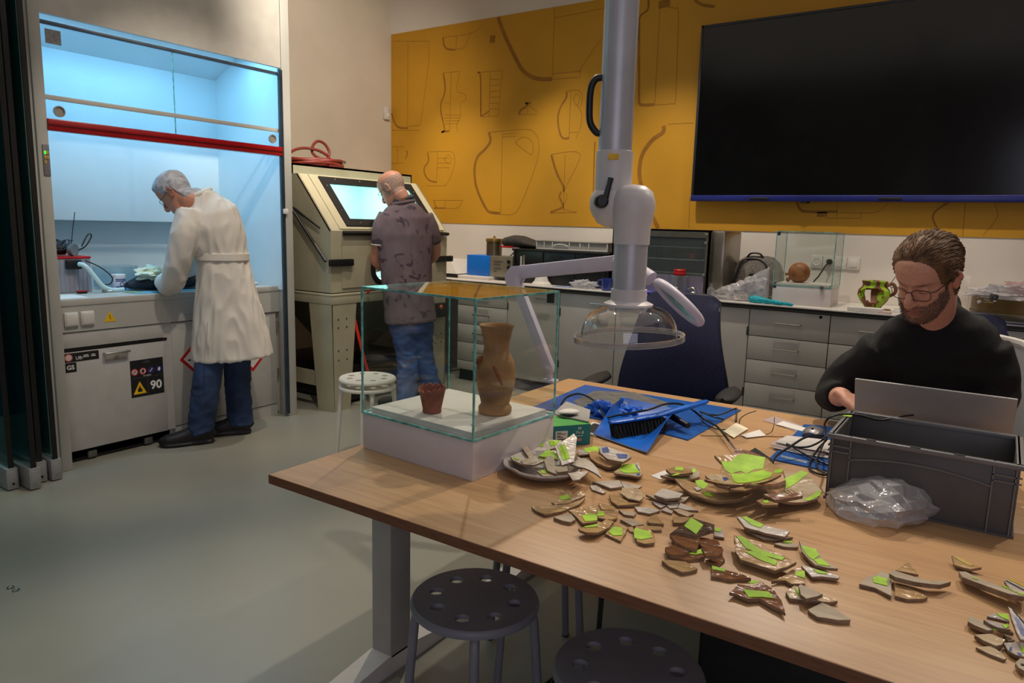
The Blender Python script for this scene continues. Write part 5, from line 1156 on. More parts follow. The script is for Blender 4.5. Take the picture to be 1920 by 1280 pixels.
MB().tube(smooth_path([(-1.86, 5.0, CZT + .06), (-1.83, 5.0, CZT + .07), (-1.81, 5.0, CZT + .05), (-1.80, 5.0, CZT + .01)]), .012, 10).build('spout', M_steel, t)
MB().ell((-1.825, 5.0, CZT + .028), (.03, .022, .025)).build('valve', M_steel, t)
# backpack
t = thing('backpack', 'dark grey mesh backpack leaning on the wall by the drying cabinet', 'backpack', (-1.52, 5.45, CZT))
mb = MB(); mb.loft([(V((-1.50, 5.45, CZT + .02)), (1, 0, 0), .15, .09), (V((-1.50, 5.45, CZT + .1)), (1, 0, 0), .185, .11), (V((-1.50, 5.46, CZT + .19)), (1, 0, 0), .18, .10), (V((-1.50, 5.47, CZT + .26)), (1, 0, 0), .15, .08), (V((-1.50, 5.48, CZT + .30)), (1, 0, 0), .10, .05)], 28, 2.6)
mesh_obj('bag_body', remesh(mb, .01, 5), mat('pack_mesh', (96, 90, 84), .75, amt=.2, scale=60, bump=.3, bscale=120), t)
MB().tube(smooth_path([(-1.66, 5.36, CZT + .05), (-1.63, 5.345, CZT + .16), (-1.60, 5.38, CZT + .27), (-1.52, 5.40, CZT + .285), (-1.44, 5.385, CZT + .26), (-1.40, 5.36, CZT + .17)]), .008, 8).build('strap', M_black, t)
MB().prism([(-1.56, CZT + .03), (-1.47, CZT + .03), (-1.49, CZT + .18), (-1.53, CZT + .18)], 0, .01, M=Matrix.Translation((0, 5.34, 0)) @ Matrix.Rotation(math.pi / 2, 4, 'X')).build('buckle_panel', M_black, t)
MB().tube(smooth_path([(-1.58, 5.42, CZT + .295), (-1.55, 5.41, CZT + .325), (-1.49, 5.41, CZT + .325), (-1.46, 5.42, CZT + .29)]), .007, 8).build('grab_handle', M_black, t)

# ------------------------------------------------------------------ pottery materials
def glaze(name, rgb, rgb2, rough=.14, scale=9, coat=.4): return mat(name, rgb, rough, rgb2=rgb2, scale=scale, bump=.45, bscale=34, coat=coat, stretch=(1, 2.2, 1), bdist=.012)
G = {'w': glaze('glaze_white', (226, 218, 210), (204, 194, 182)), 'c': glaze('glaze_cream', (220, 202, 174), (194, 168, 132)), 't': glaze('glaze_tan', (200, 166, 118), (166, 132, 90)),
     'b': glaze('glaze_brown', (142, 94, 60), (108, 70, 46)), 'd': glaze('glaze_dark', (88, 60, 44), (64, 42, 32)), 'g': glaze('clay_grey', (186, 170, 148), (154, 138, 116), .55, coat=0),
     'y': glaze('glaze_striped', (216, 204, 190), (168, 160, 162), scale=14)}
M_edge = mat('broken_clay', (156, 128, 98), .85, rgb2=(112, 88, 66), scale=40, bump=.4, bscale=90)
M_deco = mat('cobalt_brush', (70, 92, 150), .35, amt=.25, scale=30)
M_ystr = mat('yellow_stripe', (196, 166, 50), .35, amt=.15)
CROPS = {'A': (920, 820, 4.8), 'B': (1220, 840, 5.0526), 'C': (1220, 960, 4.8), 'D': (1560, 1020, 4.9222), 'E': (1760, 1080, 6.4), 'P': (0, 0, 1)}
def cp(c, p):
    ox, oy, s = CROPS[c]; return (ox + p[0] / s, oy + p[1] / s)
SR = random.Random(11)
def sherd(mk, crop, pts, th, lift, k, label, tapes=(), deco=(), zp=None, tilt=0.0, grp='loose pottery sherds on the work table', base=T, cat='pottery sherd'):
    """outline lies on the table; k = bowl curvature (1/m); tilt lifts the far edge"""
    th *= .78; zt = base + lift + th if zp is None else zp
    W2 = [pz(*cp(crop, p), zt) for p in pts]
    # subdivide + jitter for a broken edge
    ol = []
    for i in range(len(W2)):
        a, b = W2[i], W2[(i + 1) % len(W2)]; L_ = (b - a).length; m = max(1, min(5, int(L_ / .014)))
        for j in range(m):
            q = a.lerp(b, j / m)
            if j: q = q + V((SR.uniform(-.0013, .0013), SR.uniform(-.0013, .0013), 0))
            ol.append(q)
    c = sum(ol, V()) / len(ol); rm = max((q - c).length for q in ol)
    ra = SR.uniform(0, math.pi); ca, sa = math.cos(ra), math.sin(ra)
    def hz(x, y):
        dx, dy = x - c.x, y - c.y; u = dx * ca + dy * sa; v_ = -dx * sa + dy * ca
        return k * (u * u + .35 * v_ * v_) + tilt * dy
    mn = min(min(hz(q.x, q.y) for q in ol), 0)
    bz = base + lift - mn
    n = len(ol); vs = []; RR = (1, .985, .66, .33)
    for r in RR:
        for q in ol:
            x, y = c.x + (q.x - c.x) * r, c.y + (q.y - c.y) * r; vs.append((x, y, bz + th + hz(x, y) - (.0009 if r == 1 else 0)))
    vs.append((c.x, c.y, bz + th + hz(c.x, c.y))); ct = len(vs) - 1
    b0_ = len(vs)
    for r in (1, .66, .33):
        for q in ol:
            rr_ = r * (.985 if r == 1 else 1); x, y = c.x + (q.x - c.x) * rr_, c.y + (q.y - c.y) * rr_; vs.append((x, y, bz + hz(x, y)))
    vs.append((c.x, c.y, bz + hz(c.x, c.y))); cb = len(vs) - 1
    mb = MB(); ft = []; fe = []
    for ri in range(3):
        for i in range(n): ft.append((ri * n + i, ri * n + (i + 1) % n, (ri + 1) * n + (i + 1) % n, (ri + 1) * n + i))
    for i in range(n): ft.append((3 * n + i, 3 * n + (i + 1) % n, ct))
    for i in range(n): fe.append((i, b0_ + i, b0_ + (i + 1) % n, (i + 1) % n))
    for ri in range(2):
        for i in range(n): fe.append((b0_ + ri * n + i, b0_ + (ri + 1) * n + i, b0_ + (ri + 1) * n + (i + 1) % n, b0_ + ri * n + (i + 1) % n))
    for i in range(n): fe.append((b0_ + 2 * n + i, cb, b0_ + 2 * n + (i + 1) % n))
    bv = [mb.bm.verts.new(v) for v in vs]
    for fl, mi in ((ft, 0), (fe, 1)):
        for f in fl:
            try: mb.bm.faces.new([bv[i] for i in f]).material_index = mi
            except ValueError: pass
    me = mb.mesh('sherd', 38); me.transform(Matrix.Translation(-V((c.x, c.y, base))))
    o = bpy.data.objects.new('pottery_sherd', me); COL.objects.link(o); o.location = (c.x, c.y, base)
    me.materials.append(G[mk]); me.materials.append(M_edge)
    tag(o, label, cat, grp)
    ROOTM[o] = Matrix.Translation(o.location)
    def patch(poly, up, m, nm):
        Q = [pz(*cp(crop, p), zt) for p in poly]; cc = sum(Q, V()) / len(Q); ol2 = []
        for i in range(len(Q)):
            a, b = Q[i], Q[(i + 1) % len(Q)]
            for j in range(3): ol2.append(a.lerp(b, j / 3))
        n2 = len(ol2); pv_ = []
        for r in (1, .5):
            for q in ol2:
                x, y = cc.x + (q.x - cc.x) * r, cc.y + (q.y - cc.y) * r; pv_.append((x, y, bz + th + hz(x, y) + up + SR.uniform(0, .0004)))
        pv_.append((cc.x, cc.y, bz + th + hz(cc.x, cc.y) + up))
        for r in (1,):
            for q in ol2: pv_.append((q.x, q.y, bz + th + hz(q.x, q.y) + up - .0007))
        fs = [(i, (i + 1) % n2, n2 + (i + 1) % n2, n2 + i) for i in range(n2)] + [(n2 + i, n2 + (i + 1) % n2, 2 * n2) for i in range(n2)]
        fs += [(i, 2 * n2 + 1 + i, 2 * n2 + 1 + (i + 1) % n2, (i + 1) % n2) for i in range(n2)]
        MB().raw(pv_, fs).build(nm, m, o, smooth=30)
    for tp_ in tapes: patch(tp_, .0012, M_lime, 'masking_tape')
    for dp_ in deco:
        patch(dp_[1], .0008, dp_[0], 'painted_decoration')
    return o
# white plate under the heap
pc_ = pz(1021, 872, T + .022)
pl = thing('glazed_plate', 'white glazed deep plate heaped with sherds, beside the display case', 'plate', (pc_.x, pc_.y, T))
R0 = .112
prof = [(.001, .006), (.05, .005), (.075, .010), (.094, .022), (.108, .030), (.113, .030), (.114, .026), (.108, .022), (.094, .012), (.072, .0005), (.05, 0), (.001, .001)]
n = 72; rg = []
for r, z in prof:
    ring = []
    for j in range(n):
        a = 2 * math.pi * j / n; k = 1 + (-.07 * max(0, math.sin(a * 3 + 1)) ** 4 if r > .1 else 0) + (.006 * noise.noise((math.cos(a) * 6, math.sin(a) * 6, 0)) if r > .1 else 0)
        ring.append(V((pc_.x + r * k * math.cos(a), pc_.y + r * k * math.sin(a), T + z)))
    rg.append(ring)
mb = MB(); mb.rings(rg); mb.build('plate_body', glaze('plate_white', (196, 186, 178), (176, 166, 156)), pl)
PH = 'sherds heaped on the white plate'
S = sherd
S('w','A',[(330,80),(480,60),(640,80),(600,120),(460,135),(400,165)],.006,.014,.3,'white sherd at the back of the heap on the plate',[[(410,55),(450,45),(490,72),(470,110),(415,100)],[(520,75),(620,80),(590,110),(540,110)]],grp=PH,tilt=.15)
S('w','A',[(175,190),(300,120),(420,180),(525,190),(440,250),(390,290),(290,280),(200,230)],.008,.024,1.2,'broad white sherd with brown broken edge at the left of the plate heap',[[(420,185),(520,165),(520,190),(440,205)],[(200,205),(240,200),(260,225),(225,225)]],grp=PH,tilt=-.1)
S('g','A',[(285,95),(325,70),(415,215),(375,235),(350,190)],.008,.036,0,'narrow grey strip sherd lying across the left of the plate heap',grp=PH)
S('g','A',[(270,205),(350,180),(385,225),(300,240)],.010,.036,0,'small grey block sherd at the left front of the plate heap',grp=PH)
S('w','A',[(430,170),(520,110),(600,150),(610,200),(520,185)],.006,.032,.4,'white sherd covered by lime tape in the middle of the plate heap',[[(430,170),(520,112),(598,150),(606,198),(520,182)]],grp=PH)
S('g','A',[(475,240),(560,220),(600,330),(510,300)],.009,.026,0,'grey sherd leaning in the front middle of the plate heap',grp=PH,tilt=.3)
S('g','A',[(580,260),(690,255),(695,300),(600,310)],.012,.030,0,'square grey sherd at the front of the plate heap',grp=PH)
S('w','A',[(575,105),(745,45),(775,70),(750,225),(640,245)],.006,.040,.6,'pale sherd with a long lime tape standing over the plate heap',[[(610,120),(665,95),(715,195),(655,215)]],grp=PH,tilt=.15)
S('w','A',[(695,320),(850,300),(880,305),(800,375),(740,385)],.007,.028,0,'white sherd hanging over the right front rim of the plate',grp=PH)
S('w','A',[(710,260),(830,190),(900,240),(960,300),(995,360),(930,330),(850,300),(790,290)],.006,.022,-1.5,'curved white rim sherd leaning off the right side of the plate',grp=PH)
S('c','A',[(415,300),(520,290),(560,345),(480,350)],.007,.022,0,'small cream sherd low at the front of the plate heap',[[(450,295),(500,295),(505,325),(460,325)]],grp=PH)
GB = 'loose pottery sherds on the work table'
S('y','A',[(780,115),(940,90),(1000,85),(990,130),(880,150),(790,165)],.006,.004,1.0,'glossy sherd with lime tape behind the plate heap',[[(840,100),(940,86),(1000,100),(960,140),(850,135)]])
S('t','A',[(880,140),(950,130),(1000,185),(1080,230),(1180,250),(1060,275),(960,230),(900,190)],.010,.004,1.2,'curved tan rim sherd under the blue-painted sherd')
S('y','A',[(970,115),(1040,105),(1240,165),(1265,190),(1190,225),(1050,190),(985,145)],.010,.022,1.0,'thick sherd painted with blue blotches, lying on the tan rim sherd',deco=[(M_deco,[(1000,120),(1050,112),(1070,145),(1010,150)]),(M_deco,[(1130,160),(1230,170),(1225,200),(1150,195)])],tilt=.1)
S('c','A',[(1105,315),(1200,250),(1330,240),(1370,330),(1330,365),(1240,345),(1120,335)],.008,.006,1.6,'cream sherd with lime tape and blue stripes at the right end',[[(1150,290),(1190,255),(1290,250),(1330,300),(1350,320),(1200,325)]],[(M_deco,[(1280,262),(1288,258),(1320,300),(1310,302)]),(M_deco,[(1302,258),(1312,255),(1342,300),(1334,302)]),(M_deco,[(1310,330),(1345,328),(1340,355),(1318,355)])])
S('w','A',[(915,395),(1160,385),(1190,440),(1080,455),(990,420)],.010,0,.2,'long white sherd with a thick dark edge below the striped sherd')
S('w','A',[(895,430),(950,425),(1035,490),(1010,500),(910,465)],.007,0,0,'white oval-ended sherd left of the long white sherd')
S('w','A',[(1170,395),(1280,425),(1365,435),(1330,455),(1200,450)],.005,0,.2,'thin white sherd tucked behind the cream flat sherd')
S('c','A',[(1180,450),(1330,460),(1385,530),(1340,570),(1230,545),(1170,500)],.005,.010,.2,'smooth cream sherd with taped film across it')
S('t','A',[(1065,515),(1120,510),(1260,590),(1340,600),(1280,605),(1140,610),(1085,570)],.008,.002,1.0,'ochre glossy sherd in front of the smooth cream sherd')
S('w','A',[(1470,515),(1545,455),(1735,505),(1700,540),(1580,550)],.009,.014,.3,'upper white sherd of the stack of two in the middle')
S('g','A',[(1395,515),(1450,520),(1580,565),(1700,560),(1790,535),(1740,575),(1620,590),(1480,555)],.008,.002,.6,'lower long sherd of the stack of two in the middle')
S('w','A',[(1450,570),(1575,610),(1530,630),(1480,600)],.007,0,0,'small white triangular sherd below the stack of two')
S('w','A',[(1585,610),(1690,585),(1680,630),(1610,635)],.006,0,0,'small white sherd between two white triangles')
S('w','A',[(1705,585),(1870,655),(1760,650),(1685,630)],.007,0,0,'white pointed sherd furthest right of the small white ones')
S('w','A',[(1535,650),(1580,625),(1640,665),(1630,680)],.007,0,0,'smallest white sherd below the white triangles')
S('c','A',[(1640,645),(1700,640),(1830,685),(1770,708),(1690,678)],.008,0,0,'cream pointed sherd in front of the white triangles')
S('w','A',[(1295,625),(1420,625),(1530,655),(1430,685),(1325,665)],.008,0,1.2,'shiny white curved sherd in the middle of the scatter')
S('t','A',[(1410,740),(1445,705),(1490,690),(1535,750),(1560,775),(1480,770),(1420,765)],.010,0,.8,'small round tan sherd below the shiny white one')
S('t','A',[(1640,710),(1785,715),(1800,745),(1720,765),(1645,765)],.011,0,0,'small tan block sherd above the dark brown group')
S('g','A',[(1150,650),(1310,680),(1290,705),(1200,690)],.008,0,0,'grey-tan slim sherd in the left scatter, beside the shiny white one')
S('t','A',[(970,590),(1110,620),(1140,655),(1000,648)],.006,0,1.0,'glossy tan sliver above the taped tan sherds')
S('g','A',[(1165,735),(1260,725),(1380,780),(1280,795)],.009,0,0,'grey-brown sherd with dark edge left of the round tan one')
S('t','A',[(1340,790),(1540,800),(1540,832),(1420,825)],.008,0,0,'flat tan oblong sherd behind the taped round-ended sherd')
S('t','A',[(545,585),(830,510),(850,545),(700,590),(580,600)],.006,.004,1.0,'upper tan sherd with lime tape at the left of the scatter',[[(610,545),(690,530),(720,560),(640,570)]],tilt=.1)
S('t','A',[(365,625),(540,615),(850,555),(800,600),(640,665),(490,700),(400,660)],.008,0,1.2,'long curved tan sherd, leftmost of the scatter')
S('g','A',[(565,715),(720,680),(765,735),(720,760),(640,745)],.011,0,0,'grey notched sherd below the long curved tan one')
S('t','A',[(700,655),(870,620),(955,610),(960,755),(830,780),(760,705)],.008,.002,.8,'large tan sherd with lime tape across its corner',[[(820,705),(890,685),(958,700),(958,750),(850,765)]])
S('t','A',[(960,660),(1140,655),(1140,725),(1090,740),(965,720)],.007,.002,1.0,'tan sherd with a lime tape tab right of the large taped one',[[(960,670),(1020,670),(1025,705),(960,710)]])
S('t','A',[(785,830),(850,810),(970,790),(1040,735),(1110,755),(1070,805),(960,870),(860,875),(800,850)],.008,.006,1.3,'crescent tan sherd joined by lime tape in front of the large taped one',[[(840,812),(962,780),(962,806),(850,822)]],tilt=-.05)
S('t','A',[(1030,865),(1120,760),(1235,815),(1170,930)],.008,0,0,'diamond-shaped tan sherd with a lime tape square',[[(1060,850),(1110,805),(1180,815),(1190,880),(1100,885)]])
S('t','A',[(1280,840),(1310,800),(1420,805),(1475,880),(1475,950),(1390,960),(1320,940)],.009,0,1.5,'round-ended tan sherd with a big lime tape patch',[[(1285,850),(1305,822),(1435,850),(1452,905),(1350,922),(1295,910)]])
S('t','A',[(1230,805),(1280,800),(1290,850),(1250,840)],.006,0,0,'tiny tan chip left of the round-ended taped sherd')
# small plate with label, middle
o = MB().prism([(p.x, p.y) for p in [pz(*cp('B', q), T + .001) for q in [(0,262),(130,212),(200,240),(95,298)]]], T + .0004, T + .0016).build('paper_label', M_paper); tag(o, 'small white paper label under the little tan dish', 'label')
S('g','B',[(90,285),(170,235),(300,205),(400,200),(470,240),(465,275),(330,308),(220,303)],.008,.004,2.2,'little tan dish sherd lying on the paper label',[[(250,282),(350,285),(330,300),(260,300)],[(390,215),(430,222),(420,245),(385,240)]])
S('t','B',[(145,205),(220,180),(390,195),(400,235),(290,245),(190,240)],.009,.020,1.6,'curved tan foot sherd lying in the little dish',[[(235,183),(305,185),(310,215),(230,212)],[(190,270),(260,240),(275,255),(215,272)]])
# big stack of broken slipware bowls
BG = 'broken slipware bowls stacked in the middle of the table'
S('b','B',[(755,130),(800,65),(960,95),(1130,150),(1000,175),(860,165)],.008,.030,1.4,'brown bowl base sherd at the back of the bowl stack',grp=BG,tilt=.25)
S('t','B',[(225,340),(330,330),(430,350),(620,420),(900,440),(960,480),(860,510),(640,510),(430,460),(300,400)],.010,.008,1.6,'large tan plate sherd at the bottom left of the bowl stack',[[(500,420),(570,425),(610,460),(520,455)],[(420,330),(480,320),(545,355),(500,395),(440,370)]],grp=BG)
S('c','B',[(1250,260),(1400,290),(1500,330),(1580,400),(1620,440),(1580,490),(1440,520),(1200,555),(1060,555),(1100,480),(1210,440),(1300,350)],.009,.012,2.0,'cream slipware plate with striped decor at the right of the bowl stack',[[(1270,310),(1420,285),(1490,310),(1400,340),(1280,390)],[(1450,495),(1590,435),(1615,445),(1600,475),(1500,510)]],[(M_edge,[(1290,400),(1300,397),(1360,440),(1350,444)]),(M_edge,[(1320,395),(1330,392),(1390,432),(1380,436)]),(M_edge,[(1260,408),(1270,404),(1325,446),(1315,449)])],grp=BG)
S('b','B',[(900,490),(1010,420),(1200,360),(1280,300),(1280,340),(1180,410),(1000,465),(920,505)],.012,.026,.8,'brown curved rim sherd beneath the taped bowl',grp=BG,tilt=-.2)
S('t','B',[(595,175),(870,140),(1090,165),(1250,260),(1235,310),(1100,370),(900,408),(700,418),(500,395),(600,345),(660,260),(665,200)],.009,.034,3.2,'large broken bowl covered in lime tape on top of the stack',[[(665,195),(760,185),(800,160),(870,145),(960,150),(1080,165),(1060,225),(985,222),(900,250),(850,232),(760,255),(700,235)],[(760,255),(900,250),(1060,232),(1150,270),(1130,310),(1000,340),(830,352),(790,330)],[(1165,250),(1245,262),(1235,295),(1170,280)]],grp=BG)
S('c','B',[(515,265),(580,250),(660,255),(790,345),(740,378),(640,358)],.008,.046,2.0,'cream bowl sherd with a blue dab lying on the taped bowl',deco=[(M_deco,[(680,283),(715,278),(740,300),(700,312)])],grp=BG)
S('t','B',[(750,385),(880,362),(1020,367),(900,400)],.006,.050,.5,'thin tan sherd lying inside the taped bowl',grp=BG)
S('b','B',[(880,335),(950,320),(965,345),(900,358)],.012,.052,0,'small brown knob sherd in the taped bowl',grp=BG)
S('b','B',[(1100,455),(1180,445),(1290,470),(1430,455),(1440,485),(1300,490),(1180,495)],.010,.034,.8,'wavy brown rim sherd lying on the cream slipware plate',grp=BG,tilt=.2)
S('t','B',[(1000,500),(1100,460),(1200,500),(1210,535),(1060,540)],.008,.030,1.5,'tan sherd at the front of the cream slipware plate',[[(1060,500),(1110,490),(1120,520),(1075,525)]],grp=BG)
S('w','B',[(410,370),(450,360),(480,385),(440,400)],.005,.030,0,'little white chip on the large tan plate sherd',grp=BG)
# middle right scatter
S('w','B',[(815,665),(870,670),(1060,740),(1320,800),(1270,840),(1080,800),(890,745)],.008,.012,.4,'long whitish sherd with lime tape, upper of a leaning pair',[[(860,672),(900,670),(1070,740),(1040,762),(950,735)]],tilt=.1)
S('g','B',[(885,745),(1100,820),(1290,845),(1350,842),(1180,865),(1060,855),(900,780)],.008,.001,0,'dark grey sherd under the long whitish one')
S('g','B',[(1170,905),(1250,885),(1405,910),(1395,938),(1260,930)],.008,0,.5,'flat grey sherd with a lime tape end right of the leaning pair',[[(1255,878),(1340,885),(1340,900),(1260,900)]])
S('t','B',[(785,870),(850,880),(1000,930),(1240,1040),(1380,1110),(1290,1140),(1180,1160),(1060,1120),(850,1055),(800,990)],.010,.010,.5,'big tan sherd crossed by two long lime tapes',[[(805,882),(880,893),(960,960),(1100,1015),(1270,1070),(1240,1088),(1080,1040),(900,975)],[(890,1000),(1000,1000),(1200,1095),(1180,1122),(1050,1075)]],tilt=.12)
S('g','B',[(1405,885),(1440,920),(1560,960),(1640,1060),(1775,1150),(1680,1145),(1560,1115),(1500,1055),(1430,975)],.008,.008,1.0,'curved grey sherd wrapped in lime tape, right of the big taped tan one',[[(1425,930),(1560,962),(1600,1020),(1540,1060),(1500,1040),(1440,960)],[(1540,1060),(1620,1050),(1700,1130),(1590,1115)]])
S('w','C',[(1355,480),(1420,490),(1560,535),(1700,575),(1690,595),(1540,575),(1450,582)],.008,.004,.8,'whitish sherd with lime tape and a wavy broken edge',[[(1460,515),(1570,540),(1590,560),(1500,550)]])
S('d','B',[(180,810),(385,700),(600,770),(600,810),(470,830),(440,842),(250,800)],.008,.012,.6,'dark brown sherd with a lime tape diamond',[[(315,760),(380,705),(495,765),(430,828)]],tilt=.15)
S('b','B',[(180,825),(260,800),(470,850),(440,965),(340,945),(240,895)],.010,.006,1.4,'brown sherd below the dark one with the tape diamond')
S('b','B',[(430,850),(500,850),(640,880),(690,960),(680,1010),(560,990),(480,930)],.008,.004,1.6,'shiny brown curved sherd at the right of the brown group')
S('b','B',[(135,940),(220,915),(370,985),(320,1005),(200,1010),(150,985)],.010,.004,.5,'small brown sherd at the left of the brown group')
S('b','B',[(160,1020),(350,1000),(510,1000),(515,1040),(350,1060)],.008,0,.3,'flat brown sherd lowest in the brown group',[[(360,1000),(490,955),(495,1000),(420,1012)]])
S('b','B',[(480,940),(560,965),(670,1010),(620,1025),(520,1018)],.008,.016,.4,'thin brown sherd lying on the shiny brown curved one')
S('b','B',[(520,1060),(680,1020),(705,1055),(640,1105),(570,1088)],.009,0,.6,'brown sherd at the lower right of the brown group')
S('y','B',[(600,760),(680,770),(700,845),(600,830)],.006,.002,.8,'pale glossy sherd with lime tape right of the dark brown one',[[(600,760),(665,762),(660,795),(610,790)]])
S('t','B',[(105,1065),(180,1060),(330,1075),(445,1140),(430,1150),(300,1175),(170,1115)],.010,0,.8,'striped ochre sherd at the front left, below the brown group')
S('b','C',[(545,490),(680,520),(830,560),(905,600),(780,600),(720,608),(545,575)],.009,0,.8,'brown sherd with a lime tape strip along its back edge',[[(550,490),(670,515),(670,538),(555,520)]])
S('b','C',[(705,735),(780,650),(910,665),(1000,630),(1110,700),(1180,800),(1215,915),(1190,890),(1100,845),(980,775),(880,785),(760,740)],.008,.004,1.0,'boomerang-shaped brown sherd taped together with lime tape at the front',[[(830,700),(1060,720),(1110,780),(1000,765),(880,770)],[(870,640),(920,625),(990,632),(930,650)]])
S('t','C',[(1085,620),(1180,580),(1290,510),(1360,500),(1395,590),(1390,645),(1270,645),(1210,612)],.009,.002,.8,'tan fan-shaped sherd with a lime tape square',[[(1300,540),(1385,535),(1390,600),(1300,572)]])
S('c','C',[(1215,715),(1290,660),(1380,680),(1560,740),(1685,800),(1600,808),(1400,790),(1250,775)],.009,.001,.5,'cream sherd partly under a light grey one near the front edge',[[(1300,690),(1345,700),(1350,755),(1320,740)]])
S('g','C',[(1330,660),(1350,648),(1550,735),(1500,755),(1400,778),(1350,740)],.009,.014,.5,'light grey semicircular sherd on top of the cream one')
S('g','C',[(1415,875),(1540,810),(1650,855),(1800,970),(1690,970),(1580,950),(1500,940),(1430,895)],.011,0,.4,'grey-tan angular sherd nearest the front edge of the table')
# right scatter
S('g','D',[(250,370),(330,300),(470,258),(545,290),(548,485),(400,405)],.009,0,.8,'grey quarter-round sherd with a lime tape patch, right scatter',[[(375,310),(430,300),(515,330),(510,388),(380,355)]])
S('t','D',[(580,240),(705,165),(800,280),(690,258)],.006,.004,.2,'ochre triangular sherd behind the long grey bowl sherd')
S('g','D',[(525,290),(560,250),(700,285),(890,340),(1100,345),(1000,385),(760,362),(580,325)],.012,.008,1.0,'long grey bowl-rim sherd in the right scatter',tilt=-.1)
S('t','D',[(570,370),(690,380),(750,420),(885,485),(850,502),(700,505),(580,475)],.009,0,.4,'tan sherd in front of the long grey bowl-rim sherd')
S('t','D',[(1100,130),(1180,150),(1300,205),(1380,228),(1280,230),(1130,190)],.007,.004,1.5,'small brown sherd with a yellow stripe near the crate corner',deco=[(M_ystr,[(1110,138),(1180,152),(1300,205),(1285,212),(1170,168)])],tilt=.2)
S('g','D',[(1170,255),(1230,250),(1420,350),(1600,420),(1772,500),(1772,535),(1620,515),(1420,425),(1200,325)],.014,.006,.6,'long thick grey rim sherd at the right edge of the picture',[[(1560,410),(1600,412),(1700,470),(1690,490)],[(1700,480),(1790,505),(1790,530),(1710,505)],[(1290,320),(1340,335),(1345,350),(1300,338)]],tilt=-.15)
S('y','D',[(1590,335),(1640,320),(1800,400),(1800,480),(1650,418)],.008,.020,1.2,'glossy sherd with yellow and dark stripes at the right edge',deco=[(M_ystr,[(1620,326),(1650,322),(1790,392),(1780,400)]),(M_ink,[(1600,340),(1612,338),(1790,430),(1784,438)])])
EG = 'glossy sherds heaped at the lower right edge'
S('g','E',[(355,490),(390,480),(560,560),(660,640),(590,650),(430,585),(350,540)],.010,.006,.5,'oval grey sherd, leftmost of the lower right heap',[[(640,635),(700,640),(720,655),(670,655)]],grp=EG)
S('y','E',[(540,520),(640,540),(850,590),(840,635),(700,610),(600,560)],.008,.014,1.2,'shiny sherd with lime tape in the middle of the lower right heap',[[(760,590),(830,575),(850,610),(800,630)]],grp=EG)
S('y','E',[(580,480),(650,445),(830,460),(850,545),(700,505)],.008,.016,.9,'sherd with a green tape back in the lower right heap',[[(690,450),(825,462),(848,540),(740,490)]],grp=EG)
S('t','E',[(630,580),(860,640),(900,680),(760,645)],.008,.008,.3,'slim tan sherd in the lower right heap',grp=EG)
S('c','E',[(430,700),(620,690),(800,760),(760,820),(690,835),(540,770)],.010,.002,1.0,'shiny cream sherd with a dark end in the lower right heap',grp=EG)
S('c','E',[(445,850),(640,835),(700,880),(815,985),(790,998),(600,925)],.006,.001,.6,'thin shiny sherd nearest the front in the lower right heap',grp=EG)
S('g','E',[(780,700),(910,765),(840,778)],.008,0,0,'tiny grey triangular sherd in the lower right heap',grp=EG)
S('y','E',[(820,460),(870,490),(1040,610),(1040,765),(980,750),(900,620)],.008,.020,.5,'striped blue sherd leaning at the right of the lower right heap',deco=[(M_deco,[(900,560),(930,560),(1030,690),(1030,740),(980,700)]),(M_ink,[(870,495),(880,495),(1035,625),(1030,635)])],grp=EG,tilt=.2)
S('y','E',[(780,800),(940,785),(1040,780),(1040,965),(920,940),(830,885)],.008,.004,.8,'blue and white sherd with lime tape at the right frame edge',[[(980,860),(1040,840),(1040,930),(1000,920)]],[(M_deco,[(850,860),(880,850),(875,900),(845,890)]),(M_deco,[(940,920),(985,925),(1000,950),(960,948)])],grp=EG)
S('g','E',[(920,1035),(980,980),(1040,1000),(1040,1140),(960,1095)],.010,.004,.6,'dark glossy sherd at the lower end of the right heap',deco=[(M_ink,[(985,1050),(1030,1060),(1030,1080),(990,1070)])],grp=EG)

# ------------------------------------------------------------------ bag of fragments in front of the crate
BGP = 'fragments inside the clear bag on the table'
bo_ = thing('sample_bag', 'clear crumpled plastic bag of small fragments lying before the crate', 'bag', tuple(pz(1650, 985, T)))
bc = pz(1655, 985, T)
bL, bR, bF = pz(1556, 950, T), pz(1782, 965, T), pz(1620, 1030, T)
dx_ = (bR - bL); 
ex = dx_.normalized(); ey = V((-ex.y, ex.x, 0)); hl_ = dx_.length / 2
cen = (bL + bR) / 2
def crinkled(cfun, nu, nv, seed):
    """closed crumpled sack: cfun(u) -> (centre, half depth, height); sharp facets"""
    r_ = random.Random(seed); rg = []
    for i in range(nu + 1):
        u = i / nu; c, dp, ht = cfun(u); q = []
        for j in range(nv):
            a = 2 * math.pi * j / nv; k = 1 + .16 * (1 - 2 * abs(noise.noise(V((u * 3 + seed, math.cos(a) * 1.3, math.sin(a) * 1.3))) * 1.6)) * .8 + r_.uniform(-.05, .05)
            q.append(c + ey * (dp * math.cos(a) * k) + V((0, 0, max(.002, ht * (.40 + .60 * math.sin(a)) * (k if math.sin(a) > -.3 else 1)))) + ex * r_.uniform(-.006, .006))
        rg.append(q)
    return MB().rings(rg)
def tbl(t, u):
    x = u * (len(t) - 1); i = min(int(x), len(t) - 2); f = x - i; return t[i] * (1 - f) + t[i + 1] * f
def c_bag(u):
    return (bL.lerp(bR, u) + ey * tbl([-.02, -.035, -.03, -.015, 0, 0], u), tbl([.050, .105, .105, .080, .052, .038], u), tbl([.035, .075, .088, .078, .055, .040], u))
crinkled(c_bag, 18, 22, 3).build('film', M_bag, bo_, smooth=0)
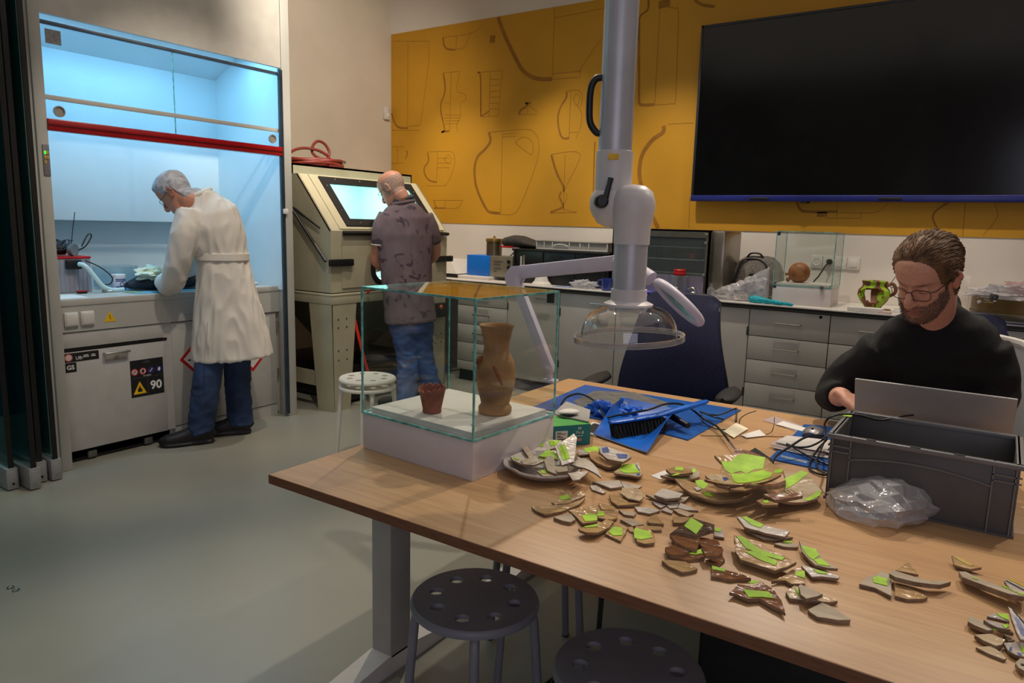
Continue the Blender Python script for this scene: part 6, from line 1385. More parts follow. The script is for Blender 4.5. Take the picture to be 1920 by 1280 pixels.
MB().grid(lambda a, b: bR - ex * .03 + ex * (.05 * b) + ey * (-.05 + .09 * a) + V((0, 0, .02 + .02 * abs(math.sin(a * 11)) + .012 * b)), 20, 5).build('gathered_mouth', M_bag, bo_)
rr = random.Random(21)
frag_mats = [G['c'], G['t'], M_edge, mat('bone_cream', (190, 172, 138), .7, amt=.15, scale=30), G['g']]
words = ['cream', 'tan', 'brown', 'bone-coloured', 'grey']
def fragment(c, s, m, label, grp, rr):
    n = rr.choice((5, 6, 7)); a0_ = rr.uniform(0, 6); poly = [(s * (rr.uniform(.6, 1.1)) * math.cos(a0_ + 2 * math.pi * i / n), s * .75 * rr.uniform(.6, 1.1) * math.sin(a0_ + 2 * math.pi * i / n)) for i in range(n)]
    M = Matrix.Rotation(rr.uniform(0, 6), 4, 'Z') @ Matrix.Rotation(rr.uniform(-.35, .35), 4, 'X')
    o = MB().prism(poly, -.003, .004, M=M).build('ceramic_fragment', m, None, smooth=0); o.location = c
    tag(o, label, 'fragment', grp)
for i in range(18):
    u = rr.uniform(.03, .42); v_ = rr.uniform(-.55, .5)
    p = bL + ex * (hl_ * 2 * u) + ey * (v_ * .075); lay = i % 3
    fragment((p.x, p.y, T + .010 + .011 * lay), rr.uniform(.010, .018), frag_mats[i % 5], 'small broken fragment seen through the film of the clear bag before the crate', BGP, rr)
# plastic bag of sherds on the counter
sb = thing('sherd_bag', 'bulging clear plastic bag of sherds on the counter beside the teal gloves', 'bag', (-1.53, 5.12, CZT))
ex, ey = V((1, 0, 0)), V((0, 1, 0))
def c_bag2(u): return (V((-1.72 + .38 * u, 5.13, CZT)), tbl([.03, .085, .10, .085, .06, .04], u), tbl([.04, .085, .11, .14, .19, .22], u))
crinkled(c_bag2, 18, 22, 9).build('film', M_bag, sb, smooth=0)
MB().grid(lambda a, b: V((-1.40 + .06 * b, 5.10 + .05 * a, CZT + .09 + .13 * b - .05 * a * b + .008 * math.sin(a * 20))), 14, 8).build('twisted_mouth', M_bag, sb)
for i in range(16):
    fragment((-1.66 + rr.uniform(0, .22), 5.13 + rr.uniform(-.055, .05), CZT + .012 + .014 * (i % 3)), rr.uniform(.016, .03), frag_mats[i % 5], 'pale sherd inside the bulging bag on the back counter', 'sherds inside the bag on the counter', rr)
# teal gloves
mb = MB()
for k, (a, b, r) in enumerate((((-1.44, 5.05), (-1.36, 5.09), .022), ((-1.40, 5.03), (-1.28, 5.02), .020), ((-1.33, 5.03), (-1.20, 4.995), .016), ((-1.26, 5.02), (-1.13, 5.0), .012), ((-1.36, 5.08), (-1.31, 5.10), .016), ((-1.42, 5.04), (-1.34, 5.02), .018))):
    mb.tube(smooth_path([(a[0], a[1], CZT + r * .9), ((a[0] + b[0]) / 2, (a[1] + b[1]) / 2, CZT + r * 1.15), (b[0], b[1], CZT + r * .8)], 4), [r * .6, r, r, r, r, r, r, r * .9, r * .5], 10)
o = mesh_obj('rubber_gloves', remesh(mb, .004, 1), mat('glove_teal', (0, 168, 186), .5, amt=.15, bump=.8, bscale=60)); tag(o, 'pair of teal rubber gloves lying before the small display case', 'gloves')
# second display case with wooden bowl
v2, VM2 = vitrine('glass display case on a white base standing on the back counter', 'glass display cases', (-1.115, 5.26), .375, .30, 0.02, CZT, .125, 1.395)
MB().box(-.185, -.165, -.152, -.148, 1.365, 1.39, M=VM2).box(-.185, -.165, -.152, -.148, 1.01, 1.035, M=VM2).build('corner_clip', MATS['clip_dark'], v2)
MB().lathe([(.012, -.015), (.014, .0), (.012, .015)], M=VM2 @ Matrix.Translation((.13, -.158, 1.03)) @ Matrix.Rotation(math.pi / 2, 4, 'X'), n=16).build('lock', M_steel, v2)
wbz = CZT + .125 + .0185
o = thing('turned_bowl', 'brown round vessel standing on its rim inside the counter display case', 'bowl', (-1.18, 5.27, wbz))
bowl = MB(); prof = [(.002, .052), (.03, .05), (.055, .038), (.070, .012), (.072, -.012), (.066, -.014), (.062, .008), (.045, .03), (.002, .04)]
bowl.lathe(prof, n=36, M=Matrix.Translation((-1.17, 5.26, wbz + .068)) @ Matrix.Rotation(.35, 4, 'Y') @ Matrix.Rotation(math.radians(78), 4, 'X'))
bowl.build('bowl_body', mat('bowl_wood', (176, 112, 60), .5, rgb2=(120, 70, 36), scale=18), o)
bowl = MB(); bowl.ell((-1.235, 5.24, wbz + .018), (.014, .012, .018)).ell((-1.245, 5.235, wbz + .055), (.012, .010, .012)); bowl.build('lug', MATS['bowl_wood'], o)
# repaired pot with lime filler
pp = V((-.675, 5.15, CZT)); po = thing('repaired_pot', 'broken brown pot patched with lime filler and open gaps', 'pot', (pp.x, pp.y, CZT))
prof = [(.036, 0), (.040, .006), (.05, .03), (.078, .065), (.094, .10), (.090, .13), (.072, .15), (.066, .165), (.074, .19)]
def prf(t):
    x = t * (len(prof) - 1); i = min(int(x), len(prof) - 2); f = x - i; return prof[i][0] * (1 - f) + prof[i + 1][0] * f, prof[i][1] * (1 - f) + prof[i + 1][1] * f
def potpart(sel, nm, m):
    mb = MB(); NU, NV = 56, 26; vs = []; 
    for i in range(NV + 1):
        r, z = prf(i / NV)
        for j in range(NU): a = 2 * math.pi * j / NU; vs.append((pp.x + r * math.cos(a), pp.y + r * math.sin(a), CZT + .001 + z))
    fs = []
    for i in range(NV):
        for j in range(NU):
            if sel(i / NV, j / NU): fs.append((i * NU + j, i * NU + (j + 1) % NU, (i + 1) * NU + (j + 1) % NU, (i + 1) * NU + j))
    used = sorted({q for f in fs for q in f}); mp = {q: k for k, q in enumerate(used)}
    mb.raw([vs[q] for q in used], [tuple(mp[q] for q in f) for f in fs]); mesh_obj(nm, solid(mb, .006), m, po)
def nz(v, u, s=0): a = u * 2 * math.pi; return noise.noise((math.cos(a) * 1.4 + s, math.sin(a) * 1.4, v * 2.6 + s))
def gap(v, u): # opening facing the room
    du = abs(((u - .73) + .5) % 1 - .5); return ((du / .125) ** 2 + ((v - .52) / .20) ** 2 < 1 + .5 * nz(v, u, 4)) or (v > .3 and v < .6 and .30 < u < .36)
def lime(v, u): return nz(v, u, 1.3) > .10 - .1 * (u > .75 or u < .1)
potpart(lambda v, u: not gap(v, u) and not lime(v, u), 'pot_wall', mat('pot_redbrown', (140, 82, 50), .6, rgb2=(104, 60, 38), scale=25))
potpart(lambda v, u: not gap(v, u) and lime(v, u), 'lime_filler', mat('filler_lime', (160, 202, 40), .6, amt=.1, scale=30))
MB().tube(smooth_path([pp + V((.07, -.02, .165)), pp + V((.105, -.03, .18)), pp + V((.125, -.03, .15)), pp + V((.118, -.02, .12)), pp + V((.088, -.01, .10))]), .011, 8).build('handle', MATS['pot_redbrown'], po)
# papers, glass bits, board, sieve
o = MB().box(-.80, -.60, 4.995, 5.07, CZT + .001, CZT + .028, .003).build('white_card_box', M_paper); tag(o, 'small white paper box in front of the lime-patched pot', 'box')
o = MB().box(-.62, -.55, 4.99, 5.05, CZT + .001, CZT + .012).build('pink_note', mat('note_pink', (214, 186, 182), .8, amt=.1)); tag(o, 'pinkish paper slip beside the small white box', 'paper')
t = thing('glass_vial', 'cluster piece: small clear glass vial lying right of the patched pot', 'vial', (-.5, 5.12, CZT))
t['label'] = 'small clear glass vial lying between the patched pot and the man'
MB().tube([(-.55, 5.12, CZT + .016), (-.42, 5.14, CZT + .016)], .014, 14).build('vial_body', MATS['beaker_glass'], t); MB().tube([(-.42, 5.14, CZT + .016), (-.40, 5.143, CZT + .016)], .013, 12).build('stopper', mat('stopper_blue', (130, 160, 190), .4), t)
fragment((-.575, 5.06, CZT + .02), .024, M_edge, 'brown sherd standing right of the patched pot', 'sherds beside the patched pot', rr)
o = MB().box(-.40, -.17, 5.56, 5.575, CZT + .001, 1.135, .002, M=Matrix.Translation((0, 0, 0))).build('white_board', mat('board_white', (208, 200, 190), .6)); tag(o, 'upright white board behind the seated man\'s neck', 'board')
t = thing('folder_stack', 'blue folder lying flat under the sieve at the right', 'folder', (0, 5.15, CZT))
MB().box(-.13, .35, 5.0, 5.35, CZT + .001, CZT + .02, .002).build('cover', M_blueg, t); MB().box(-.125, .345, 4.998, 5.34, CZT + .005, CZT + .016).build('pages', M_paper, t)
t = thing('sieve', 'wide brown-rimmed round sieve holding plastic bags at the right edge', 'sieve', (.07, 5.2, CZT + .02))
sc_ = (.12, 5.22, CZT + .022)
MB().lathe([(.265, .0), (.27, .03), (.268, .034)], sc_, 56, cap=False).lathe([(.262, .004), (.001, .004)], sc_, 56, cap=False).build('lower_ring', mat('sieve_steel', (110, 100, 84), .35, .7), t)
mesh_obj('rim', solid(MB().lathe([(.262, .035), (.262, .115)], sc_, 56, cap=False), .006), mat('sieve_brown', (108, 84, 48), .4, .5, amt=.1), t)
MB().lathe([(.25, .07), (.001, .07)], sc_, 40, cap=False).build('mesh_floor', mat('sieve_mesh', (90, 84, 72), .6), t)
MB().box(-.08, -.03, 4.975, 4.98, CZT + .115, CZT + .12).build('brass_mark', MATS['brass'], t)
o = MB(); crumple(o, (.05, 5.15, CZT + .15), (.17, .12, .05), 13, .8, 3, 5, CZT + .096); o = o.build('plastic_bag', M_bag); tag(o, 'crumpled clear and pink plastic bag in the sieve', 'bag')
o = MB(); crumple(o, (.16, 5.2, CZT + .19), (.11, .10, .045), 31, .8, 3, 5, CZT + .1); o = o.build('plastic_bag', glass('pink_film', (.95, .85, .86), 1.0, .1, .25, 1.5, (235, 205, 205), wr=.6)); tag(o, 'pinkish plastic bag on top in the sieve', 'bag')
o = MB().box(-.02, .2, 4.99, 5.0, CZT + .12, CZT + .155, M=Matrix.Translation((0, .02, 0))).build('white_card', M_paper); tag(o, 'white card leaning at the front of the sieve', 'card')
o = MB().lathe([(.02, 0), (.024, .01), (.024, .035), (.018, .045)], (-.03, 5.02, CZT + .12), 16).build('glass_stopper', mat('stopper_dark', (90, 88, 86), .25, .5)); tag(o, 'small dark metallic cap at the front of the sieve', 'cap')

# ================================================================== things in the fume cupboard
HZ = .925
t = thing('pump_unit', 'boxy ribbed metal pump unit with a red top edge in the fume cupboard', 'pump', (-4.62, 2.10, HZ))
PX0, PX1, PY0, PY1 = -4.72, -4.52, 1.93, 2.165
MB().box(PX0, PX1, PY0, PY1, HZ + .002, HZ + .205, .003).build('housing', mat('pump_grey', (168, 168, 178), .4, .4, amt=.05), t)
for k in range(9): MB().box(PX1 - .001, PX1 + .004, PY0 + .012 + k * .025, PY0 + .018 + k * .025, HZ + .01, HZ + .195).build('fin', MATS['pump_grey'], t)
MB().box(PX0 - .003, PX1 + .005, PY0 - .003, PY1 + .003, HZ + .2, HZ + .213, .003).build('red_lid', M_red, t)
MB().box(PX1, PX1 + .035, 2.02, 2.10, HZ + .14, HZ + .195, .006).build('outlet_block', M_black, t)
MB().tube(smooth_path([(PX1 + .04, 2.08, HZ + .17), (PX1 + .07, 2.10, HZ + .16), (PX1 + .085, 2.14, HZ + .10), (PX1 + .095, 2.18, HZ + .04), (PX1 + .10, 2.23, HZ + .014), (PX1 + .10, 2.30, HZ + .013)]), .014, 10).build('clear_hose', mat('hose_milky', (196, 222, 222), .3, amt=.05), t)
t = thing('pump_motor', 'small motor with coiled black cables piled on the pump unit', 'motor', (-4.60, 2.02, HZ + .213))
MB().tube([(-4.60, 1.96, HZ + .255), (-4.60, 2.06, HZ + .255)], .035, 18).build('motor_body', M_black, t)
MB().tube([(-4.56, 2.075, HZ + .25), (-4.535, 2.09, HZ + .25)], .036, 18).build('motor_face', mat('motor_steel', (130, 128, 126), .4, .5), t)
rr = random.Random(9)
for k in range(4):
    c = (-4.60 + rr.uniform(-.02, .05), 2.03 + rr.uniform(-.05, .07), HZ + .27)
    MB().tube(smooth_path([(c[0] + .03 * math.sin(a * 1.0) + rr.uniform(-.01, .01), c[1] + .06 * math.cos(a), c[2] + .03 * math.sin(a * 1.7 + k) + .01) for a in [i * .7 for i in range(10)]], 4), .0035, 6).build('cable_coil', M_black, t)
MB().tube(smooth_path([(-4.56, 2.08, HZ + .26), (-4.55, 2.09, HZ + .36), (-4.55, 2.11, HZ + .47)]), .0022, 6).build('antenna_wire', M_black, t)
MB().tube(smooth_path([(-4.56, 2.10, HZ + .24), (-4.54, 2.15, HZ + .27), (-4.54, 2.19, HZ + .33), (-4.54, 2.17, HZ + .34), (-4.54, 2.13, HZ + .27)]), .004, 6).build('cable_loop', M_black, t)
MB().tube(smooth_path([(PX1 + .03, 2.12, HZ + .19), (PX1 + .06, 2.19, HZ + .15), (PX1 + .07, 2.25, HZ + .09), (PX1 + .07, 2.24, HZ + .05), (PX1 + .07, 2.20, HZ + .045)]), .0035, 6).build('cable', M_black, t)
t = thing('glass_basin', 'large clear glass basin at the back of the fume cupboard', 'basin', (-4.66, 2.36, HZ))
MB().lathe([(.001, .004), (.115, .004), (.125, .012), (.128, .135), (.132, .14), (.124, .138), (.121, .015), (.001, .010)], (-4.66, 2.38, HZ), 40, cap=False).build('basin_body', glass('basin_glass', (.86, .93, .95), 1.8, .0, .05), t)
t = thing('labelled_jar', 'white printed plastic jar on the fume cupboard worktop', 'jar', (-4.50, 2.42, HZ))
jc_ = (-4.50, 2.315, HZ)
MB().lathe([(.036, 0), (.038, .004), (.038, .085), (.034, .09)], jc_, 28).build('jar_body', mat('jar_white', (205, 210, 226), .4, amt=.02), t)
MB().lathe([(.039, .085), (.039, .10), (.001, .101)], jc_, 28).build('jar_lid', M_whitep, t)
for k, (z, w_) in enumerate(((.068, .05), (.058, .04), (.022, .045))):
    mb = MB(); mb.rings([[V((jc_[0] + .0386 * math.cos(a), jc_[1] + .0386 * math.sin(a), HZ + z + d)) for a in [-.9 + .18 * i for i in range(11)]] for d in (0, .007)], False, False)
    mb.build('print_band', mat('jar_print', (70, 80, 130), .5, amt=.5, scale=200), t)
MB().lathe([(.014, 0), (.014, .001), (.010, .001), (.010, 0)], M=frame((jc_[0] + .0382, jc_[1], HZ + .042), (0, 1, 0), (0, 0, 1)), n=20, cap=False).build('print_ring', MATS['jar_print'], t)
t = MB().lathe([(.034, 0), (.036, .003), (.036, .012), (.034, .014), (.001, .014)], (-4.44, 2.22, HZ), 28).build('jar_lid', M_steel); tag(t, 'silver screw lid lying flat on the fume cupboard worktop', 'lid')
t = thing('red_black_clamp', 'small red and black clip before the pump unit', 'clip', (-4.45, 2.06, HZ))
MB().box(-4.47, -4.44, 2.05, 2.10, HZ + .001, HZ + .012, .003).build('body', M_black, t); MB().box(-4.472, -4.438, 2.048, 2.102, HZ + .012, HZ + .018, .002).build('top', M_red, t)
t = MB().box(-4.42, -4.20, 1.83, 2.0, HZ + .0006, HZ + .003).build('paper_sheet', M_paper); tag(t, 'white paper towel at the left end of the fume cupboard worktop', 'paper')
t = MB().tube([(-4.36, 2.28, HZ + .006), (-4.25, 2.32, HZ + .005)], .004, 8).build('marker_pen', mat('pen_yellow', (190, 180, 70), .5)); tag(t, 'yellow-green pen lying before the printed jar', 'pen')
t = MB().box(-4.60, -4.22, 2.28, 3.05, HZ + .0005, HZ + .004).build('work_mat', mat('mat_blue', (110, 180, 214), .5, amt=.05)); tag(t, 'pale blue work mat on the fume cupboard worktop', 'mat')
t = thing('corroded_object', 'large dark concave object the man works on in the cupboard', 'artefact', (-4.42, 2.62, HZ))
mb = MB(); mb.loft([(V((-4.42, 2.32, HZ + .035)), (1, 0, 0), .03, .02), (V((-4.42, 2.42, HZ + .05)), (1, 0, 0), .10, .042), (V((-4.42, 2.56, HZ + .055)), (1, 0, 0), .13, .048), (V((-4.40, 2.70, HZ + .06)), (1, 0, 0), .13, .052), (V((-4.38, 2.86, HZ + .075)), (1, 0, 0), .10, .05), (V((-4.37, 2.95, HZ + .09)), (1, 0, 0), .05, .03)], 24)
mb.lathe([(.02, 0), (.035, .03)], (-4.34, 2.60, HZ + .005), 16)
mesh_obj('metal_body', remesh(mb, .01, 3), mat('iron_dark', (30, 34, 44), .7, amt=.3, scale=20, bump=.4, bscale=30), t)
o = MB(); crumple(o, (-4.36, 2.47, HZ + .105), (.06, .09, .035), 17, .9, 2.6, 4); o = o.build('cleaning_cloth', mat('cloth_pale', (214, 222, 196), .85, amt=.05)); tag(o, 'pale crumpled cloth in the gloved hand inside the fume cupboard', 'cloth')
t = thing('measuring_cylinder', 'thin glass measuring cylinder at the right of the worktop', 'cylinder', (-4.5, 3.12, HZ))
MB().lathe([(.035, .003), (.035, .008), (.014, .012), (.014, .16), (.017, .164)], (-4.42, 3.10, HZ), 24, cap=False).build('glass_body', MATS['basin_glass'], t)
MB().lathe([(.02, .13), (.02, .138)], (-4.42, 3.10, HZ), 6).build('collar', MATS['hose_milky'], t)
t = MB(); crumple(t, (-4.36, 3.13, HZ + .012), (.05, .07, .012), 41, .6, 3, 3, HZ); t = t.build('tissue', M_paper); tag(t, 'white tissue beside the glass measuring cylinder', 'tissue')
# ================================================================== people
def lerp_tab(zs, vs, z):
    if z <= zs[0]: return vs[0]
    for i in range(len(zs) - 1):
        if z <= zs[i + 1]:
            f = (z - zs[i]) / (zs[i + 1] - zs[i]); f = f * f * (3 - 2 * f) * .5 + f * .5; return vs[i] * (1 - f) + vs[i + 1] * f
    return vs[-1]
HZ_ = [-.118, -.105, -.085, -.065, -.045, -.02, .0, .02, .04, .06, .08, .10, .112, .119]
HW = [.020, .038, .051, .058, .062, .066, .069, .072, .075, .076, .073, .060, .040, .010]
HF = [.070, .086, .089, .089, .088, .086, .085, .090, .093, .091, .083, .062, .036, .006]
HB = [-.03, -.01, .015, .04, .065, .085, .095, .100, .103, .101, .093, .073, .046, .008]
def gs_(a, s): return math.exp(-(a / s) ** 2)
def head_mesh(mb, M, jaw=1.0, beard=0.0):
    rings = []; N = 64; K = 56
    for i in range(K):
        z = -.118 + (.237) * i / (K - 1)
        w_, f, b = lerp_tab(HZ_, HW, z), lerp_tab(HZ_, HF, z), lerp_tab(HZ_, HB, z)
        if z < -.03: w_ *= jaw
        cy = (f - b) / 2; hy = (f + b) / 2; rg = []
        for j in range(N):
            t = 2 * math.pi * j / N; c, s = math.cos(t), math.sin(t); p = 2.15
            x = w_ * math.copysign(abs(c) ** (2 / p), c); y = cy + hy * math.copysign(abs(s) ** (2 / p), s)
            if y > .02:
                e = 0
                for sx in (-.031, .031): e += -.012 * gs_(x - sx, .015) * gs_(z - .001, .012)
                e += .005 * gs_(x, .06) * gs_(z - .024, .009) - .003 * gs_(x, .01) * gs_(z - .010, .012)
                for sx in (-.044, .044): e += .005 * gs_(x - sx, .018) * gs_(z + .03, .014)
                e += .0055 * gs_(x, .022) * gs_(z + .060, .006) + .0065 * gs_(x, .019) * gs_(z + .0745, .006) - .004 * gs_(x, .026) * gs_(z + .0672, .0028)
                e += .006 * gs_(x, .018) * gs_(z + .102, .012) - .003 * gs_(x, .03) * gs_(z + .086, .006)
                y += e
                if beard: y += beard * gs_(z + .095, .03) * .6; 
            if beard and z < -.04 and y > -.03: x *= 1 + beard * 8
            rg.append(V((x, y, z)))
        rings.append(rg)
    mb.rings(rings, M=M)
    # nose
    R3 = M.to_3x3(); nl = R3 @ V((1, 0, 0))
    sec = [((0, .078, .016), .007, .008), ((0, .090, .002), .0075, .010), ((0, .101, -.014), .009, .011), ((0, .109, -.030), .0125, .012), ((0, .110, -.038), .013, .011), ((0, .098, -.047), .010, .009)]
    mb.loft([(M @ V(c), nl, a, b) for c, a, b in sec], 20)
    for s in (-1, 1):
        mb.ell(M @ V((s * .0125, .094, -.039)), (.0075, .011, .0075), R3.to_4x4(), 3)
        mb.ell(M @ V((s * .031, .0755, .001)), (.0145, .0095, .0105), R3.to_4x4(), 3)
        er = R3.to_4x4() @ Matrix.Rotation(s * .35, 4, 'Z') @ Matrix.Rotation(-.15, 4, 'X')
        mb.ell(M @ V((s * .075, -.012, -.008)), (.0065, .019, .030), er, 3)
        eo = Matrix.Translation(M @ V((s * .079, -.014, -.006))) @ er
        mb.tube([eo @ V((s * .004, .017 * math.cos(a), .030 * math.sin(a))) for a in [-.9 + .26 * i for i in range(17)]], .0042, 7)
def hand_mesh(mb, wrist, d, n, side, curl=(.5, .7, .5), scale=1.0, spread=.06):
    d = V(d).normalized(); n = V(n); n = (n - d * n.dot(d)).normalized(); lat = d.cross(n).normalized() * side; k = scale; w_ = V(wrist)
    mb.loft([(w_ - d * .03 * k, lat, .026 * k, .020 * k), (w_, lat, .028 * k, .019 * k), (w_ + d * .03 * k, lat, .037 * k, .017 * k), (w_ + d * .065 * k, lat, .042 * k, .015 * k), (w_ + d * .092 * k, lat, .041 * k, .012 * k)], 22, 2.6)
    tips = []
    for i, (o, L_) in enumerate(zip((.031, .0105, -.0105, -.031), (.070, .079, .074, .058))):
        p = w_ + d * (.086 - .006 * abs(i - 1.2)) * k + lat * o * k; dd = (d + lat * o * spread * 25 * .1).normalized(); pts = [p - dd * .02 * k, p]
        ax_ = dd.cross(n).normalized()
        for a, fr in zip(curl, (.45, .30, .25)):
            dd = (Quaternion(ax_, a) @ dd).normalized(); p = p + dd * L_ * fr * k; pts.append(p)
        mb.tube(smooth_path(pts, 3), [.0095 * k] * 4 + [.0088 * k] * 4 + [.0082 * k] * 3 + [.0074 * k, .005 * k], 10)
    p = w_ + d * .022 * k + lat * .026 * k; dd = (d * .62 + lat * .70 + n * .35).normalized(); pts = [p - dd * .012 * k, p]
    for L_, t in ((.038, 0), (.032, .4), (.026, .4)):
        dd = (dd + d * t * .6 + n * t * .5).normalized(); p = p + dd * L_ * k; pts.append(p)
    mb.tube(smooth_path(pts, 3), [.015 * k] * 4 + [.012 * k] * 3 + [.0105 * k] * 3 + [.0095 * k, .008 * k, .006 * k], 10)
def limb(mb, pts, rs, n=18, k=4):
    q = smooth_path(pts, k); m = len(pts) - 1; rr = []
    for i in range(len(q)):
        t = i / k; a = min(int(t), m - 1); f = t - a; rr.append(rs[a] * (1 - f) + rs[a + 1] * f)
    mb.tube(q, rr, n)
def smst(a, b, x):
    t = max(0, min(1, (x - a) / (b - a))); return t * t * (3 - 2 * t)
def skin_mat(name):
    if name in MATS: return MATS[name]
    m = bpy.data.materials.new(name); m.use_nodes = True; nt = m.node_tree; b = nt.nodes['Principled BSDF']
    at = nt.nodes.new('ShaderNodeAttribute'); at.attribute_name = 'tone'
    nz = nt.nodes.new('ShaderNodeTexNoise'); nz.inputs['Scale'].default_value = 90; nz.inputs['Detail'].default_value = 5
    tc = nt.nodes.new('ShaderNodeTexCoord'); nt.links.new(tc.outputs['Object'], nz.inputs['Vector'])
    mr = nt.nodes.new('ShaderNodeMapRange'); mr.inputs[3].default_value = .82; mr.inputs[4].default_value = 1.18; nt.links.new(nz.outputs[0], mr.inputs[0])
    mx = nt.nodes.new('ShaderNodeMix'); mx.data_type = 'RGBA'; mx.blend_type = 'MULTIPLY'; mx.inputs[0].default_value = 1
    nt.links.new(at.outputs['Color'], mx.inputs[6]); nt.links.new(mr.outputs[0], mx.inputs[7]); nt.links.new(mx.outputs[2], b.inputs['Base Color'])
    b.inputs['Roughness'].default_value = .5; b.inputs['Subsurface Weight'].default_value = .06; b.inputs['Subsurface Radius'].default_value = (.01, .004, .002)
    bp = nt.nodes.new('ShaderNodeBump'); bp.inputs['Strength'].default_value = .12; bp.inputs['Distance'].default_value = .002; nt.links.new(nz.outputs[0], bp.inputs['Height']); nt.links.new(bp.outputs[0], b.inputs['Normal'])
    MATS[name] = m; return m
def paint(me, fn):
    at = me.color_attributes.new('tone', 'FLOAT_COLOR', 'POINT')
    buf = []
    for v in me.vertices: c = fn(v.co); buf += [c[0], c[1], c[2], 1.0]
    at.data.foreach_set('color', buf)
def mixc(a, b, f): return tuple(a[i] * (1 - f) + b[i] * f for i in range(3))
def face_tone(Mi, skin, lip, beard=None, brow=None, hair=None, hairfn=None):
    def fn(co):
        p = Mi @ co; x, y, z = p; c = skin
        if abs(x) > .12 or z > .16 or z < -.15 or y < -.16 or y > .16: return c
        if y > .05:
            c = mixc(c, lip, .75 * gs_(x, .023) * (gs_(z + .061, .005) + gs_(z + .074, .006)))
            c = mixc(c, (skin[0] * .95, skin[1] * .7, skin[2] * .65), .5 * gs_(x, .014) * gs_(z + .035, .014) + .25 * (gs_(x - .04, .018) + gs_(x + .04, .018)) * gs_(z + .03, .016))
            if beard:
                ln = -.049 + .75 * max(0, abs(x) - .034)
                f = smst(ln + .003, ln - .004, z) * (1 - min(1, gs_(x, .019) * (gs_(z + .062, .0045) + gs_(z + .073, .0055)))) * smst(.104, .099, y + .0) 
                f *= 1 - .7 * gs_(x, .012) * gs_(z + .083, .004)
                c = mixc(c, beard, .74 * min(1, f)); c = mixc(c, lip, .8 * min(1, gs_(x, .021) * (gs_(z + .061, .0045) + gs_(z + .0735, .0055)))); c = mixc(c, brow or c, .5 * gs_(x, .024) * gs_(z + .0672, .0016))
            if brow:
                for sx in (1,): c = mixc(c, brow, .8 * gs_((abs(x) - .033) / .018, 1) * gs_(z - .0205 + 6 * (abs(x) - .036) ** 2, .0042))
                for sx in (-.031, .031): c = mixc(c, brow, .7 * gs_(x - sx, .011) * gs_(z + .0065, .0022))
        elif beard:
            c = mixc(c, beard, .85 * smst(-.012, -.03, z) * smst(.0, .02, y) * smst(-.16, -.115, z))
        if abs(x) > .071 and -.05 < z < .03 and y < .02 and y > -.04: c = mixc(c, (skin[0] * .95, skin[1] * .68, skin[2] * .62), .6)
        if hair and hairfn: c = mixc(c, hair, hairfn(x, y, z))
        return c
    return fn
def hair_shell(me, M, mask, thick, wav, m, parent, name='hair', seed=0.0):
    Mi = M.inverted(); bm = bmesh.new(); bm.from_mesh(me); bm.normal_update()
    mv = {}
    for v in bm.verts:
        p = Mi @ v.co; mv[v.index] = mask(*p) if (abs(p.x) < .075 + .02 and -.14 < p.z < .14 and -.14 < p.y < .13) else 0.0
    dele = [f for f in bm.faces if max(mv[v.index] for v in f.verts) < .03]
    nr = {v.index: v.normal.copy() for v in bm.verts}
    for v in bm.verts:
        k = mv[v.index]
        if k > 0:
            p = Mi @ v.co
            q = V((p.x * 95, p.y * 16, p.z * 40 + p.y * 20)); g = noise.noise(q * .8 + V((seed, 0, 0)))
            l = noise.noise(V((p.x * 22, p.y * 22, p.z * 22 + seed)))
            v.co += nr[v.index] * (thick(p) * k * (1 + wav * g + wav * .8 * l) + .0006)
    bmesh.ops.delete(bm, geom=dele, context='FACES')
    bmesh.ops.delete(bm, geom=[v for v in bm.verts if not v.link_faces], context='VERTS')
    out = bpy.data.meshes.new(name); bm.to_mesh(out); bm.free()
    for c in list(out.color_attributes): out.color_attributes.remove(c)
    for p in out.polygons: p.use_smooth = True
    return mesh_obj(name, out, m, parent)
def folds(me, amp, fn=None, sc=(7, 7, 3.2), seed=0.0):
    me.update()
    nr = [v.normal.copy() for v in me.vertices]
    for v, n in zip(me.vertices, nr):
        q = V((v.co.x * sc[0] + seed, v.co.y * sc[1], v.co.z * sc[2]))
        a = .6 * noise.noise(q) + .5 * (1 - 3.2 * abs(noise.noise(q * 1.5 + V((3, 1, seed))))) 
        v.co += n * amp * a * (fn(v.co) if fn else 1)
def glasses(M, parent, w_=.0245, h=.0185, col=None):
    mb = MB(); g = mat('spectacle_wire', (40, 36, 34), .35, .6)
    for s in (-1, 1):
        cx = s * .032; pts = []
        for i in range(28):
            a = 2 * math.pi * i / 28; c, q = math.cos(a), math.sin(a); p = 3.2
            pts.append(M @ V((cx + w_ * math.copysign(abs(c) ** (2 / p), c), .100 - .012 * (abs(cx + w_ * c) / .06) ** 2, -.006 + h * math.copysign(abs(q) ** (2 / p), q))))
        mb.tube(pts, .0011, 6, closed=True)
        mb.tube([M @ V((s * .0565, .089, .004)), M @ V((s * .068, .082, .006)), M @ V((s * .0765, .02, .008)), M @ V((s * .078, -.012, .006)), M @ V((s * .077, -.03, -.008))], .0013, 6)
        mb.tube([M @ V((s * .008, .100, -.004)), M @ V((s * .010, .095, -.012))], .001, 5)
    mb.tube([M @ V((-.008, .1, .002)), M @ V((0, .102, .004)), M @ V((.008, .1, .002))], .0012, 6)
    return mb.build('glasses', g, parent)
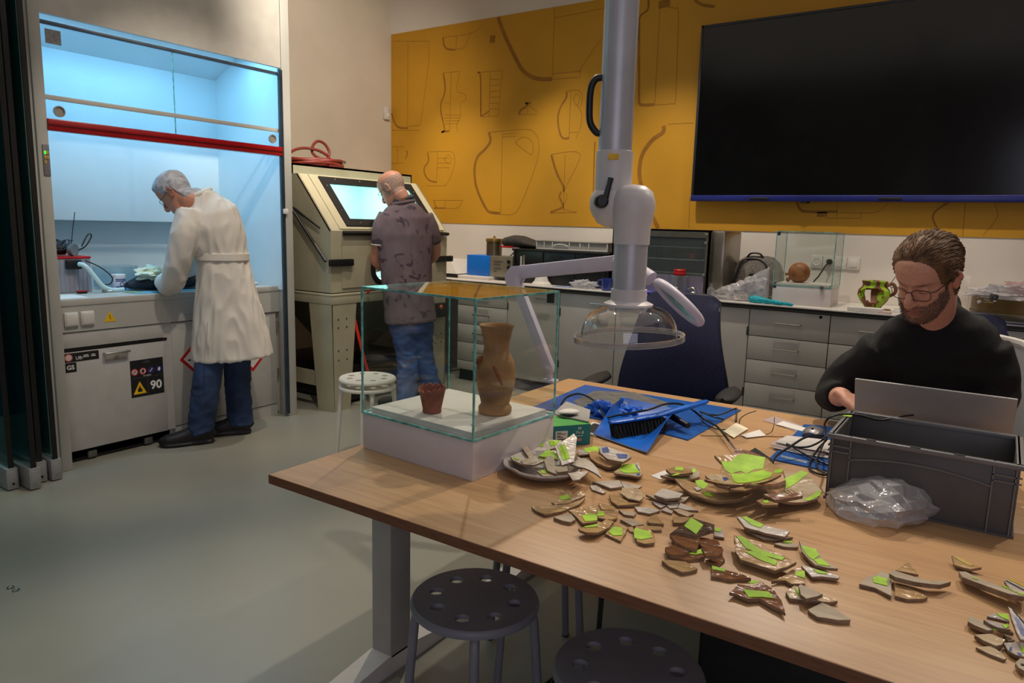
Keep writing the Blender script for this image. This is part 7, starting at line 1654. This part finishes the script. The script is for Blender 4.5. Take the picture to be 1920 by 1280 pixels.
def shoe(mb, heel, d, k=1.0, ground=0.0):
    d = V((d[0], d[1], 0)).normalized(); lat = V((-d.y, d.x, 0)); h = V((heel[0], heel[1], ground))
    sec = [(-.008, .024, .030), (.01, .037, .048), (.05, .042, .056), (.10, .043, .056), (.15, .047, .043), (.21, .052, .034), (.26, .047, .029), (.288, .032, .022), (.300, .012, .012)]
    mb.loft([(h + d * q * k + V((0, 0, b * 1.02 + .010)), lat, a, b) for q, a, b in sec], 22, 2.6)
    mb.loft([(h + d * q * k + V((0, 0, .012)), lat, a * 1.08, .012) for q, a, b in sec], 22, 3)
    mb.tube([h + d * .055 + V((0, 0, .06)), h + d * .05 + V((0, 0, .13))], [.046, .044], 18)
def cloth_part(mb, voxel, name, m, parent, sm=4, amp=.005, fn=None, sc=(7, 7, 3.2), seed=0.0):
    me = remesh(mb, voxel, sm)
    if amp: folds(me, amp, fn, sc, seed)
    return mesh_obj(name, me, m, parent)
def basis(f, roll=0.0):
    f = V(f).normalized(); up = (V((0, 0, 1)) - f * f.z).normalized(); lat = f.cross(up)
    if roll: q = Quaternion(f, roll); up = q @ up; lat = q @ lat
    return lat, f, up
def head_matrix(c, f, s=1.0, roll=0.0):
    lat, f, up = basis(f, roll)
    return Matrix.Translation(c) @ Matrix((lat, f, up)).transposed().to_4x4() @ Matrix.Scale(s, 4)

M_denim = mat('denim', (50, 74, 114), .85, rgb2=(26, 40, 68), scale=7, bump=.4, bscale=300)
M_coat = mat('coat_cotton', (226, 220, 210), .85, amt=.03, scale=5, bump=.15, bscale=250)
M_shoe_ = mat('shoe_black', (20, 19, 19), .5, amt=.2, bump=.1)
# ------------------------------------------------------------------ man in the lab coat
P1 = Plane((-3.98, 2.62, 0)); r1, v1 = P1.r, P1.v; A = P1.at
m1 = thing('person', 'person in a white lab coat and jeans bending over the fume cupboard worktop', 'person', (-3.98, 2.62, 0))
f1 = r1 * -.66 + v1 * .30 + V((0, 0, -.69))
H1 = head_matrix(A(329, 362), f1, 1.0)
d1, d2 = V((-.49, -.87, 0)), V((-.62, -.78, 0))
h1_, h2_ = pz(399, 828, 0), pz(469, 811, 0)
an1, an2 = h1_ + d1 * .06 + V((0, 0, .09)), h2_ + d2 * .06 + V((0, 0, .09))
hip1, hip2 = A(404, 612, .02), A(444, 606, .12)
kn1, kn2 = A(388, 712, -.06), A(445, 700, .10)
wr1 = A(303, 527, .22); wr2 = A(312, 520, .34)
mb = MB(); head_mesh(mb, H1)
limb(mb, [H1 @ V((0, -.015, -.03)), H1 @ V((0, -.035, -.085)), A(372, 374, .02), A(388, 395, .03)], [.062, .056, .058, .07])
mb.loft([(A(384, 385, .03), r1, .07, .06), (A(398, 412, .03), r1, .12, .11), (A(414, 475, .03), r1, .10, .10), (A(424, 545, .03), r1, .11, .11), (A(430, 600, .03), r1, .13, .12)], 24)
limb(mb, [A(362, 408, -.03), A(346, 445, -.07), A(332, 508, -.04), wr1], [.044, .044, .040, .028])
limb(mb, [A(400, 402, .22), A(372, 455, .30), A(345, 510, .33), wr2], [.058, .048, .044, .028])
for hp, kn_, an in ((hip1, kn1, an1), (hip2, kn2, an2)): limb(mb, [hp, kn_, an - V((0, 0, .02))], [.085, .055, .038])
for h_, d_ in ((h1_, d1), (h2_, d2)): mb.loft([(h_ + d_ * q + V((0, 0, .045)), V((-d_.y, d_.x, 0)), .03, .022) for q in (.02, .08, .16, .23)], 16)
hd1 = (A(283, 522, .34) - wr1).normalized(); hand_mesh(mb, wr1, hd1, (0, 0, -1), 1, (.5, .6, .4))
hand_mesh(mb, wr2, (A(292, 520, .46) - wr2), (0, 0, -1), -1, (.5, .6, .4))
me = remesh(mb, .0042, 3)
SK1 = srgb(196, 138, 112)[:3]; LP = srgb(160, 84, 76)[:3]; GR = srgb(150, 148, 148)[:3]
def hl_short(x, y, z, front=.078):
    h = front if y > .07 else (front + (.015 - front) * smst(.07, .02, y) if y > .02 else (.015 - .085 * smst(-.02, -.05, y)))
    return smst(h - .008, h + .010, z) * (0 if abs(x) > .0795 and z < .03 else 1)
paint(me, face_tone(H1.inverted(), SK1, LP, None, GR, GR, lambda x, y, z: .8 * hl_short(x, y, z)))
me0 = me.copy(); body1 = mesh_obj('body', me, skin_mat('skin_1'), m1)
hair_shell(me0, H1, hl_short, lambda p: .008 + .003 * smst(.02, .1, p.z), .25, mat('hair_grey', (172, 172, 178), .6, amt=.2, scale=60, stretch=(1, .2, .6), bump=.4, bscale=200), m1)
glasses(H1, m1)
# coat
mb = MB()
def ringpx(rows, P, br=1.0): return [(P.at(x, y, o), P.r, P.w(x, y, hw, o), b) for x, y, hw, b, o in rows]
mb.loft(ringpx([(374, 362, 18, .075, 0), (380, 374, 30, .10, 0), (390, 394, 52, .155, .02), (396, 425, 58, .175, .03), (408, 455, 54, .165, .03), (416, 482, 47, .150, .03), (421, 520, 52, .165, .03), (428, 580, 62, .185, .03), (434, 635, 71, .20, .03), (437, 668, 75, .205, .03)], P1), 32, 2.3)
limb(mb, [A(358, 400, -.06), A(347, 440, -.10), A(333, 500, -.06), A(320, 532, .02), A(309, 528, .14)], [.080, .076, .070, .068, .058])
limb(mb, [A(398, 402, .20), A(372, 455, .30), A(345, 512, .33), A(322, 522, .33)], [.082, .075, .068, .058])
coat = cloth_part(mb, .010, 'lab_coat', M_coat, m1, 2, .012, None, (12, 12, 4.0), 2.0)
mb = MB(); mb.loft(ringpx([(416, 473, 48.5, .156, .03), (416, 474, 51.5, .166, .03), (416.5, 486, 51.5, .166, .03), (416.5, 487, 48.5, .156, .03)], P1), 40, 2.3); mb.build('back_belt', M_coat, coat)
cm = MB()
ring = [H1.to_translation()]; cpts = []
for i in range(25):
    a = 2 * math.pi * i / 24; cpts.append(A(373, 366, .01) + r1 * .062 * math.cos(a) + v1 * .078 * math.sin(a) + V((0, 0, .004 + .032 * math.cos(a))))
cm.tube(cpts[:-1], .016, 8, closed=True); cm.build('collar', M_coat, coat)
# vent and seam lines as raised stitching
st = MB(); st.tube(smooth_path([A(398, 560, -.20), A(395, 610, -.22), A(394, 668, -.23)]), .003, 5); st.build('side_seam', M_coat, coat)
mb = MB()
for hp, kn_, an, s_ in ((hip1, kn1, an1, -1), (hip2, kn2, an2, 1)):
    limb(mb, [hp, kn_, an + V((0, 0, .03)), an - V((0, 0, .025))], [.088, .082, .076, .082])
mb.loft([(A(424, 560, .03), r1, .13, .11), (A(426, 610, .04), r1, .15, .12), (A(426, 630, .04), r1, .13, .11)], 24)
cloth_part(mb, .009, 'jeans', M_denim, m1, 3, .010, lambda co: .4 + .6 * smst(.55, .15, co.z), (8, 8, 13), 1.0)
for h_, d_ in ((h1_, d1), (h2_, d2)):
    mb = MB(); shoe(mb, h_ + V((0, 0, 0)) - d_ * .0, d_); mesh_obj('shoe', remesh(mb, .006, 2), M_shoe_, m1)
for wq, dq, sd in ((wr1, hd1, 1), (wr2, (A(292, 520, .46) - wr2), -1)):
    mb = MB(); hand_mesh(mb, wq, dq, (0, 0, -1), sd, (.5, .6, .4), 1.08); V_ = V(dq).normalized(); mb.tube([V(wq) - V_ * .06, V(wq) + V_ * .01], [.038, .034], 16)
    mesh_obj('glove', remesh(mb, .005, 1), mat('glove_dark', (34, 52, 92), .45, amt=.15), m1)

# ------------------------------------------------------------------ man at the blast cabinet
P2 = Plane((-3.62, 4.06, 0)); r2, v2_ = P2.r, P2.v; A = P2.at
m2 = thing('person', 'person in a purple-grey patterned polo shirt and jeans at the cream blast cabinet', 'person', (-3.62, 4.06, 0))
f2_ = r2 * -.70 + v2_ * .46 + V((0, 0, -.55))
H2 = head_matrix(A(736, 354), f2_, 1.06)
port1 = V((BX, py1, PZ))
mb = MB(); head_mesh(mb, H2)
limb(mb, [H2 @ V((0, -.015, -.03)), H2 @ V((0, -.035, -.085)), A(752, 384, .01), A(758, 405, .01)], [.060, .055, .058, .07])
mb.loft([(A(756, 388), r2, .10, .09), (A(757, 415), r2, .17, .11), (A(760, 470), r2, .15, .11), (A(765, 530), r2, .14, .11), (A(770, 590), r2, .15, .12)], 24)
sh = A(722, 412, -.02); el = A(706, 486, .06); wr = port1 + V((-.16, .0, -.02))
limb(mb, [sh, A(715, 452, -.01), el, (el + port1) / 2 + V((0, 0, -.01)), wr], [.062, .050, .046, .044, .030])
sh2 = A(798, 412, .02); wrb = V((BX - .16, py2, PZ - .02)); el2 = A(812, 480, .16)
limb(mb, [sh2, A(812, 448, .06), el2, (el2 + wrb) / 2, wrb], [.062, .050, .046, .042, .030])
hipa, hipb = A(752, 600), A(788, 600, .02); kna, knb = A(764, 668, -.04), A(792, 668, .03)
fa, fb = V((-3.60, 3.94, .0)), V((-3.53, 4.16, 0)); ana, anb = fa + V((0, 0, .09)), fb + V((0, 0, .09))
df_ = V((-.92, -.25, 0)).normalized()
for hp, kn_, an in ((hipa, kna, ana), (hipb, knb, anb)): limb(mb, [hp, kn_, an - V((0, 0, .02))], [.088, .058, .038])
for q0_ in (fa, fb): mb.loft([(q0_ + df_ * q + V((0, 0, .045)), V((-df_.y, df_.x, 0)), .03, .022) for q in (-.03, .03, .1, .17)], 16)
hand_mesh(mb, wr, (-1, .1, -.15), (0, 0, -1), 1, (.6, .7, .5)); hand_mesh(mb, wrb, (-1, -.1, -.15), (0, 0, -1), -1, (.6, .7, .5))
me = remesh(mb, .0048, 3)
SK2 = srgb(206, 146, 122)[:3]; STUB = srgb(176, 140, 124)[:3]
def hl_bald(x, y, z): return .55 * smst(-.05, -.03, z) * smst(.07, .03, z) * smst(.04, .0, y)
paint(me, face_tone(H2.inverted(), SK2, LP, None, srgb(150, 130, 120)[:3], STUB, hl_bald))
me0 = me.copy(); mesh_obj('body', me, skin_mat('skin_2'), m2)
hair_shell(me0, H2, lambda x, y, z: smst(-.055, -.04, z) * smst(.055, .03, z) * smst(.03, .0, y) * (0 if abs(x) > .078 else 1), lambda p: .0016, .3, mat('hair_stubble', (168, 138, 122), .8, amt=.2, scale=150, bump=.3, bscale=400), m2, 'hair')
glasses(H2, m2, .027, .021)
def polo_mat():
    m = mat('polo_cloth', (118, 100, 104), .85, amt=.06, scale=5, bump=.2, bscale=300); nt = m.node_tree; b = nt.nodes['Principled BSDF']
    src = b.inputs['Base Color'].links[0].from_socket
    tc = nt.nodes['Texture Coordinate']; vo = nt.nodes.new('ShaderNodeTexNoise'); vo.inputs['Scale'].default_value = 7.5; vo.inputs['Detail'].default_value = 5; vo.inputs['Distortion'].default_value = 1.8
    nt.links.new(tc.outputs['Object'], vo.inputs['Vector']); rp = nt.nodes.new('ShaderNodeValToRGB'); rp.color_ramp.elements[0].position = .57; rp.color_ramp.elements[1].position = .61
    nt.links.new(vo.outputs[0], rp.inputs[0]); mx = nt.nodes.new('ShaderNodeMix'); mx.data_type = 'RGBA'; mx.inputs[7].default_value = srgb(78, 64, 74)
    nt.links.new(rp.outputs[0], mx.inputs[0]); nt.links.new(src, mx.inputs[6]); nt.links.new(mx.outputs[2], b.inputs['Base Color']); return m
mb = MB()
mb.loft(ringpx([(755, 378, 17, .075, 0), (756, 390, 34, .10, 0), (757, 408, 48, .13, 0), (758, 440, 53, .145, 0), (760, 480, 50, .14, .0), (763, 530, 46, .135, 0), (768, 575, 47, .14, 0), (770, 603, 48, .145, 0)], P2), 30, 2.4)
limb(mb, [A(730, 408, -.02), A(718, 430, -.03), A(714, 457, -.02)], [.085, .080, .070])
limb(mb, [A(792, 408, .03), A(804, 430, .04), A(812, 457, .06)], [.082, .075, .066])
polo = cloth_part(mb, .009, 'polo_shirt', polo_mat(), m2, 4, .006, None, (8, 8, 4), 5.0)
for c, d_ in ((A(713.5, 459, -.02), A(714, 452, -.02)),):
    dd = (c - d_).normalized(); M = Matrix.Translation(c) @ dd.to_track_quat('Z', 'Y').to_matrix().to_4x4()
    MB().lathe([(.066, -.004), (.073, -.003), (.073, .004), (.066, .004)], M=M, n=28, cap=False).build('sleeve_hem', M_white, polo)
nk = A(754, 375, .0)
MB().tube([nk + (r2 * math.cos(a) * .072 + v2_ * math.sin(a) * .072) + V((0, 0, .02 * math.cos(a) + .006)) for a in [2 * math.pi * i / 24 for i in range(24)]], .018, 8, closed=True).build('neck_scarf', mat('scarf_teal', (44, 62, 70), .8, rgb2=(90, 110, 116), scale=30), m2)
MB().tube([nk + (r2 * math.cos(a) * .080 + v2_ * math.sin(a) * .080) + V((0, 0, .016 * math.cos(a) - .020)) for a in [2 * math.pi * i / 24 for i in range(24)]], .016, 8, closed=True).build('collar', MATS['polo_cloth'], polo)
mb = MB()
for hp, kn_, an in ((hipa, kna, ana), (hipb, knb, anb)): limb(mb, [hp, kn_, an + V((0, 0, .03)), an - V((0, 0, .03))], [.105, .085, .076, .082])
mb.loft([(A(769, 578), r2, .165, .13), (A(770, 605), r2, .17, .13), (A(770, 622), r2, .15, .12)], 24)
cloth_part(mb, .010, 'jeans', mat('denim_light', (76, 104, 158), .85, rgb2=(44, 64, 108), scale=6, bump=.4, bscale=300), m2, 3, .010, None, (8, 8, 12), 3.0)
for q0_ in (fa, fb):
    mb = MB(); shoe(mb, q0_ - df_ * .06, df_); mesh_obj('shoe', remesh(mb, .007, 2), M_shoe_, m2)

# ------------------------------------------------------------------ seated man
P3 = Plane((-.21, 2.88, 0)); r3, v3 = P3.r, P3.v; A = P3.at
m3 = thing('person', 'person in a black jumper and glasses sitting at the table behind the laptop', 'person', (-.21, 2.95, 0))
f3_ = V((-.33, -.82, -.46))
H3 = head_matrix(A(1737, 519, -.38), f3_, 1.01, math.radians(-3))
mb = MB(); head_mesh(mb, H3, 1.02, .006)
limb(mb, [H3 @ V((0, -.015, -.04)), H3 @ V((0, -.045, -.095)), A(1752, 592, -.225), A(1755, 640, -.17)], [.060, .056, .058, .062])
mb.loft([(A(1755, 605, -.20), r3, .10, .07), (A(1755, 645, -.15), r3, .16, .09), (A(1760, 730, -.08), r3, .15, .10), (A(1762, 860, 0), r3, .15, .11), (A(1762, 940, .05), r3, .16, .12)], 24)
sR, eR, wR = A(1655, 665, -.14), A(1562, 738, -.12), A(1582, 744, -.28)
sL, eL, wL = A(1842, 665, -.14), A(1866, 748, -.14), A(1822, 800, -.34)
limb(mb, [sR, (sR + eR) / 2 + V((-.01, 0, 0)), eR, wR], [.060, .050, .045, .028]); limb(mb, [sL, (sL + eL) / 2 + V((.01, 0, 0)), eL, wL], [.060, .050, .045, .028])
hand_mesh(mb, wR, (.75, -.30, -.30), (.05, .1, -1), 1, (.55, .8, .6), 1.0); hand_mesh(mb, wL, (-.6, -.3, -.2), (0, .1, -1), -1, (.3, .5, .4), 1.0)
SE = .50
hpR, hpL = V((-.31, 3.0, SE + .08)), V((-.11, 3.0, SE + .08)); kR, kL = V((-.36, 2.58, SE + .05)), V((-.02, 2.58, SE + .05))
aR, aL = V((-.36, 2.60, .09)), V((-.02, 2.60, .09))
for h_, k_, a_ in ((hpR, kR, aR), (hpL, kL, aL)): limb(mb, [h_, (h_ + k_) / 2, k_, (k_ + a_) / 2, a_ - V((0, 0, .02))], [.085, .07, .055, .05, .038])
for a_ in (aR, aL): mb.loft([(a_ + V((0, -q, -.045)), V((1, 0, 0)), .03, .022) for q in (-.03, .03, .1, .17)], 16)
me = remesh(mb, .0036, 3)
SK3 = srgb(216, 156, 130)[:3]; BRD = srgb(112, 82, 64)[:3]; BRW = srgb(52, 38, 30)[:3]; HRC = srgb(70, 50, 36)[:3]
def hl3(x, y, z):
    h = .103 - .003 * math.cos(x * 60) if y > .074 else (.095 + (.005 - .095) * smst(.074, .034, y) if y > .030 else (.005 - .03 * smst(.03, .02, y) + .035 * smst(.018, .0, y) * smst(-.03, -.01, y) - .052 * smst(-.02, -.045, y)))
    return smst(h - .004, h + .024, z) * (0 if abs(x) > .082 and z < .03 else 1)
paint(me, face_tone(H3.inverted(), SK3, LP, BRD, BRW, HRC, lambda x, y, z: .8 * hl3(x, y, z)))
me0 = me.copy(); mesh_obj('body', me, skin_mat('skin_3'), m3)
M_hair3 = mat('hair_brown', (128, 95, 66), .6, rgb2=(70, 49, 33), scale=40, stretch=(1, .25, .8), bump=.5, bscale=120, spec=.25)
hr = hair_shell(me0, H3, hl3, lambda p: .003 + .003 * smst(.03, .1, p.z) * smst(.07, .02, p.y) + .009 * smst(.0, -.06, p.y), .30, M_hair3, m3, 'hair', 3.0)
from mathutils.bvhtree import BVHTree
RM3 = ROOTM[m3]; hv = [RM3 @ v.co for v in hr.data.vertices]
bvh = BVHTree.FromPolygons(hv, [tuple(p.vertices) for p in hr.data.polygons]); H3i = H3.inverted(); H33 = H3.to_3x3()
rr = random.Random(4); tb = MB(); n_ = 0
while n_ < 750:
    p = hv[rr.randrange(len(hv))]; l = H3i @ p
    if hl3(l.x * .9, l.y * .9, l.z * .9) < .4: continue
    n_ += 1; pts = []; L_ = rr.uniform(.02, .045); wv = rr.uniform(-.5, .5)
    for i in range(6):
        l = H3i @ p; back = smst(.0, -.08, l.y)
        dv = H33 @ V((.35 * l.x / .08 + wv * math.cos(i * 1.1), -1 + .4 * back, -.15 - .8 * back)); hit, nn, _, _ = bvh.find_nearest(p)
        if hit is None: break
        if nn.dot(p - H3.to_translation()) < 0: nn = -nn
        pts.append(hit + nn * (.0004 + .0016 * math.sin(i * .6) * rr.uniform(.4, 1.2) + (.003 * back if i > 3 else 0)))
        dv = (dv - nn * dv.dot(nn)).normalized(); p = hit + dv * L_ / 5
    if len(pts) == 6: tb.tube(pts, [.0008, .0016, .0018, .0016, .0010, .0003], 4)
lo = tb.build('hair_locks', M_hair3, hr); lo['kind'] = 'stuff'
# short beard hairs
tb = MB(); n_ = 0; Mi = H3.inverted(); tone = face_tone(Mi, (0, 0, 0), (0, 0, 0), (1, 1, 1))
vs_ = [v for v in me0.vertices]; rr.shuffle(vs_)
for v in vs_:
    if n_ >= 1100: break
    p = Mi @ v.co
    if abs(p.x) > .085 or p.z > 0 or p.z < -.135 or p.y < -.01: continue
    if tone(v.co)[0] < .35: continue
    n_ += 1; dn = (v.normal + H3.to_3x3() @ V((rr.uniform(-.3, .3), .0, -1.0))).normalized(); L_ = rr.uniform(.004, .008)
    tb.tube([v.co - v.normal * .001, v.co + dn * L_ * .6 + v.normal * .001, v.co + dn * L_], [.0007, .0006, .0002], 3)
lo = tb.build('beard', mat('beard_brown', (100, 74, 56), .6, amt=.3, scale=80), m3); lo['kind'] = 'stuff'
glasses(H3, m3, .0245, .0175)
# jumper
M_jump = mat('jumper_black', (17, 17, 18), .9, amt=.15, scale=10, bump=.25, bscale=350)
mb = MB()
mb.loft(ringpx([(1749, 570, 40, .074, -.145), (1750, 584, 58, .086, -.170), (1751, 604, 98, .108, -.165), (1752, 630, 122, .118, -.150), (1755, 670, 127, .126, -.115), (1760, 750, 116, .122, -.03), (1762, 830, 108, .125, .03), (1762, 930, 108, .135, .08)], P3), 32, 2.5)
limb(mb, [A(1655, 655, -.15), (sR + eR) / 2 + V((-.012, 0, .008)), eR + V((0, 0, .0)), (eR * .35 + wR * .65)], [.074, .072, .064, .046], 20)
limb(mb, [A(1846, 652, -.15), (sL + eL) / 2 + V((.008, 0, .008)), eL, (eL * .3 + wL * .7)], [.074, .076, .066, .046], 20)
jm = cloth_part(mb, .008, 'jumper', M_jump, m3, 5, .006, None, (8, 8, 9), 8.0)
nc = A(1749, 571, -.148); fd_ = (v3 * -.68 + V((0, 0, -.73))).normalized()
MB().tube([nc + r3 * .073 * math.cos(a) + fd_ * .077 * math.sin(a) for a in [2 * math.pi * i / 32 for i in range(32)]], .0075, 8, closed=True).build('neck_band', M_jump, jm)
mb = MB()
for h_, k_, a_ in ((hpR, kR, aR), (hpL, kL, aL)): limb(mb, [h_, (h_ + k_) / 2, k_, (k_ + a_) / 2, a_ - V((0, 0, .03))], [.098, .088, .075, .068, .07])
mb.ell((-.21, 3.0, SE + .08), (.19, .14, .10))
cloth_part(mb, .01, 'trousers', mat('trousers_dark', (34, 36, 44), .85, amt=.1, bump=.2, bscale=300), m3, 3, .006)
for a_ in (aR, aL):
    mb = MB(); shoe(mb, V((a_.x, a_.y + .06, 0)), (0, -1, 0)); mesh_obj('shoe', remesh(mb, .008, 2), M_shoe_, m3)
# white coat hung on his chair
wc = thing('hanging_coat', 'white coat hung over the back of the seated man\'s chair', 'coat', (.10, 3.12, .5))
def coatpt(u, v): 
    x = -.05 + .32 * u; z = .42 + .62 * v - .10 * v * max(0, u - .45) * 2
    return V((x, 3.14 - .14 * u * (1 - v * .3) + .025 * math.sin(u * 17 + v * 2) * (1 - v * .6), z - .05 * u))
mesh_obj('coat_cloth', solid(MB().grid(coatpt, 30, 20), .012), M_coat, wc)
MB().tube([coatpt(i / 12, 1) for i in range(13)], .016, 8).build('coat_collar', M_coat, wc)
